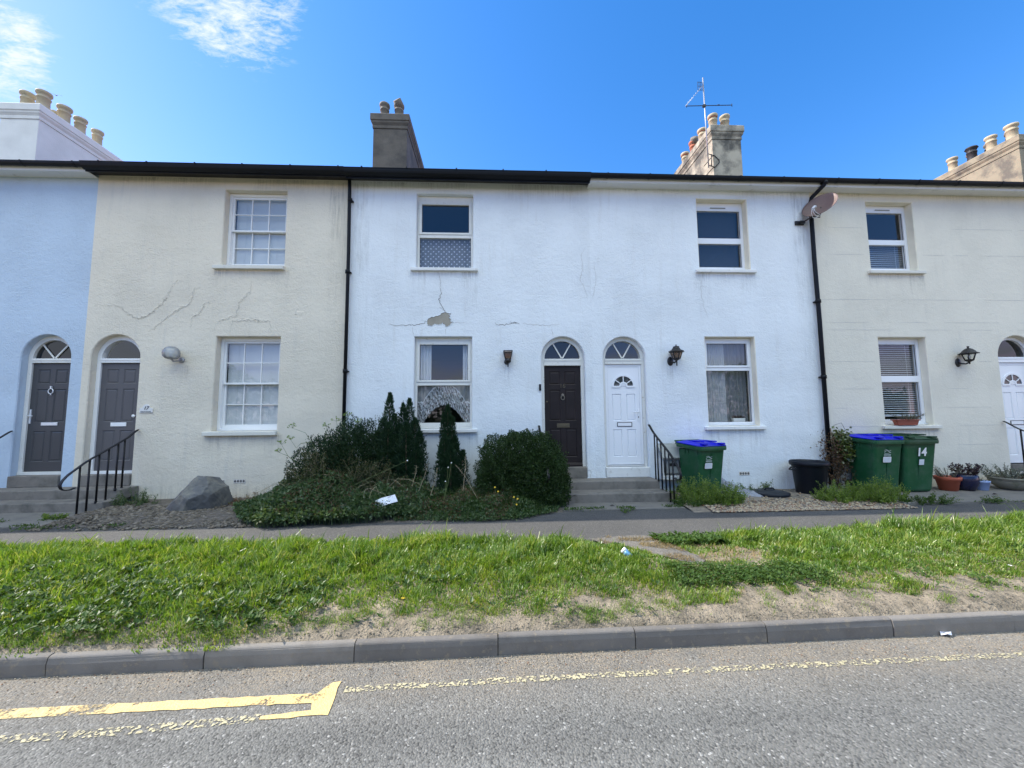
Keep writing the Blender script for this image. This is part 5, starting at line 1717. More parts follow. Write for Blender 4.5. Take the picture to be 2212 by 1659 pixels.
# ------------------------------------------------------------------ wheelie bins
def rrect(w, d, y0, r, z, n=4, dz=0.0):
    """rounded rectangle, back edge at y0, front at y0-d; dz lowers the front edge"""
    P = []
    for cx, cy, a0 in ((w / 2 - r, y0 - r, 0), (-w / 2 + r, y0 - r, 90), (-w / 2 + r, y0 - d + r, 180), (w / 2 - r, y0 - d + r, 270)):
        for k in range(n + 1):
            a = R(a0 + 90 * k / n)
            x, y = cx + r * math.cos(a), cy + r * math.sin(a)
            P.append((x, y, z - dz * (y0 - y) / d))
    return P

def wheelie_bin(lid_mat, rim_mat):
    t = thing('wheelie_bin', 'x', 'wheelie bin', (0, 0, 0), 'wheelie bins by the houses')
    b = MB(); b.smooth = False
    lo = []
    for z, w_, d_, y0 in ((.02, .47, .44, .0), (.06, .50, .47, .01), (.12, .515, .475, .01), (.50, .545, .525, .015), (.90, .575, .58, .02), (.965, .58, .59, .02)):
        lo.append(rrect(w_, d_, y0, .05, z))
    b.loft(lo, cap1=False)
    # front spine and hand grips under the rim
    b.add([(-.03 * k, -.44 - (.15 * (z - .02) / .95) - .004, z) for k, z in ((-1, .05), (1, .05), (1, .90), (-1, .90))], [(0, 1, 2, 3)])
    for sx in (-1, 1):
        for yy in (-.18, -.26, -.50):
            b.box(sx * .292 - .012, sx * .292 + .012, yy - .006, yy + .006, .88, .965)
    bo = b.build('body', M['bin_green'], t, bevel=.006)
    r = MB()
    lo = []
    for z, e in ((.955, .0), (.957, .042), (.995, .048), (1.03, .045), (1.035, .03), (1.02, .012), (.98, .005)):
        lo.append(rrect(.575 + 2 * e, .585 + 2 * e, .02 + e, .05 + e * .8, z + .05, dz=.05))
    r.loft(lo, cap0=False, cap1=False)
    r.build('rim', rim_mat, t)
    l = MB()
    lo = []
    for z, e, dz in ((1.086, .040, .05), (1.100, .045, .05), (1.108, .035, .05), (1.116, -.02, .045), (1.128, -.06, .038), (1.132, -.09, .035), (1.134, -.20, .03)):
        lo.append(rrect(.575 + 2 * e, .585 + 2 * e, .02 + e, max(.03, .06 + e * .5), z, dz=dz))
    l.loft(lo, cap0=True, cap1=True)
    for sx in (-1, 1):
        l.box(sx * .20 - .055, sx * .20 + .055, -.62, -.53, 1.07, 1.102)
        l.box(sx * .15 - .012, sx * .15 + .012, -.52, -.05, 1.112, 1.138)
    lo_ = l.build('lid', lid_mat, t, bevel=.008)
    h = MB()
    h.tube([(-.30, .085, 1.115), (.30, .085, 1.115)], .017, 10)
    for sx in (-1, -.33, .33, 1):
        h.box(sx * .27 - .015, sx * .27 + .015, .03, .095, 1.05, 1.118)
    h.build('handle', rim_mat, t, bevel=.004)
    for sx in (-1, 1):
        w_ = MB()
        MX = Matrix.Translation((sx * .265, .03, .10)) @ Matrix.Rotation(PI / 2, 4, 'Y')
        w_.lathe([(.04, -.022), (.085, -.024), (.10, -.016), (.10, .016), (.085, .024), (.04, .022)], (0, 0, 0), 22, M=MX)
        wo_ = w_.build('wheel', M['rubber'], t)
        hb = MB(); hb.lathe([(.002, -.03), (.035, -.028), (.042, .0), (.035, .028), (.002, .03)], (0, 0, 0), 14, M=MX); hb.build('hub', M['bin_black'], wo_)
    return t

def front_y(z): return -.44 - .145 * (z - .02) / .945
TILT = math.atan(.145 / .945)
def on_front(z, x=0.0, off=.004):
    """matrix taking the XZ plane facing -Y on to the sloping bin front"""
    return Matrix.Translation((x, front_y(z) - .012 - off, z)) @ Matrix.Rotation(TILT, 4, 'X')
def bin_marks(t, x=.0):
    """waves emblem, two lines of small print and the blank address label"""
    Mx = on_front(.79, x)
    e = MB()
    def wave(pts, wd):
        n = len(pts)
        for i in range(n - 1):
            a, b = Vector(pts[i]), Vector(pts[i + 1]); tn = (b - a).normalized(); s_ = Vector((-tn.y, tn.x)) * wd / 2
            e.add([(p.x, 0, p.y) for p in (a - s_, b - s_, b + s_, a + s_)], [(0, 1, 2, 3)], Mx)
    xs = np.linspace(-.07, .07, 16)
    wave([(x_, .050 + .018 * math.sin((x_ + .07) * 46 + .0) * (1 - abs(x_) / .09)) for x_ in xs], .006)
    wave([(x_, .026 + .016 * math.sin((x_ + .07) * 40 - .6)) for x_ in xs], .007)
    wave([(x_, .004 - .014 * math.sin((x_ + .07) * 24 + .3)) for x_ in xs], .007)
    e.add([(-.07, 0, -.034), (.07, 0, -.034), (.07, 0, -.026), (-.07, 0, -.026)], [(0, 1, 2, 3)], Mx)
    for k in range(9):
        xx = -.068 + k * .0155
        e.add([(xx, 0, -.056), (xx + .011, 0, -.056), (xx + .011, 0, -.043), (xx, 0, -.043)], [(0, 1, 2, 3)], Mx)
    e.build('emblem', M['emblem'], t)
    for mat, nm, w_, h_, off in ((M['sticker_white'], 'label_border', .084, .056, .004), (M['sticker'], 'address_label', .074, .046, .0055)):
        lm = MB(); Ml = on_front(.66, x, off)
        P = []
        for cx, cz, a0 in ((w_ - .018, h_ - .018, 0), (-w_ + .018, h_ - .018, 90), (-w_ + .018, -h_ + .018, 180), (w_ - .018, -h_ + .018, 270)):
            for k in range(5):
                a = R(a0 + 90 * k / 4); P.append((cx + .018 * math.cos(a), 0, cz + .018 * math.sin(a)))
        lm.add(P, [tuple(range(len(P)))], Ml)
        lm.build(nm, mat, t)
def scale_thing(o, s): o.scale = (s, s, s)

b15 = wheelie_bin(M['bin_blue'], M['bin_green']); bin_marks(b15, -.10)
place(b15, (3.90, 7.54, .13), R(15)); b15.scale = (1.0, .97, .94)
tag(b15, 'green wheelie bin with bright blue lid, standing in weeds by the handrail')
b14a = wheelie_bin(M['bin_blue'], M['bin_green']); bin_marks(b14a, -.05)
place(b14a, (7.47, 7.585, .165), R(2)); b14a.scale = (1.0, .99, .98)
tag(b14a, 'green wheelie bin with blue lid, touching the bin numbered 14')
b14b = wheelie_bin(M['bin_lid_green'], M['bin_lid_green'])
place(b14b, (8.13, 7.585, .165), R(1)); b14b.scale = (1.13, .98, .98)
tag(b14b, 'green wheelie bin with dark green lid and white number 14')
nm = MB(); vs, fs = text_geo('14', .215, .001, offset=.008); nm.add(vs, fs, on_front(.79, -.01, .006) @ Matrix.Scale(.82, 4, (1, 0, 0)) @ TXT); nm.build('bin_number', M['sticker_white'], b14b)
nm = MB(); nm.add([(-.045, 0, -.055), (.045, 0, -.055), (.045, 0, .055), (-.045, 0, .055)], [(0, 1, 2, 3)], on_front(.60, .0, .005)); nm.build('address_label', M['sticker'], b14b)
nm = MB(); nm.box(-.06, .06, -.36, -.26, 1.125, 1.142); nm.build('lid_recess', M['bin_black'], b14b, bevel=.006)

# black dustbin and its lid lying on the gravel
du = thing('dustbin', 'open black plastic dustbin beside the climber at the downpipe', 'dustbin', (6.10, 7.28, .165))
m = MB(); m.lathe([(.235, 0), (.24, .02), (.285, .52), (.29, .53), (.315, .535), (.325, .565), (.322, .60), (.31, .615), (.30, .60), (.285, .57), (.24, .04), (.01, .03)], (6.10, 7.28, .165), 32, M=None)
m.build('body', M['bin_black'], du)
for sx in (-1, 1):
    m = MB(); m.tube([(6.10 + sx * .315, 7.22, .66), (6.10 + sx * .36, 7.22, .62), (6.10 + sx * .36, 7.34, .62), (6.10 + sx * .315, 7.34, .66)], .014, 8); m.build('handle', M['bin_black'], du)
dl = thing('dustbin_cover', 'black round dustbin lid lying on the gravel', 'lid', (5.22, 7.20, .17))
m = MB(); m.lathe([(.31, 0), (.325, .012), (.325, .05), (.31, .06), (.29, .055), (.20, .085), (.08, .10), (.002, .102)], (5.22, 7.20, .165), 32); m.build('cover', M['bin_black'], dl)
m = MB(); m.tube([(5.12, 7.20, .255), (5.15, 7.20, .29), (5.29, 7.20, .29), (5.32, 7.20, .255)], .014, 8); m.build('handle', M['bin_black'], dl)

# gas meter box on the wall of house 15
gm = thing('gas_meter_box', 'white meter box with propped grey lid on wall behind the handrail', 'meter box', (3.52, D - .12, .42))
m = MB(); m.box(3.30, 3.33, D - .19, D - .003, .42, .84); m.box(3.72, 3.75, D - .19, D - .003, .42, .84); m.box(3.33, 3.72, D - .19, D - .003, .42, .50); m.box(3.33, 3.72, D - .03, D - .003, .50, .90)
m.build('box', M['meter_white'], gm, bevel=.006)
m = MB(); m.add([(3.29, D - .24, .86), (3.76, D - .24, .86), (3.76, D - .005, 1.12), (3.29, D - .005, 1.12), (3.29, D - .24, .84), (3.76, D - .24, .84), (3.76, D - .005, 1.10), (3.29, D - .005, 1.10)], [(0, 1, 2, 3), (7, 6, 5, 4), (0, 4, 5, 1), (1, 5, 6, 2), (3, 7, 4, 0)])
m.build('lid', M['meter_grey'], gm, bevel=.004)
m = MB(); m.box(3.40, 3.66, D - .16, D - .035, .54, .80); m.build('meter', M['meter_grey'], gm, bevel=.01)
m = MB(); m.box(3.46, 3.60, D - .164, D - .1605, .68, .74); m.build('dial', M['dark'], gm)

# crumpled tarpaulin
tx = np.linspace(0, 1, 46); ty = np.linspace(0, 1, 34)
TX, TY = np.meshgrid(tx, ty, indexing='ij')
px_ = 4.22 + .80 * TX + .10 * vnoise(TX, TY, .3, 21); py_ = 6.92 + .72 * TY + .12 * vnoise(TX, TY, .25, 22)
rid = np.abs(vnoise(TX + TY * .7, TY, .14, 23) - .5) * 2; rid2 = np.abs(vnoise(TX, TY - TX * .6, .08, 24) - .5) * 2
hz = (1 - TX) ** 1.3 * (.10 + .24 * TY) * (1.05 - .2 * rid) + .05 * (1 - rid) * np.minimum(1, (1 - TX) * 4) + .03 * (1 - rid2)
edge = np.minimum(np.minimum(TX, 1 - TX), np.minimum(TY, 1.0)) ; hz = hz * np.clip(edge * 7 + .12, 0, 1)
v = np.stack([px_, py_, .155 + hz], 2).reshape(-1, 3)
i = (np.arange(45)[:, None] * 34 + np.arange(33)[None, :]).ravel()[:, None]
tp = np_obj('tarpaulin', v, np.concatenate([i, i + 34, i + 35, i + 1], 1), M['tarp'])
tag(tp, 'crumpled grey tarpaulin heaped beside the blue-lidded bin', 'tarpaulin')
sd = tp.modifiers.new('thick', 'SOLIDIFY'); sd.thickness = .004

# ------------------------------------------------------------------ boulder
bm = bmesh.new(); bmesh.ops.create_icosphere(bm, subdivisions=6, radius=1)
planes = [((-.75, -.45, .60), .50), ((.15, -.70, .72), .62), ((.55, .0, .85), .70), ((.95, -.25, .05), .60), ((-.2, -1.0, .05), .62), ((.60, -.80, -.15), .58), ((-.95, -.1, .25), .66), ((0, 1, .2), .70), ((.1, .2, 1), .72), ((-.6, .6, .5), .62), ((.5, .7, .4), .68), ((-.6, -.8, .1), .62), ((.85, -.45, .55), .66)]
pn = [(Vector(n).normalized(), d) for n, d in planes]
for vv in bm.verts:
    d = vv.co.normalized()
    r_ = min([dd / d.dot(n) for n, dd in pn if d.dot(n) > .15] + [.95])
    f_ = 1 + .035 * (float(vnoise(d.x * 2 + d.z, d.y * 2, .45, 31)) - .5) + .03 * (float(vnoise(d.x * 5, d.y * 5 + d.z * 4, .5, 32)) - .5)
    p = d * r_ * f_
    vv.co = Vector((-5.06 + p.x * .62 + p.z * .06, 6.96 + p.y * .55, .27 + p.z * .60))
me = bpy.data.meshes.new('boulder'); bm.to_mesh(me); bm.free()
me.materials.append(M['rock'])
bo = bpy.data.objects.new('boulder', me); COL.objects.link(bo)
tag(bo, 'large dark faceted boulder on the bed below the sash window', 'boulder')

# ------------------------------------------------------------------ wall lamps
def lamp(label, x, z):
    return thing('wall_lamp', label, 'wall lamp', (x, D, z), 'lamps on the house walls')
l17 = lamp('round glass globe wall lamp on the cream wall', -6.0, 2.85)
gc = at_y(370, 764, 7.53)
m = MB(); m.lathe([(.05, -.105), (.09, -.095), (.128, -.050), (.138, .01), (.128, .066), (.094, .112), (.05, .134), (.002, .140)], tuple(gc), 26, cap=False); m.build('globe', M['globe'], l17)
m = MB(); m.lathe([(.07, -.10), (.09, -.09), (.09, -.075), (.055, -.07)], tuple(gc), 18); m.tube([gc + Vector((0, 0, -.10)), gc + Vector((.02, .04, -.14)), gc + Vector((.05, .12, -.12)), gc + Vector((.06, .165, -.10))], .014, 8)
m.lathe([(.055, 0), (.055, .018), (.03, .03)], (0, 0, 0), 16, M=Matrix.Translation((gc.x + .07, D, gc.z - .10)) @ Matrix.Rotation(PI / 2, 4, 'X')); m.build('bracket', M['grey_metal'], l17)
m = MB(); m.lathe([(.02, -.09), (.03, -.05), (.035, .0), (.02, .035), (.002, .04)], tuple(gc), 14); m.build('bulb', M['bulb'], l17)

l16 = lamp('small black half lantern without a roof, between the lace window and brown door', .29, 2.84)
cx, cyy = .29, D - .10
m = MB()
def fr4(z, a): return [Vector((cx - a, cyy - a, z)), Vector((cx + a, cyy - a, z)), Vector((cx + a, cyy + a, z)), Vector((cx - a, cyy + a, z))]
T_, B_ = fr4(2.985, .085), fr4(2.83, .052)
for k in range(4):
    m.tube([T_[k], B_[k]], .008, 6); m.tube([T_[k], T_[(k + 1) % 4]], .009, 6); m.tube([B_[k], B_[(k + 1) % 4]], .009, 6)
m.lathe([(.062, .83), (.065, .79), (.045, .755), (.014, .745), (.012, .68), (.004, .67)], (cx, cyy, 2.0), 12)
m.box(cx - .05, cx + .0, cyy + .0, D - .001, 2.745, 2.82)
m.lathe([(.055, 0), (.055, .02), (.02, .03)], (0, 0, 0), 14, M=Matrix.Translation((cx - .02, D, 2.785)) @ Matrix.Rotation(PI / 2, 4, 'X'))
m.build('frame', M['lamp_black'], l16)
g = MB()
for k in range(4): g.add([B_[k], B_[(k + 1) % 4], T_[(k + 1) % 4], T_[k]], [(0, 1, 2, 3)])
g.build('panes', M['lamp_glass'], l16)

def lantern(label, x, zb, zt, dome, mat_glass, y=.16):
    t = lamp(label, x, zb)
    h = zt - zb; cy_ = D - y
    zr = zb + h * (.60 if dome else .66)           # underside of the roof
    zl = zb + h * (.24 if dome else .34)           # floor of the glass body
    m = MB()
    sc_ = .86 if dome else 1.0
    A = [Vector((x + .115 * sc_ * math.cos(R(60 * k + 30)), cy_ + .115 * math.sin(R(60 * k + 30)), zr)) for k in range(6)]
    B = [Vector((x + .068 * math.cos(R(60 * k + 30)), cy_ + .068 * math.sin(R(60 * k + 30)), zl)) for k in range(6)]
    for k in range(6):
        m.tube([A[k], B[k]], .0085, 6); m.tube([A[k], A[(k + 1) % 6]], .009, 6); m.tube([B[k], B[(k + 1) % 6]], .012, 6)
    m.lathe([(.07, zl - zb), (.06, zl - zb - .02), (.025, zl - zb - .04), (.014, zl - zb - .045), (.011, .0)], (x, cy_, zb), 12)
    m.tube([(x, cy_, zl - .05), (x - .02, cy_ + .05, zl - .075), (x - .05, cy_ + .11, zl - .06), (x - .06, D - .012, zl - .03)], .016, 8)
    m.lathe([(.062, 0), (.062, .012), (.045, .025), (.01, .03)], (0, 0, 0), 16, M=Matrix.Translation((x - .06, D, zl - .035)) @ Matrix.Rotation(PI / 2, 4, 'X') @ Matrix.Scale(1.5, 4, (0, 1, 0)))
    fo_ = m.build('frame', M['lamp_black'], t)
    r_ = MB()
    if dome:
        r_.lathe([(.002, zr - zb - .002), (.155, zr - zb + .0), (.158, zr - zb + .008), (.118, zr - zb + .03), (.095, zr - zb + .065), (.06, zr - zb + .10), (.03, zr - zb + .118), (.018, zr - zb + .12), (.014, zr - zb + .135), (.022, zr - zb + .145), (.018, zr - zb + .16), (.002, zr - zb + .165)], (x, cy_, zb), 18)
    else:
        r_.lathe([(.002, zr - zb - .002), (.165, zr - zb - .006), (.168, zr - zb + .003), (.10, zr - zb + .035), (.075, zr - zb + .075), (.062, zr - zb + .095), (.068, zr - zb + .105), (.03, zr - zb + .115), (.014, zr - zb + .12), (.012, zr - zb + .145), (.002, zr - zb + .15)], (x, cy_, zb), 6)
    r_.build('roof', M['lamp_black'], t)
    g = MB()
    for k in range(6): g.add([B[k], B[(k + 1) % 6], A[(k + 1) % 6], A[k]], [(0, 1, 2, 3)])
    g.build('panes', mat_glass, t)
    b = MB(); b.lathe([(.016, .0), (.024, .03), (.024, .07), (.012, .10), (.002, .105)], (x, cy_, zl + .02), 12); b.build('bulb', M['bulb'], t)
    return t
lantern('black lantern wall lamp with pointed roof beside the white door', 3.70, 2.68, 3.11, False, M['lamp_glass'])
lantern('black lantern wall lamp with domed roof on the stone coloured wall', 9.98, 2.70, 3.06, True, M['lamp_clear'])

# house sign
sg = thing('house_sign', 'small cream ceramic house number sign reading 17', 'sign', (-6.63, D, 1.8))
m = MB(); P = [(-.12, -.055), (.12, -.055), (.12, .03), (.075, .035)] + [(.068 * math.cos(a), .045 + .062 * math.sin(a)) for a in np.linspace(.1, PI - .1, 13)] + [(-.075, .035), (-.12, .03)]
m.prism([(-6.63 + a, 1.875 + b) for a, b in P], D - .018, D - .002); m.build('plate', M['sign_white'], sg, bevel=.003)
m = MB(); vs, fs = text_geo('17', .088, .0015, shear=.25, offset=.002); m.add(vs, fs, Matrix.Translation((-6.63, D - .0205, 1.905)) @ TXT)
vs, fs = text_geo('SOUTH ROAD', .030, .001); m.add(vs, fs, Matrix.Translation((-6.63, D - .0205, 1.838)) @ TXT); m.build('lettering', M['sign_ink'], sg)

# ------------------------------------------------------------------ satellite dish and aerial
dc = at_y(1770, 442, 7.38); wb_ = at_y(1729, 481, 7.66)
sd_ = thing('satellite_dish', 'brown oval satellite dish on a bracket beside the downpipe', 'satellite dish', tuple(wb_))
nrm = Vector((-.77, -.46, .435)).normalized()
rt = Vector((0, 0, 1)).cross(nrm).normalized(); up_ = nrm.cross(rt).normalized()
RM = Matrix((rt, up_, nrm)).transposed().to_4x4()
MD = Matrix.Translation(dc) @ RM @ Matrix.Scale(.80, 4)
m = MB(); m.smooth = True
rings = 9; seg = 40
def dz(r_): return -.10 * (1 - r_ * r_)
lo = [[(.385 * r_ * math.cos(2 * PI * k / seg), .345 * r_ * math.sin(2 * PI * k / seg), dz(r_)) for k in range(seg)] for r_ in [.02] + [j / rings for j in range(1, rings + 1)]]
lo.append([(.392 * math.cos(2 * PI * k / seg), .352 * math.sin(2 * PI * k / seg), -.006) for k in range(seg)])
lo += [[(.385 * r_ * math.cos(2 * PI * k / seg), .345 * r_ * math.sin(2 * PI * k / seg), dz(r_) - .012) for k in range(seg)] for r_ in (.95, .6, .3, .02)]
m.loft(lo, M=MD); m.build('reflector', M['dish'], sd_)
m = MB()
foot = MD @ Vector((0, -.34, -.02))
m.tube([foot, MD @ Vector((0, -.42, .10)), MD @ Vector((0, -.40, .27))], .012, 8); m.build('feed_arm', M['lamp_black'], sd_)
m = MB(); m.tube([MD @ Vector((0, -.43, .32)), MD @ Vector((.0, -.34, .26))], .026, 12); m.tube([MD @ Vector((0, -.35, .265)), MD @ Vector((0, -.30, .23))], .036, 12); m.build('receiver', M['alu'], sd_)
m = MB()
for k in range(3):
    o_ = (k - 1) * .02
    m.tube([MD @ Vector((o_, -.43, .31)), MD @ Vector((o_ * 2, -.52, .26)), MD @ Vector((o_ * 4 + .03, -.54, .12)), MD @ Vector((o_ * 3, -.46, .02)), MD @ Vector((0, -.38, -.04))], .0045, 6)
m.build('cable', M['cable'], sd_)
m = MB()
back = MD @ Vector((0, -.08, -.14))
m.tube([MD @ Vector((0, 0, -.10)), back, back + Vector((0, .05, -.12)), wb_ + Vector((.10, -.20, .03)), wb_ + Vector((.04, -.05, .0))], .017, 8)
m.box(wb_.x - .10, wb_.x + .09, D - .03, D - .002, wb_.z - .045, wb_.z + .045)
m.box(wb_.x - .02, wb_.x + .08, D - .08, D - .03, wb_.z - .03, wb_.z + .03)
m.build('bracket', M['lamp_black'], sd_, bevel=.003)

AY = 10.62
def ap(u, v, y=AY): return at_y(u, v, y)
ae = thing('tv_aerial', 'television aerial on a tall grey mast strapped to the pale chimney', 'aerial', tuple(ap(1531, 360)))
m = MB(); m.tube([ap(1531, 362), ap(1524, 260), ap(1518, 168)], .017, 8); m.build('mast', M['grey_metal'], ae)
m = MB()
a_, b_ = ap(1483, 229), ap(1581, 227)
m.tube([a_, b_], .012, 6)
for p in (a_, b_): m.tube([p + Vector((0, 0, -.045)), p + Vector((0, 0, .045))], .010, 6)
q_ = ap(1552, 228); m.tube([q_ + Vector((-.03, 0, .015)), q_ + Vector((.03, 0, .02))], .018, 6)
c_ = ap(1521, 229); m.box(c_.x - .045, c_.x + .045, c_.y - .03, c_.y + .03, c_.z - .035, c_.z + .035)
m.build('dipole', M['lamp_black'], ae)
m = MB()
t0 = ap(1518, 185); t1 = ap(1481, 229) + Vector((0, -.5, 0))
t1 = ap(1481, 229, AY - .9)
m.tube([t0, t1], .011, 6)
for k in range(2, 9):
    c_ = t0.lerp(t1, k / 9)
    m.tube([c_ + Vector((-.010, .0, -.05)), c_ + Vector((.010, .0, .05))], .0045, 5)
m.build('boom', M['alu'], ae)
m = MB()
rc = t0 + Vector((-.09, .0, -.02))
for dx in (-.07, -.025, .02, .065):
    m.tube([rc + Vector((dx, 0, -.14)), rc + Vector((dx, 0, .14))], .006, 5)
for dz_ in (-.13, 0, .13):
    m.tube([rc + Vector((-.07, 0, dz_)), rc + Vector((.065, 0, dz_))], .006, 5)
m.build('reflector', M['lamp_black'], ae)
m = MB()
k1, k2 = ap(1529, 332), ap(1531, 357)
for p in (k1, k2):
    m.tube([p, (6.70, 10.70, p.z)], .014, 6)
    m.tube([(6.653, 10.70, p.z), (6.653, 11.2, p.z)], .008, 5)
m.tube([k1 + Vector((.12, .02, 0)), k2 + Vector((.10, .02, 0))], .014, 6)
m.tube([(6.70, 10.688, k1.z), (6.84, 10.688, (k1.z * .6 + k2.z * .4)), (6.84, 10.688, (k1.z * .4 + k2.z * .6)), (6.70, 10.688, k2.z)], .014, 6)
m.build('bracket', M['lamp_black'], ae)

# gull
gp = at_y(122, 206, 40)
gu = MB(); gu.smooth = True
def wing(s):
    return [(0, 0, 0), (s * .25, -.02, .12), (s * .55, .02, .14), (s * .82, .12, .02)]
for s in (-1, 1):
    P = [Vector(p) for p in wing(s)]
    for i in range(3):
        c0, c1 = (.12, .11, .075, .02)[i], (.12, .11, .075, .02)[i + 1]
        a, b = P[i], P[i + 1]
        gu.add([a + Vector((0, -c0, 0)), b + Vector((0, -c1, 0)), b + Vector((0, c1, .0)), a + Vector((0, c0, 0)), a + Vector((0, 0, .03)), b + Vector((0, 0, .02))], [(0, 1, 5, 4), (4, 5, 2, 3), (0, 3, 2, 1)])
gu.tube([(0, -.36, .0), (0, -.30, .01), (0, -.18, 0), (0, .05, -.02), (0, .25, 0), (0, .42, .0)], [.012, .05, .07, .085, .05, .02], 10)
gu.M = None
go_ = gu.build('gull', M['gull'])
go_.location = gp; go_.rotation_euler = (R(20), R(-25), R(60)); go_.scale = (.62, .62, .62)
tag(go_, 'gull gliding high beside the blue-white chimney', 'bird')
# ------------------------------------------------------------------ grass verge
GX = [-11, -3.3, -2.4, -1.97, -1.46, -.96, -.63, .14, .86, 1.55, 1.92, 2.42, 2.67, 3.03, 3.84, 5.0, 8, 13]
GY = [2.80, 2.84, 2.86, 2.90, 3.00, 3.10, 3.16, 3.14, 3.11, 3.13, 3.26, 3.22, 3.38, 3.24, 3.38, 3.50, 3.85, 4.25]
def poly_in(px, py, poly):
    inside = np.zeros(len(px), bool)
    n = len(poly); j = n - 1
    for i in range(n):
        xi, yi = poly[i]; xj, yj = poly[j]
        c = ((yi > py) != (yj > py)) & (px < (xj - xi) * (py - yi) / (yj - yi + 1e-12) + xi)
        inside ^= c; j = i
    return inside
DRY = [(1.98, 4.02), (2.3, 3.92), (2.75, 3.98), (2.85, 4.12), (2.62, 4.42), (2.42, 4.60), (2.2, 4.78), (2.0, 4.70), (2.1, 4.45), (2.5, 4.25), (2.15, 4.12)]
def gdens(x, y):
    yf = np.interp(x, GX, GY) + .34 * (vnoise(x, y, .32, 41) - .5) + .22 * (vnoise(x, y, .09, 42) - .5)
    yb = np.interp(x, [-14, -6, -3.4, 0.2, 1.5, 2.1, 3.9, 8, 16], [4.95, 4.95, 4.95, 4.80, 4.62, 4.70, 4.85, 5.25, 5.9]) + .10 * (vnoise(x, y, .25, 43) - .5)
    d = np.clip((y - yf) / .12, 0, 1) * np.clip((yb - y) / .05, 0, 1)
    d = d * (.55 + .45 * np.clip((vnoise(x, y, .22, 44) - .25) * 3, 0, 1))
    d = np.where(poly_in(x, y, pp), 0.0, d)
    d = np.where(poly_in(x, y, DRY), d * .18, d)
    return d, yf, yb
NB = 250000
x = rng.uniform(-9.5, 11.5, NB * 2); y = rng.uniform(2.85, 5.7, NB * 2)
d, yf, yb = gdens(x, y)
vis = np.abs(x) < (y * 1.42 + .6)
k = (rng.random(NB * 2) < d * np.clip(4.6 / y, .8, 1.4) * .95) & vis
x, y, yf, yb = x[k][:NB], y[k][:NB], yf[k][:NB], yb[k][:NB]
def blades(x, y, hgt, wid, bend, tilt0=.35, z=None, clump=False):
    n = len(x)
    z = verge_z(x, y) - .004 if z is None else z
    an = rng.uniform(0, 2 * PI, n)
    ld = np.stack([np.cos(an), np.sin(an), np.zeros(n)], 1)
    if clump:
        ca_ = vnoise(x, y, .16, 48) * 4 * PI
        ld = ld * .75 + np.stack([np.cos(ca_), np.sin(ca_), np.zeros(n)], 1)
    ld = ld + np.array([.35, -.15, 0]); ld = unit(ld)
    wn = rng.uniform(0, 2 * PI, n)
    sd_ = np.stack([np.cos(wn), np.sin(wn), np.zeros(n)], 1)
    p0 = np.stack([x, y, z], 1)
    t1 = rng.uniform(0, tilt0, n)[:, None]
    p1 = p0 + (ld * t1 + np.array([0, 0, 1.0]) * np.sqrt(1 - t1 * t1)) * (hgt * .5)[:, None]
    t2 = np.clip(t1 + bend[:, None], 0, .97)
    p2 = p1 + (ld * t2 + np.array([0, 0, 1.0]) * np.sqrt(1 - t2 * t2)) * (hgt * .32)[:, None]
    t3 = np.clip(t2 + bend[:, None] * .9, 0, 1.0)
    p3 = p2 + (ld * t3 + np.array([0, 0, 1.0]) * (np.sqrt(1 - t3 * t3) - .25 * (t3 > .9))) * (hgt * .25)[:, None]
    w = wid[:, None]
    v = np.stack([p0 - sd_ * w * .5, p0 + sd_ * w * .5, p1 - sd_ * w * .48, p1 + sd_ * w * .48, p2 - sd_ * w * .34, p2 + sd_ * w * .34, p3], 1).reshape(-1, 3)
    i = np.arange(n)[:, None] * 7
    f = np.concatenate([i + np.array([[0, 1, 3]]), i + np.array([[0, 3, 2]]), i + np.array([[2, 3, 5]]), i + np.array([[2, 5, 4]]), i + np.array([[4, 5, 6]])], 1).reshape(-1, 3)
    return v, f
patch = np.clip((vnoise(x, y, .45, 45) - .3) * 2, 0, 1)
rear = np.clip((y - yf) / 1.3, 0, 1)
cl_ = vnoise(x, y, .13, 49); tuss = np.clip((vnoise(x, y, .30, 50) - .55) * 4, 0, 1)
hgt = (.030 + .072 * rear + .045 * patch * rear) * (.55 + .75 * cl_ + .28 * tuss) * rng.uniform(.55, 1.3, len(x)) * .92 * np.where(x > 2.4, 1.15, 1.0)
long_ = rng.random(len(x)) < .02
hgt = np.where(long_, hgt * 1.7, hgt)
pdist = np.min([np.hypot(x - a_, y - b_) for a_, b_ in [(1.35, 4.6), (1.55, 4.3), (1.75, 4.0), (1.95, 3.8), (2.1, 3.75), (2.3, 3.85), (2.55, 3.95), (2.7, 4.1), (2.2, 4.6), (2.3, 4.3), (2.5, 4.4)]], axis=0)
hgt = hgt * np.clip(.30 + (pdist - .12) * 1.6, .30, 1.0)
wid = rng.uniform(.0040, .0098, len(x)) * (.8 + .5 * rear)
va, fa = blades(x, y, hgt, wid, rng.uniform(.10, .55, len(x)), .45, clump=True)
# straw-coloured thatch
nd = 26000
xs_ = rng.uniform(-8, 10, nd * 6); ys_ = rng.uniform(2.9, 5.5, nd * 6)
d, yf2, yb2 = gdens(xs_, ys_)
dry_in = poly_in(xs_, ys_, DRY)
pr = np.where(dry_in, 3.0, np.where(d > .02, .05 + .16 * (np.abs(ys_ - yf2) < .12) + .10 * (vnoise(xs_, ys_, .4, 47) > .68), 0.0))
k = (rng.random(nd * 6) < pr) & (np.abs(xs_) < ys_ * 1.42 + .6)
xs_, ys_, di_ = xs_[k], ys_[k], dry_in[k]
vd, fd = blades(xs_, ys_, rng.uniform(.03, .09, len(xs_)) * np.where(di_, .7, 1), rng.uniform(.002, .0042, len(xs_)), rng.uniform(.4, .9, len(xs_)), .98)
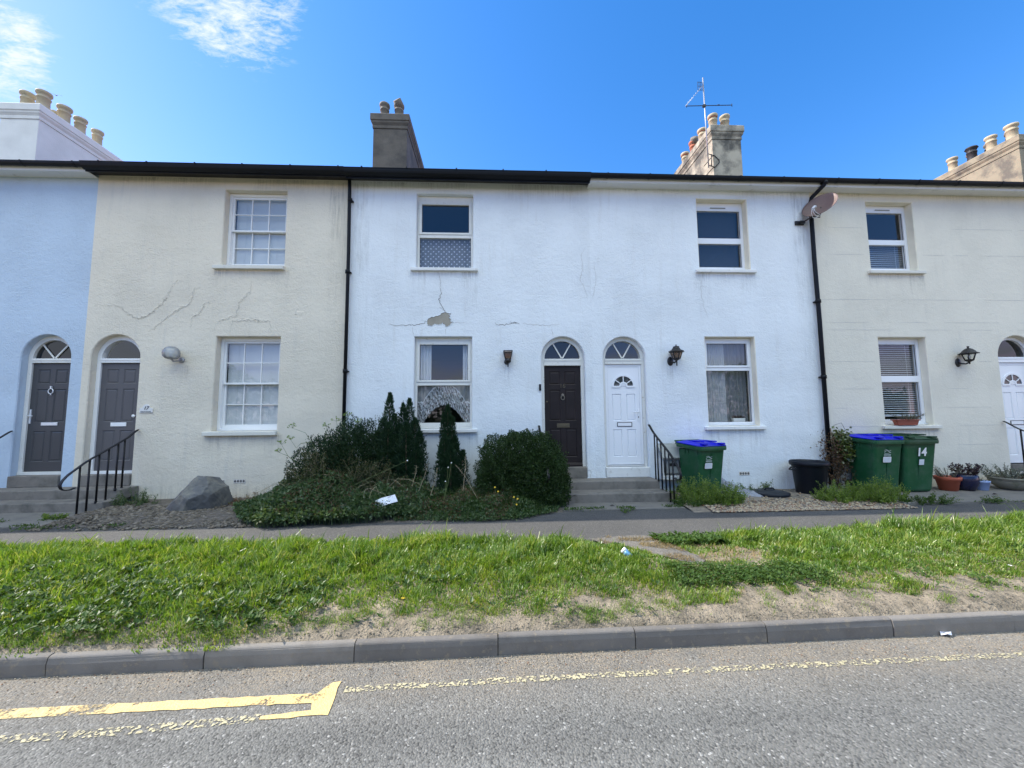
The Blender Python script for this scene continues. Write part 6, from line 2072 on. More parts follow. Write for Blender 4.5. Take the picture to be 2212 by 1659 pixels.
# straw, blades and crumbs straying on to the trodden path
npx = 2600
qx = rng.uniform(1.2, 2.35, npx * 4); qy = rng.uniform(3.8, 4.95, npx * 4)
kq = poly_in(qx, qy, pp) & (vnoise(qx, qy, .16, 55) > .50); qx, qy = qx[kq][:npx], qy[kq][:npx]
vq, fq = blades(qx, qy, rng.uniform(.02, .055, len(qx)), rng.uniform(.002, .0045, len(qx)), rng.uniform(.3, .9, len(qx)), .95, verge_z(qx, qy) + .012)
nz = np.zeros(0)
# thin short grass creeping over the bare strip
ns_ = 60000
sx_ = rng.uniform(-6, 8, ns_); sy_ = rng.uniform(2.95, 4.2, ns_)
yfs = np.interp(sx_, GX, GY)
ks = (rng.random(ns_) < np.clip(1 - (yfs + .05 - sy_) / .38, 0, 1) * np.clip((vnoise(sx_, sy_, .16, 54) - .42) * 3, 0, 1)) & (sy_ < yfs + .15) & (sy_ > kerb_y(sx_) + .10)
sx_, sy_ = sx_[ks], sy_[ks]
vs_, fs_ = blades(sx_, sy_, rng.uniform(.015, .045, len(sx_)), rng.uniform(.002, .004, len(sx_)), rng.uniform(.2, .8, len(sx_)), .85)
# sparse tufts on the bare strip behind the kerb
tx_, ty_ = [], []
for _ in range(300):
    cx_ = rng.uniform(-3.5, 7.5); cy_0 = np.interp(cx_, GX, GY)
    ka = kerb_y(cx_) + .10; cy_1 = rng.uniform(ka, max(ka + .02, cy_0 + .05))
    if cx_ > 1.6 and rng.random() < .55: continue
    m_ = int(rng.integers(8, 60))
    tx_.append(cx_ + rng.normal(0, .035, m_)); ty_.append(cy_1 + rng.normal(0, .025, m_))
tx_ = np.concatenate(tx_); ty_ = np.maximum(np.concatenate(ty_), kerb_y(np.concatenate(tx_) if False else tx_) + .08)
vt, ft = blades(tx_, ty_, rng.uniform(.02, .06, len(tx_)), rng.uniform(.002, .004, len(tx_)), rng.uniform(.2, .7, len(tx_)), .8)
V, Fc, FM = merge([(va, fa, 0), (vt, ft, 0), (vs_, fs_, 0), (vq[:len(vq) // 2 // 7 * 7], fq[:len(vq) // 2 // 7 * 5], 0), (vd, fd, 1), (vq, fq, 1)])
tag(np_obj('grass', V, Fc, [M['grass'], M['grass_dry']], face_mat=FM), kind='stuff')

# clover, plantain and dandelion leaves among the grass
def rosettes(n_try, xr, yr, dens, nl, size, z_up):
    P, A, NN, Ls, Ws = [], [], [], [], []
    for _ in range(n_try):
        cx_, cy_0 = rng.uniform(*xr), rng.uniform(*yr)
        if abs(cx_) > cy_0 * 1.42 + .5: continue
        dd, yf3, yb3 = gdens(np.array([cx_]), np.array([cy_0]))
        if cy_0 < kerb_y(cx_) + .12 or rng.random() > dens(cx_, cy_0, float(dd[0]), float(yf3[0]), float(yb3[0])): continue
        m_ = int(rng.integers(*nl)); a = rng.uniform(0, 2 * PI, m_); up = rng.uniform(.15, .9, m_)
        ax_ = np.stack([np.cos(a), np.sin(a), up], 1)
        zz = float(verge_z(cx_, cy_0)) + rng.uniform(.0, z_up)
        P.append(np.stack([cx_ + rng.normal(0, .02, m_), cy_0 + rng.normal(0, .02, m_), zz + rng.uniform(0, .02, m_)], 1)); A.append(ax_)
        NN.append(unit(np.stack([-np.cos(a) * .4, -np.sin(a) * .4, np.ones(m_)], 1)))
        l_ = rng.uniform(size[0], size[1], m_); Ls.append(l_); Ws.append(l_ * rng.uniform(.38, .7, m_))
    return leaf_arrays(np.concatenate(P), np.concatenate(A), np.concatenate(NN), np.concatenate(Ls), np.concatenate(Ws), .12)
v1 = rosettes(2600, (-5.5, .2), (2.95, 4.2), lambda a, b, dd, f0, b0: .75 * (dd > .05) * (vnoise(a, b, .4, 51) > .42) * min(1, max(0.15, (-a) / 2.5)), (5, 12), (.025, .060), .05)
v2 = rosettes(3000, (-6, 8), (2.95, 5.2), lambda a, b, dd, f0, b0: .30 * (dd > .05) * (vnoise(a, b, .5, 52) > .55), (4, 9), (.02, .05), .06)
v3 = rosettes(520, (-1.5, 4.5), (3.0, 3.7), lambda a, b, dd, f0, b0: .40 * (abs(b - f0) < .30) * (vnoise(a, b, .3, 53) > .45), (4, 8), (.02, .05), .01)
v4 = rosettes(1500, (1.6, 3.0), (3.35, 3.75), lambda a, b, dd, f0, b0: .6 * (dd > .05), (5, 10), (.018, .035), .04)
v5 = rosettes(500, (1.95, 2.7), (4.45, 4.85), lambda a, b, dd, f0, b0: .7, (5, 11), (.03, .06), .05)
V, Fc, FM = merge([(v1[0], v1[1], 0), (v2[0], v2[1], 0), (v3[0], v3[1], 0), (v4[0], v4[1], 0), (v5[0], v5[1], 0)])
tag(np_obj('weed_leaves', V, Fc, [M['clover']]), kind='stuff')

# ------------------------------------------------------------------ loose stones
def ico_base():
    b_ = bmesh.new(); bmesh.ops.create_icosphere(b_, subdivisions=1, radius=1)
    v_ = np.array([q.co for q in b_.verts]); f_ = np.array([[q.index for q in p.verts] for p in b_.faces]); b_.free()
    return v_, f_
IV, IF = ico_base()
def stones(P, S):
    n = len(P)
    sc = S[:, None] * rng.uniform([.7, .6, .35], [1.3, 1.1, .7], (n, 3))
    an = rng.uniform(0, 2 * PI, n); c_, s_ = np.cos(an), np.sin(an)
    jit = 1 + rng.uniform(-.22, .22, (n, len(IV), 1))
    q = IV[None] * jit * sc[:, None, :]
    X = q[..., 0] * c_[:, None] - q[..., 1] * s_[:, None]; Y = q[..., 0] * s_[:, None] + q[..., 1] * c_[:, None]
    v_ = np.stack([X, Y, q[..., 2]], 2) + P[:, None, :]
    f_ = IF[None] + (np.arange(n) * len(IV))[:, None, None]
    return v_.reshape(-1, 3), f_.reshape(-1, 3)
def stone_mat(name, cols):
    m, nt, out = new_mat(name)
    g = N(nt, 'NewGeometry'); r = ramp(nt, [(i / (len(cols) - 1), c) for i, c in enumerate(cols)]); r.color_ramp.interpolation = 'CONSTANT'
    nt.links.new(g.outputs['Random Per Island'], r.inputs[0])
    b = N(nt, 'BsdfPrincipled', Roughness=.8); L(nt, r, 0, b, 'Base Color'); L(nt, b, 0, out, 0)
    return m
M['pebble'] = stone_mat('flint_gravel', [(.30, .22, .13), (.42, .33, .20), (.25, .13, .07), (.34, .27, .19), (.14, .115, .09), (.46, .38, .26), (.29, .17, .09)])
M['rubble'] = stone_mat('bed_rubble', [(.13, .105, .075), (.18, .15, .11), (.085, .07, .05), (.22, .185, .14), (.12, .095, .065), (.15, .125, .09), (.42, .40, .36)])
n = 5200
P = np.stack([rng.uniform(3.5, 6.9, n * 3), 6.10 + rng.random(n * 3) ** 1.6 * 1.5, np.zeros(n * 3)], 1)
k = rng.random(n * 3) < np.clip(1.25 - (P[:, 1] - 6.1) * 1.7, .06, 1) * np.clip((vnoise(P[:, 0], P[:, 1], .35, 61) - .15) * 2.2, .1, 1)
P = P[k][:n]; P[:, 2] = .14 + .038 * np.clip((P[:, 1] - 6.12) / 1.5 * 3, 0, 1) + .006
v, f = stones(P, rng.uniform(.009, .024, len(P)))
tag(np_obj('gravel', v, f, M['pebble']), kind='stuff')
n = 8000
P = np.stack([rng.uniform(-6.6, -3.0, n), 5.85 + rng.random(n) ** 1.2 * 1.25, np.zeros(n)], 1)
P[:, 2] = .142 + .060 * np.clip((P[:, 1] - 5.98) / 1.71 * 3, 0, 1)
k = rng.random(n) < np.clip((vnoise(P[:, 0], P[:, 1], .3, 62) - .1) * 2, .15, 1) * np.clip((P[:, 1] - 5.80) * 5, .05, 1)
v, f = stones(P[k], (.007 + .030 * rng.random(n) ** 2.5)[k])
tag(np_obj('rubble', v, f, M['rubble']), kind='stuff')
n = 1500
P = np.stack([rng.uniform(-4.5, 6, n), rng.normal(2.76, .08, n), np.full(n, .004)], 1); P[:, 1] = np.minimum(P[:, 1], kerb_y(P[:, 0]) - .015)
v, f = stones(P, rng.uniform(.002, .0055, n))
tag(np_obj('grit', v, f, M['pebble']), kind='stuff')
n = 2400
P = np.stack([rng.uniform(-3.5, 7, n), np.zeros(n), np.zeros(n)], 1); P[:, 1] = kerb_y(P[:, 0]) + .07 + rng.random(n) ** 1.5 * .40
P[:, 2] = verge_z(P[:, 0], P[:, 1])
v, f = stones(P, rng.uniform(.003, .010, n))
tag(np_obj('crumbs', v, f, M['pebble'] if False else M['rubble']), kind='stuff')

# ------------------------------------------------------------------ shrubs
def ell_leaves(c, r, n, lsize, wr=.5, up=.25, shell=.22, noise_amp=.16, nscale=.9, seed=71, zmin=None, ymax=7.66, flat=2.0, out=.75):
    """leaf positions through the outer shell of a lumpy ellipsoid"""
    d = rand_dir(int(n * 1.6))
    if flat != 2.0:
        s_ = (np.abs(d) ** flat).sum(1) ** (-1 / flat); d = d * s_[:, None]
    lump = 1 + noise_amp * (2 * vnoise(d[:, 0] * 3 + d[:, 2] * 1.7 + 9, d[:, 1] * 3 - d[:, 2] * 2.1 + 4, nscale, seed) - 1) + noise_amp * .6 * (2 * vnoise(d[:, 0] * 3 - d[:, 1] + 9, d[:, 2] * 4 + 4, nscale * .4, seed + 1) - 1)
    q = 1 - rng.random(len(d)) ** 1.8 * shell * 2
    p = np.array(c) + d * (np.array(r) * (lump * q)[:, None])
    k = (p[:, 2] > (zmin if zmin is not None else .12)) & (p[:, 1] < ymax)
    p, d = p[k][:n], d[k][:n]
    m_ = len(p)
    ax_ = unit(unit(d) * out + rand_dir(m_) * .8 + np.array([0, 0, up]))
    l_ = rng.uniform(lsize[0], lsize[1], m_)
    return leaf_arrays(p, ax_, rand_dir(m_), l_, l_ * wr * rng.uniform(.8, 1.2, m_), .2)

def stems(mb, base, tips, r0=.02, r1=.006):
    for t in tips:
        b = Vector(base) + Vector((random.uniform(-.06, .06), random.uniform(-.05, .05), 0)); t = Vector(t)
        mid = b.lerp(t, .5) + Vector((random.uniform(-.06, .06), random.uniform(-.06, .06), .03))
        mb.tube([b, mid, t], [r0, (r0 + r1) / 2, r1], 6)

def sprigs(pts, dirs, nper, length, lsize, wr):
    """short shoots sticking out of a crown: leaves set along a line"""
    P, A, Ls = [], [], []
    for p, d in zip(pts, dirs):
        t = rng.uniform(0, 1, nper)
        P.append(p + d * (t * length)[:, None]); A.append(unit(d + rand_dir(nper) * .7)); Ls.append(rng.uniform(lsize[0], lsize[1], nper) * (1.1 - .5 * t))
    P, A, Ls = np.concatenate(P), np.concatenate(A), np.concatenate(Ls)
    return leaf_arrays(P, A, rand_dir(len(P)), Ls, Ls * wr, .2)

# round box bush
bx = thing('box_bush', 'dense round dark green bush between the white wall and the brown door', 'bush', (.52, 7.0, .13), 'shrubs against the houses')
parts = [ell_leaves((.50, 7.04, .48), (.80, .62, .90), 60000, (.018, .034), .6, seed=71, flat=2.6, noise_amp=.13, shell=.10, nscale=.5, out=.45) + (0,),
         ell_leaves((.78, 6.85, .45), (.52, .48, .64), 20000, (.018, .034), .6, seed=75, flat=2.3, noise_amp=.13, shell=.10, nscale=.5, out=.45) + (0,),
         ell_leaves((.50, 7.06, .45), (.66, .48, .72), 9000, (.04, .07), .6, seed=73, shell=.3) + (0,)]
dd = rand_dir(150); dd = dd[dd[:, 2] > -.1]; dd[:, 1] = -np.abs(dd[:, 1]) * .9
pts = np.array((.50, 7.04, .48)) + unit(dd) * np.array((.80, .60, .90)) * .97
parts.append(sprigs(pts, unit(dd + np.array([0, 0, .6])), 14, .055, (.014, .026), .55) + (0,))
V, Fc, FM = merge(parts); np_obj('foliage', V, Fc, M['box'], bx)
m = MB(); stems(m, (.52, 7.1, .13), [(.2, 7.0, .9), (.5, 6.9, 1.1), (.9, 6.95, .8), (.6, 7.2, 1.0), (.1, 7.1, .6)]); m.build('stem', M['wood_stem'], bx)

# dark evergreen shrub at the left
ev = thing('evergreen_shrub', 'broad dark evergreen shrub left of the twin conifers, over the brambles', 'bush', (-2.5, 7.1, .13), 'shrubs against the houses')
parts = [ell_leaves((-2.45, 7.10, .78), (.62, .50, .86), 20000, (.025, .050), .4, up=.7, seed=81) + (0,),
         ell_leaves((-3.02, 7.05, .60), (.55, .48, .72), 13000, (.025, .050), .4, up=.7, seed=83) + (0,),
         ell_leaves((-2.45, 7.12, .7), (.52, .4, .72), 6000, (.04, .07), .5, seed=85) + (0,)]
pts = np.stack([rng.uniform(-3.25, -1.95, 90), rng.uniform(6.85, 7.4, 90), np.zeros(90)], 1)
pts[:, 2] = np.interp(pts[:, 0], [-3.3, -2.9, -2.5, -2.0], [1.10, 1.30, 1.52, 1.56]) + rng.uniform(-.06, .05, 90)
parts.append(sprigs(pts, unit(np.stack([rng.normal(0, .25, 90), rng.normal(0, .25, 90), np.ones(90)], 1)), 16, .15, (.025, .045), .35) + (0,))
V, Fc, FM = merge(parts); np_obj('foliage', V, Fc, M['yew'], ev)
m = MB(); stems(m, (-2.5, 7.1, .13), [(-2.3, 7.1, 1.3), (-2.8, 7.0, 1.0), (-3.1, 7.1, .8), (-2.1, 7.2, 1.1)]); m.build('stem', M['wood_stem'], ev)

# columnar conifers made of upright spires
def conifer(label, base, spires, n):
    t = thing('columnar_conifer', label, 'conifer', (base[0], base[1], .13), 'columnar conifers below the lace window')
    P, A = [], []
    tot = sum(s[2] * s[3] for s in spires)
    for (tx0, ty0, tz, r0, bx0, by0) in spires:
        m_ = int(n * tz * r0 / tot)
        tt = rng.random(m_) ** .85
        prof = np.where(tt < .12, .55 + 3.5 * tt, 1.0) * np.clip((1 - tt) / .55, 0, 1) ** .62
        prof = np.clip(prof, .03, 1)
        an = rng.uniform(0, 2 * PI, m_)
        lump = 1 + .42 * (2 * vnoise(an * 1.3 + tx0 * 7, tt * 12, .8, 91) - 1) + .2 * (2 * vnoise(an * 3 + tx0 * 7, tt * 26, .8, 92) - 1)
        rr = r0 * prof * lump * (1 - rng.random(m_) ** 2.2 * .6)
        ax0 = np.stack([bx0 + (tx0 - bx0) * tt, by0 + (ty0 - by0) * tt, .15 + (tz - .15) * tt], 1)
        p = ax0 + np.stack([np.cos(an) * rr, np.sin(an) * rr * .9, np.zeros(m_)], 1)
        P.append(p); A.append(np.stack([np.cos(an) * .5, np.sin(an) * .5, np.ones(m_)], 1))
    P = np.concatenate(P); A = np.concatenate(A)
    k = P[:, 1] < 7.67
    P, A = P[k], unit(A[k] + rand_dir(k.sum()) * .42)
    l_ = rng.uniform(.025, .060, len(P))
    pa_ = leaf_arrays(P, A, rand_dir(len(P)), l_, l_ * .28, .25)
    idx = rng.choice(len(P), 260, replace=False)
    dd_ = unit(A[idx] * np.array([1.6, 1.6, 1.0]) + rng.normal(0, .15, (260, 3)))
    pb_ = sprigs(P[idx], dd_, 12, .085, (.022, .045), .28)
    V_, F_, _ = merge([pa_ + (0,), pb_ + (0,)])
    np_obj('foliage', V_, F_, M['conifer'], t)
    m_ = MB()
    for (tx0, ty0, tz, r0, bx0, by0) in spires:
        m_.tube([(bx0, by0, .10), ((bx0 + tx0) / 2, (by0 + ty0) / 2, tz * .55), (tx0, ty0, tz - .06)], [.03, .016, .004], 6)
    m_.build('trunk', M['wood_stem'], t)
    return t
conifer('tallest columnar conifer with a single spire, left of the lace window', (-1.93, 7.28), [(-1.93, 7.27, 2.13, .16, -1.94, 7.27), (-1.82, 7.2, 1.74, .20, -1.86, 7.22), (-2.03, 7.25, 1.66, .20, -2.02, 7.22), (-1.90, 7.08, 1.58, .22, -1.92, 7.10), (-1.72, 7.18, 1.55, .20, -1.78, 7.2), (-2.12, 7.15, 1.40, .18, -2.1, 7.15)], 24000)
conifer('columnar conifer with two close spires at the left edge of the lace window', (-1.55, 7.28), [(-1.57, 7.28, 2.02, .15, -1.57, 7.27), (-1.68, 7.26, 1.93, .14, -1.66, 7.27), (-1.45, 7.2, 1.66, .20, -1.47, 7.22), (-1.36, 7.2, 1.42, .18, -1.40, 7.2), (-1.58, 7.06, 1.58, .22, -1.56, 7.08), (-1.40, 7.1, 1.2, .18, -1.42, 7.1)], 24000)
conifer('narrow conifer standing alone in front of the lace window', (-.80, 7.26), [(-.86, 7.27, 1.90, .13, -.84, 7.26), (-.93, 7.27, 1.76, .12, -.88, 7.26), (-.77, 7.25, 1.68, .13, -.80, 7.24), (-.72, 7.2, 1.30, .19, -.76, 7.22), (-.57, 7.22, 1.06, .14, -.66, 7.22), (-.90, 7.13, 1.36, .18, -.88, 7.16), (-.78, 7.08, 1.15, .18, -.78, 7.1)], 24000)

# brambles spilling towards the pavement
br = thing('bramble', 'mound of brambles and withered leaves spilling onto the pavement below the cream wall', 'bramble', (-2.6, 6.4, .13), 'shrubs against the houses')
def mound(n, X, Yr, hf, lsize, wr, shell=.5):
    x_ = rng.uniform(X[0], X[1], n * 3); y_ = rng.uniform(Yr[0], Yr[1], n * 3)
    h_ = hf(x_, y_)
    k = h_ > .02; x_, y_, h_ = x_[k][:n], y_[k][:n], h_[k][:n]
    m_ = len(x_)
    z_ = .13 + h_ * (1 - rng.random(m_) ** 1.5 * shell) 
    ax_ = unit(rand_dir(m_) * .8 + np.array([0, -.45, .25]))
    l_ = rng.uniform(lsize[0], lsize[1], m_)
    nn = unit(rand_dir(m_) * .6 + np.array([0, -.4, .8]))
    return leaf_arrays(np.stack([x_, y_, z_], 1), ax_, nn, l_, l_ * wr * rng.uniform(.8, 1.2, m_), .18)
def hb(x_, y_):
    yf_ = np.interp(x_, [-4.15, -3.9, -3.3, -2.6, -1.9, -1.2, -1.0], [6.55, 6.2, 5.72, 5.80, 5.92, 6.0, 6.3]) + .12 * (vnoise(x_, y_, .2, 101) - .5)
    t = np.clip((y_ - yf_) / 1.0, 0, 1)
    top = np.interp(x_, [-4.2, -3.9, -3.4, -2.9, -2.2, -1.5, -1.0], [.08, .16, .30, .44, .42, .30, .18])
    return np.where(y_ > yf_, (.14 + top * t ** .8) * (.50 + .65 * vnoise(x_, y_, .30, 102) + .35 * vnoise(x_, y_, .11, 103)), 0) * (x_ > -4.2) * (x_ < -1.0)
b1 = mound(34000, (-4.2, -1.0), (5.6, 7.0), hb, (.022, .075), .55, .45)
ng = 4200; xg = rng.uniform(-4.0, -1.1, ng); yg = rng.uniform(5.75, 6.9, ng); hg = hb(xg, yg); kg = hg > .02
b3 = blades(xg[kg], yg[kg], hg[kg] * rng.uniform(.6, 1.35, kg.sum()) + .05, rng.uniform(.003, .006, kg.sum()), rng.uniform(.1, .5, kg.sum()), .5, np.full(kg.sum(), .14))
V, Fc, _m = merge([b1 + (0,), b3 + (0,)]); np_obj('leaves', V, Fc, M['bramble'], br)
b2 = mound(3000, (-3.5, -1.0), (5.85, 7.0), lambda a, b: hb(a, b) * (vnoise(a, b, .3, 104) > .55) * 1.06, (.02, .05), .5, .2)
np_obj('withered_leaves', b2[0], b2[1], M['brown_leaf'], br)
m = MB()
for _ in range(26):
    bx0 = random.uniform(-3.6, -1.6); by0 = random.uniform(6.3, 7.0); z0 = .13 + float(hb(np.array([bx0]), np.array([by0]))[0]) * .8
    a = random.uniform(PI * .9, PI * 2.1); ln = random.uniform(.3, .75)
    p0 = Vector((bx0, by0, z0)); p3 = p0 + Vector((math.cos(a) * ln, math.sin(a) * ln * .6, random.uniform(-.15, .1)))
    p1 = p0.lerp(p3, .35) + Vector((0, 0, .16)); p2 = p0.lerp(p3, .7) + Vector((0, -.03, .12))
    m.tube([p0, p1, p2, p3], [.0035, .003, .0025, .0015], 5)
m.build('arching_stems', M['dry_stem'], br)

# straggly shrub of arching twigs in front of the evergreen
tw = thing('twiggy_shrub', 'straggly olive shrub with dry pale twigs, between the brambles and the evergreen', 'bush', (-2.85, 6.8, .13), 'shrubs against the houses')
sm = MB(); P, A, Ls = [], [], []
for _ in range(170):
    b_ = np.array([rng.uniform(-3.35, -1.7), rng.uniform(6.6, 7.0), .2])
    a = rng.uniform(PI * .75, PI * 2.25); ln = rng.uniform(.15, .42)
    hh2 = np.interp(b_[0], [-3.4, -3.0, -2.4, -1.7], [.62, .92, .88, .50]) * rng.uniform(.55, 1.08)
    tp_ = b_ + np.array([math.cos(a) * ln - .06, math.sin(a) * ln * .7, hh2])
    md_ = b_ * .45 + tp_ * .55 + np.array([0, 0, .12])
    sm.tube([b_, md_, tp_], [.0045, .003, .0012], 4, cap=False)
    m_ = 130; t_ = rng.uniform(.2, 1.0, m_)[:, None]
    q_ = (1 - t_) ** 2 * b_ + 2 * t_ * (1 - t_) * md_ + t_ ** 2 * tp_
    P.append(q_ + rng.normal(0, .022, (m_, 3))); A.append(unit(rand_dir(m_) + np.array([0, -.15, .3]))); Ls.append(rng.uniform(.016, .042, m_))
sm.build('twigs', M['dry_stem'], tw)
P, A, Ls = np.concatenate(P), np.concatenate(A), np.concatenate(Ls)
v_, f_ = leaf_arrays(P, A, rand_dir(len(P)), Ls, Ls * .5, .2)
np_obj('leaves', v_, f_, M['twiggy'], tw)

# undergrowth between the conifers and the pavement
def hu(x_, y_):
    yf_ = np.interp(x_, [-1.4, -.8, -.2, .3, .8, 1.05, 1.1], [6.0, 5.96, 5.84, 5.92, 6.16, 6.42, 6.9]) + .10 * (vnoise(x_, y_, .15, 111) - .5)
    t = np.clip((y_ - yf_) / .5, 0, 1)
    return np.where((y_ > yf_) & (x_ > -1.5) & (x_ < 1.12), (.06 + .22 * t) * (.5 + .8 * vnoise(x_, y_, .25, 112)), 0)
u1 = mound(15000, (-1.5, 1.15), (5.8, 7.3), hu, (.022, .055), .5, .7)
u2 = mound(2600, (-1.5, .3), (5.9, 7.2), lambda a, b: hu(a, b) * (vnoise(a, b, .3, 114) > .52) * 1.15, (.02, .045), .4, .3)
gx = rng.uniform(-1.5, 1.1, 9000); gy = rng.uniform(5.85, 7.3, 9000); hh_ = hu(gx, gy); k = hh_ > .02
u3 = blades(gx[k], gy[k], (hh_[k] * 1.15 + .04) * rng.uniform(.5, 1.2, k.sum()), rng.uniform(.003, .006, k.sum()), rng.uniform(.15, .6, k.sum()), .6, np.full(k.sum(), .14))
V, Fc, FM = merge([u1 + (0,), u2 + (1,), u3 + (2,)])
tag(np_obj('undergrowth', V, Fc, [M['bramble'], M['brown_leaf'], M['clover']], face_mat=FM), kind='stuff')

# flowering stems in the undergrowth
def blossom(mb, p, r_, n=6):
    p = Vector(p)
    for k in range(n):
        a = 2 * PI * k / n
        d_ = Vector((math.cos(a), math.sin(a) * .6 - .3, math.sin(a) * .7 + .3)).normalized()
        s_ = d_.cross(Vector((0, -1, .4))).normalized() * r_ * .4
        mb.add([p, p + d_ * r_ * .6 + s_, p + d_ * r_, p + d_ * r_ * .6 - s_], [(0, 1, 2, 3)])
def flower(label, base, tips, mat, r_=.018, grp='wild flowers in the undergrowth'):
    t = thing('wild_flower', label, 'flower', base, grp)
    m_ = MB(); 
    for q in tips:
        b_ = Vector(base); q = Vector(q); m_.tube([b_, b_.lerp(q, .55) + Vector((.02, -.01, .02)), q], [.004, .003, .002], 5)
    m_.build('stem', M['green_stem'], t)
    f_ = MB()
    for q in tips: blossom(f_, q, r_); blossom(f_, Vector(q) + Vector((.004, -.006, .006)), r_ * .7, 5)
    f_.build('blossom', mat, t)
def pix(u, v, y): return tuple(at_y(u, v, y))
flower('yellow ragwort blooming at the left foot of the round bush', (.02, 6.45, .2), [pix(1069, 1053, 6.4), pix(1076, 1062, 6.4), pix(1060, 1072, 6.4)], M['blossom_yellow'])
flower('yellow ragwort blooming in front of the round bush', (.25, 6.3, .2), [pix(1110, 1074, 6.25), pix(1118, 1078, 6.2), pix(1116, 1090, 6.2)], M['blossom_yellow'])
flower('tall white-flowered weed in front of the narrow conifer', (-.85, 6.5, .2), [pix(968, 1010, 6.5), pix(962, 1040, 6.5), pix(975, 1000, 6.5)], M['blossom_white'], .012)
flower('small white bindweed flower on the brambles', (-2.9, 6.3, .3), [pix(716, 1080, 6.2), pix(880, 995, 6.6)], M['blossom_white'], .014)
dg = thing('dried_weed', 'pale dry weed stalks leaning between the conifers', 'weed', (-.9, 6.6, .15))
m = MB()
for (a, b) in ((pix(1030, 1075, 6.4), pix(985, 1005, 6.5)), (pix(1000, 1060, 6.4), pix(1005, 985, 6.6)), (pix(905, 1060, 6.5), pix(925, 1000, 6.6)), (pix(930, 1070, 6.5), pix(945, 1010, 6.6)), (pix(890, 1050, 6.6), pix(900, 1005, 6.7))):
    a = Vector(a); b = Vector(b); m.tube([a, a.lerp(b, .6) + Vector((.02, 0, .02)), b], [.004, .003, .002], 5)
    for k in range(6):
        c_ = a.lerp(b, .6 + .07 * k); m.tube([c_, c_ + Vector((random.uniform(-.05, .05), 0, random.uniform(.0, .05)))], .0018, 4)
m.build('stalks', M['dry_stem'], dg)

# fennel with dry umbels leaning out over the cream wall
fe = thing('fennel', 'straggly fennel with yellowish umbels leaning out against the cream wall', 'fennel', (-3.1, 6.95, .2))
m = MB(); tips = []
for path in ([(700, 1000), (672, 955), (660, 935), (632, 925)], [(672, 955), (650, 958), (640, 968), (628, 950)], [(690, 1010), (655, 1010), (622, 985), (608, 960)], [(640, 1000), (622, 985), (604, 978)], [(735, 960), (730, 930), (727, 910)], [(760, 950), (738, 915), (752, 900)], [(655, 1010), (650, 1030), (640, 1050)], [(745, 940), (775, 915)], [(690, 960), (703, 945), (706, 922)]):
    P = [Vector(pix(u, v_, 6.95 - .02 * i)) for i, (u, v_) in enumerate(path)]
    m.tube(P, [.007 - .005 * i / (len(P) - 1) for i in range(len(P))], 5); tips.append(P[-1])
um = MB()
for tp_ in tips:
    for k in range(9):
        d_ = Vector((random.uniform(-1, 1), random.uniform(-.8, .4), random.uniform(.1, 1))).normalized() * random.uniform(.05, .09)
        m.tube([tp_, tp_ + d_], .0016, 4)
        for j in range(4):
            c_ = tp_ + d_ + Vector((random.uniform(-.012, .012), random.uniform(-.012, .012), random.uniform(-.006, .012)))
            blossom(um, c_, .010, 4)
m.build('stalks', M['green_stem'], fe)
um.build('umbels', M['weed'], fe)

# white card thrown into the undergrowth
cd = MB()
a0, a1, a2, a3 = Vector(pix(797, 1086, 6.10)), Vector(pix(853, 1068, 6.16)), Vector(pix(859, 1083, 6.10)), Vector(pix(815, 1098, 6.02))
nn = (a1 - a0).cross(a3 - a0).normalized() * .008
mid = (a0 + a1) / 2 + Vector((0, 0, .012)); mid2 = (a3 + a2) / 2 + Vector((0, 0, .010))
cd.add([a0, mid, a1, a2, mid2, a3, a0 + nn, mid + nn, a1 + nn, a2 + nn, mid2 + nn, a3 + nn], [(0, 1, 4, 5), (1, 2, 3, 4), (6, 11, 10, 7), (7, 10, 9, 8), (0, 6, 7, 1), (1, 7, 8, 2), (2, 8, 9, 3), (3, 9, 10, 4), (4, 10, 11, 5), (5, 11, 6, 0)])
tag(cd.build('discarded_card', M['paper']), 'bent white card discarded in the undergrowth below the conifers', 'litter')

# ------------------------------------------------------------------ weeds by the bins
def weed(label, c, r, h, n, mat, name='weed_clump', lsize=(.02, .05), wr=.38, grp='weed clumps in front of the houses'):
    t = thing(name, label, 'weeds', (c[0], c[1], .13), grp)
    P, A, Ls = [], [], []
    ns = max(14, n // 60)
    sm = MB()
    for _ in range(ns):
        a = rng.uniform(0, 2 * PI); q = math.sqrt(rng.random())
        b_ = np.array([c[0] + r[0] * q * math.cos(a), c[1] + r[1] * q * math.sin(a), .14])
        hh2 = h * rng.uniform(.55, 1.1) * (1 - .5 * q ** 2)
        tp_ = b_ + np.array([rng.normal(0, .07) + .08 * math.cos(a), rng.normal(0, .06) - .03, hh2])
        if tp_[1] > 7.6: tp_[1] = 7.6
        sm.tube([b_, (b_ + tp_) / 2 + np.array([0, 0, .03]), tp_], [.004, .003, .0015], 4, cap=False)
        m_ = n // ns; t_ = rng.uniform(.15, 1, m_)
        P.append(b_ + (tp_ - b_) * t_[:, None] + rng.normal(0, .012, (m_, 3)))
        A.append(unit(rand_dir(m_) + np.array([0, -.1, .45]))); Ls.append(rng.uniform(lsize[0], lsize[1], m_) * (1.15 - .5 * t_))
    sm.build('stalks', M['green_stem'], t)
    P, A, Ls = np.concatenate(P), np.concatenate(A), np.concatenate(Ls)
    k = P[:, 1] < 7.66
    P, A, Ls = P[k], A[k], Ls[k]
    v_, f_ = leaf_arrays(P, A, rand_dir(len(P)), Ls, Ls * wr, .2)
    np_obj('leaves', v_, f_, mat, t)
    return t
weed('tall yellow-green weeds between the handrail and the blue-lidded bin', (3.55, 6.72), (.32, .26), .52, 7000, M['weed'])
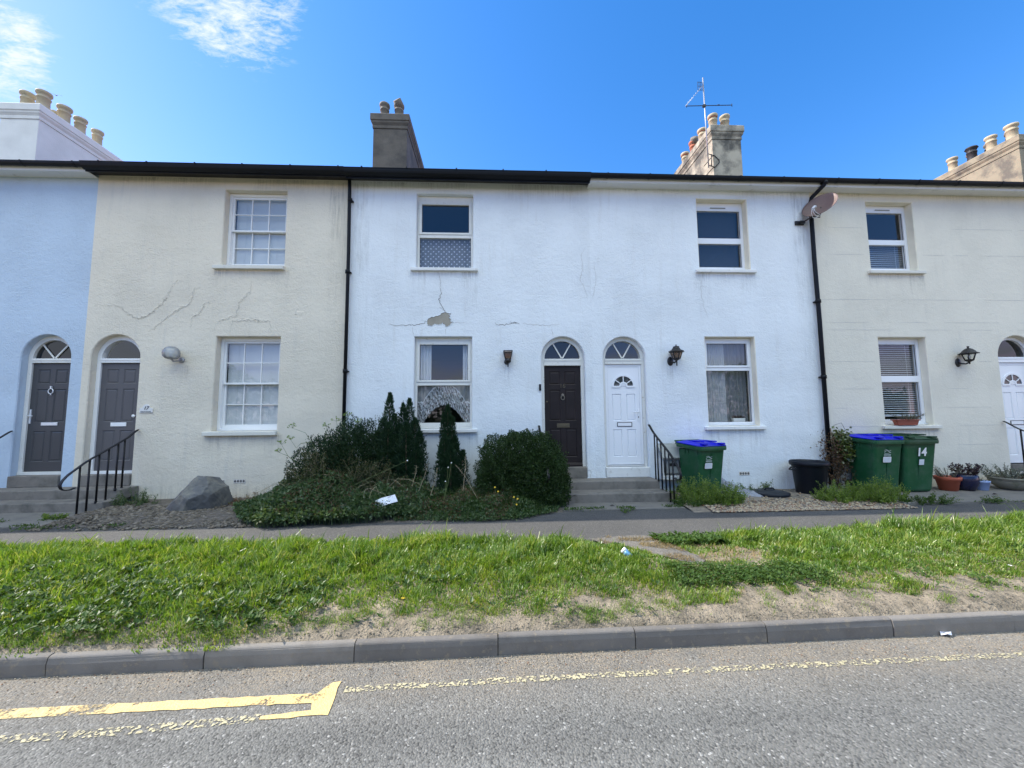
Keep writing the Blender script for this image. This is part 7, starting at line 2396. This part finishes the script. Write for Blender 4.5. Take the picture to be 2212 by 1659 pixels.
weed('weeds growing at the front foot of the blue-lidded bin', (3.95, 6.60), (.34, .20), .40, 6000, M['weed'])
weed('low creeping weeds at the kerb of the steps slab, left of the bin', (3.30, 6.52), (.25, .14), .16, 900, M['clover'])
weed('sprawling green weeds at the foot of the black dustbin', (6.05, 6.62), (.34, .20), .36, 5200, M['weed'])
weed('broad bank of green weeds in front of the bin touching number 14', (6.75, 6.62), (.45, .24), .42, 9000, M['weed'])
weed('low weeds trailing from the bank onto the forecourt edge', (7.42, 6.42), (.38, .13), .20, 1500, M['clover'])
weed('small green weed behind the dustbin lid', (5.18, 7.50), (.24, .08), .30, 900, M['clover'])
weed('green weed tuft left of the dustbin lid', (4.92, 7.36), (.12, .10), .20, 500, M['clover'])
weed('low scrubby weeds behind the scrolled handrail of the cream house', (-6.35, 7.28), (.26, .24), .34, 1600, M['bramble'])
weed('grassy tuft at the foot of the scrolled handrail', (-6.9, 6.55), (.16, .08), .12, 500, M['weed'])
weed('grassy tuft on the forecourt edge', (8.55, 6.36), (.16, .05), .14, 300, M['clover'])
weed('reddish stonecrop clump between the boulder and the brambles', (-4.22, 7.18), (.36, .22), .27, 2600, M['sedum'], 'stonecrop', (.02, .042), .3)

# thin strips of weeds in the joints of the pavement
P, A, Ls = [], [], []
for (xa, ya, xb, yb_, n_, w_) in ((1.15, 6.42, 3.2, 6.50, 700, .035), (-8.6, 6.07, -6.7, 6.10, 500, .03), (-8.4, 6.55, -8.38, 7.2, 120, .02), (8.2, 6.345, 12, 6.345, 160, .015), (2.05, 6.2, 2.3, 6.40, 160, .05), (-8.4, 6.3, -6.7, 6.45, 400, .05), (-6.8, 5.95, -5.4, 6.02, 260, .05)):
    t_ = rng.random(n_); k = vnoise(t_ * 6, t_ * 0 + 3, .6, 121) > .38; t_ = t_[k]; m_ = len(t_)
    P.append(np.stack([xa + (xb - xa) * t_ + rng.normal(0, w_ * .4, m_), ya + (yb_ - ya) * t_ + rng.normal(0, w_, m_), np.full(m_, .148) + rng.uniform(0, .02, m_)], 1))
    A.append(unit(rand_dir(m_) + np.array([0, 0, .6]))); Ls.append(rng.uniform(.02, .05, m_))
P, A, Ls = np.concatenate(P), np.concatenate(A), np.concatenate(Ls)
v, f = leaf_arrays(P, A, rand_dir(len(P)), Ls, Ls * .4, .2)
tag(np_obj('joint_weeds', v, f, M['clover']), kind='stuff')

# climber round the foot of the downpipe
cl = thing('ivy_climber', 'half-dead ivy climbing the foot of the black downpipe', 'ivy', (6.88, 7.55, .16), 'shrubs against the houses')
def pick(n_, boxes):
    return np.concatenate([np.stack([rng.normal(cx_, sx_, int(n_ * w_)), rng.uniform(7.40, 7.66, int(n_ * w_)), rng.normal(cz_, sz_, int(n_ * w_))], 1) for cx_, cz_, sx_, sz_, w_ in boxes])
P = pick(900, [(7.03, 1.12, .075, .12, .55), (7.06, .9, .07, .1, .45)])
P = P[(P[:, 2] > .2) & (P[:, 2] < 1.42)]
l_ = rng.uniform(.035, .075, len(P)); v, f = leaf_arrays(P, unit(rand_dir(len(P)) + np.array([0, -.6, -.1])), unit(rand_dir(len(P)) * .6 + np.array([0, -1, .2])), l_, l_ * .8, .1)
np_obj('green_leaves', v, f, M['ivy'], cl)
P = pick(1000, [(6.78, .95, .10, .22, .35), (6.95, .55, .12, .22, .45), (6.9, .8, .10, .2, .2)])
P = P[(P[:, 2] > .17) & (P[:, 2] < 1.35)]
l_ = rng.uniform(.025, .06, len(P)); v, f = leaf_arrays(P, unit(rand_dir(len(P)) + np.array([0, -.4, -.3])), rand_dir(len(P)), l_, l_ * .6, .25)
np_obj('dead_leaves', v, f, M['brown_leaf'], cl)
m = MB()
for k in range(11):
    x0 = 6.86 + random.uniform(-.12, .14); P = [(x0, 7.56, .14)]
    for j in range(1, 6): P.append((x0 + random.uniform(-.13, .13), random.uniform(7.48, 7.64), .14 + j * random.uniform(.18, .25)))
    m.tube(P, [.009, .008, .006, .005, .004, .002], 5)
m.tube([(6.92, 7.50, .6), (6.86, 7.5, 1.0), (6.80, 7.52, 1.40)], .010, 6)
m.tube([(6.95, 7.6, 1.45), (7.12, 7.6, 1.50), (7.22, 7.6, 1.30), (7.36, 7.6, 1.24)], .004, 5)
m.build('stems', M['wood_stem'], cl)

# ------------------------------------------------------------------ pots
def plant_in(t, c, r, h, n, mat, lsize=(.02, .05), wr=.35, ns=16, spread=.6, leafname='leaves'):
    P, A, Ls = [], [], []
    sm = MB()
    for _ in range(ns):
        a = rng.uniform(0, 2 * PI); q = rng.random() ** .5
        b_ = np.array([c[0] + r * .5 * q * math.cos(a), c[1] + r * .4 * q * math.sin(a), c[2]])
        tp_ = b_ + np.array([math.cos(a) * r * spread * q + rng.normal(0, .03), math.sin(a) * r * .4 * q, h * rng.uniform(.5, 1.05)])
        tp_[1] = min(tp_[1], D - .04)
        sm.tube([b_, (b_ + tp_) / 2 + np.array([0, 0, .01]), tp_], [.004, .003, .0015], 4, cap=False)
        m_ = max(1, n // ns); t_ = rng.uniform(.2, 1.05, m_)
        P.append(b_ + (tp_ - b_) * t_[:, None] + rng.normal(0, .01, (m_, 3))); A.append(unit(rand_dir(m_) + np.array([0, -.1, .4]))); Ls.append(rng.uniform(lsize[0], lsize[1], m_))
    sm.build('stalks', M['wood_stem'], t)
    P, A, Ls = np.concatenate(P), np.concatenate(A), np.concatenate(Ls)
    v_, f_ = leaf_arrays(P, A, rand_dir(len(P)), Ls, Ls * wr, .2)
    np_obj(leafname, v_, f_, mat, t)
def pot(label, c, prof, mat, soil_r, soil_z):
    t = thing('plant_pot', label, 'plant pot', c, 'plant pots along the stone coloured wall')
    m_ = MB(); m_.lathe(prof, c, 28, cap=False); m_.build('pot', mat, t)
    m_ = MB(); m_.lathe([(.002, soil_z + .01), (soil_r * .6, soil_z + .012), (soil_r, soil_z)], c, 20, cap=False); m_.build('soil', M['soil_dark'], t)
    return t
def pc(u, v, z):
    d = ray(u, v); return tuple(Vector((0, 0, H)) + d * ((z - H) / d.z))
ZF = .168
p1 = (8.93, 7.30, ZF); t = pot('terracotta pot of grey sprigs beside the number 14 bin', p1, [(.115, 0), (.13, .005), (.170, .20), (.190, .205), (.198, .26), (.190, .27), (.175, .265), (.165, .21)], M['terracotta'], .172, .235); plant_in(t, (p1[0], p1[1], ZF + .23), .22, .26, 520, M['silver_leaf'], (.015, .035), .3, 26, 1.2)
p2 = (9.28, 7.30, ZF); t = pot('glossy navy pot with a dark purple plant, leaning behind the terracotta one', p2, [(.12, 0), (.14, .01), (.185, .10), (.20, .20), (.190, .29), (.175, .31), (.165, .30)], M['navy'], .165, .285); plant_in(t, (p2[0] + .03, p2[1], ZF + .28), .24, .23, 420, M['purple_leaf'], (.03, .06), .55, 16, .9)
p3 = (9.60, 7.28, ZF); t = pot('small pale blue pot between the navy pot and the stone bowl', p3, [(.085, 0), (.09, .005), (.115, .15), (.125, .152), (.125, .178), (.115, .18), (.105, .16)], M['pale_blue'], .108, .155); plant_in(t, (p3[0], p3[1], ZF + .15), .12, .10, 120, M['silver_leaf'], (.012, .03), .3, 10, .9)
p4 = (10.22, 7.28, ZF); t = pot('wide mossy stone bowl overflowing with grey-green plants below the handrail', p4, [(.13, 0), (.16, .01), (.245, .08), (.29, .16), (.30, .205), (.315, .21), (.315, .235), (.29, .24), (.28, .20)], M['stone_pot'], .285, .205); plant_in(t, (p4[0], p4[1], ZF + .2), .46, .26, 1500, M['silver_leaf'], (.02, .045), .5, 40, 1.0)
tr = thing('window_trough', 'brown plastic trough with a wispy plant on the window sill above the bins', 'planter', (8.58, D + .0, 1.437), 'plant pots along the stone coloured wall')
m = MB()
def rr2(w_, d_, z_): return [(8.58 + x_, 7.66 + y_, z_) for x_, y_ in ((-w_, -d_ + .02), (-w_ + .02, -d_), (w_ - .02, -d_), (w_, -d_ + .02), (w_, d_ - .02), (w_ - .02, d_), (-w_ + .02, d_), (-w_, d_ - .02))]
m.loft([rr2(.225, .045, 1.436), rr2(.25, .06, 1.53), rr2(.275, .073, 1.535), rr2(.28, .075, 1.555), rr2(.262, .062, 1.557), rr2(.255, .058, 1.54)], cap1=True); m.build('trough', M['terracotta_brown'], tr)
plant_in(tr, (8.64, 7.66, 1.545), .26, .14, 420, M['silver_leaf'], (.02, .05), .22, 26, 1.1)

# ------------------------------------------------------------------ litter
cn = thing('drink_can', 'crushed white and blue drink can lying in the grass', 'can', (1.38, 4.12, .19))
ca = Vector((1.345, 4.12, .285)); cb_ = Vector((1.42, 4.07, .215)); ax_ = (cb_ - ca).normalized()
m = MB(); m.tube([ca, ca + ax_ * .01, ca + ax_ * .035], [.026, .034, .034], 14); m.build('end', M['can_white'], cn)
m = MB(); m.tube([ca + ax_ * .036, ca + ax_ * .06, ca + ax_ * .095, ca + ax_ * .115], [.034, .029, .034, .027], 14); m.build('body', M['can_blue'], cn)
m = MB(); c_ = Vector(pc(2045, 1372, .01))
m.add([c_ + Vector(p) for p in ((-.045, 0, .002), (-.01, -.015, .016), (.03, -.01, .004), (.05, .01, .018), (.01, .022, .012), (-.03, .018, .02))], [(0, 1, 4, 5), (1, 2, 3, 4)])
o = m.build('paper_scrap', M['paper']); tag(o, 'white scrap of paper in the gutter by the kerb', 'litter'); sd = o.modifiers.new('t', 'SOLIDIFY'); sd.thickness = .002
for i, (u, v_, lab) in enumerate(((2020, 1078, 'dark dead leaf on the forecourt below the pots'), (1985, 1080, 'dark dead leaf nearest the number 14 bin'), (2150, 1068, 'large dark dead leaf on the forecourt near the picture edge'), (1955, 1072, 'tiny dark dead leaf at the foot of the bins'), (1322, 1093, 'dark dead leaf on the slab in front of the steps'), (1240, 1073, 'curled dead leaf on the lower step'))):
    z_ = .170 if u > 1800 else (.152 if u > 1300 else .310)
    c_ = Vector(pc(u, v_, z_)); m = MB(); s_ = .035 + .015 * (i % 3)
    m.add([c_ + Vector(p) * s_ for p in ((-1, 0, .05), (-.3, -.4, .2), (1, .1, .1), (.2, .5, .35), (0, 0, .12))], [(0, 1, 4), (1, 2, 4), (2, 3, 4), (3, 0, 4)])
    o = m.build('dead_leaf', M['soil_dark']); tag(o, lab, 'leaf', 'dead leaves on the paving')
for i, (u, v_, lab) in enumerate(((943, 1392, 'yellow dandelion flower low on the grass verge above the kerb'), (2098, 1325, 'white clover flower at the right of the verge'), (2150, 1225, 'white daisy near the right edge of the verge'))):
    pass
fl_ = [((870, 1293), 'yellow dandelion in the middle of the grass verge', M['blossom_yellow']), ((2182, 1222), 'white daisy in the grass near the right picture edge', M['blossom_white']), ((1690, 1352 - 90), 'white daisy low in the right-hand grass beyond the dry patch', M['blossom_white'])]
for (u, v_), lab, mt in fl_:
    c_ = Vector(pc(u, v_, .22)); t = thing('verge_flower', lab, 'flower', (c_.x, c_.y, .17), 'flowers in the verge')
    m = MB(); m.tube([(c_.x, c_.y, .16), tuple(c_)], .002, 5); m.build('stem', M['green_stem'], t)
    m = MB()
    for a in range(10):
        an = a * PI / 5; m.add([c_, c_ + Vector((math.cos(an - .25) * .014, math.sin(an - .25) * .014, .004)), c_ + Vector((math.cos(an) * .02, math.sin(an) * .02, .006)), c_ + Vector((math.cos(an + .25) * .014, math.sin(an + .25) * .014, .004))], [(0, 1, 2, 3)])
    m.build('blossom', mt, t)

# ------------------------------------------------------------------ scrubby tree line across the road, mirrored in the panes
n_ = 26000
tx = rng.uniform(-34, 34, n_); th = 2.6 + 2.6 * vnoise(tx, tx * 0, 3.5, 131) + 1.2 * vnoise(tx, tx * 0 + 5, .9, 132)
tz = th * rng.random(n_) ** .7; ty_ = -13.5 - 2.2 * rng.random(n_) + .8 * np.cos(tx)
l_ = rng.uniform(.18, .40, n_)
v, f = leaf_arrays(np.stack([tx, ty_, tz - .05], 1), unit(rand_dir(n_) + np.array([0, .3, .3])), rand_dir(n_), l_, l_ * .7, .15)
tag(np_obj('treeline', v, f, M['bramble']), kind='stuff')
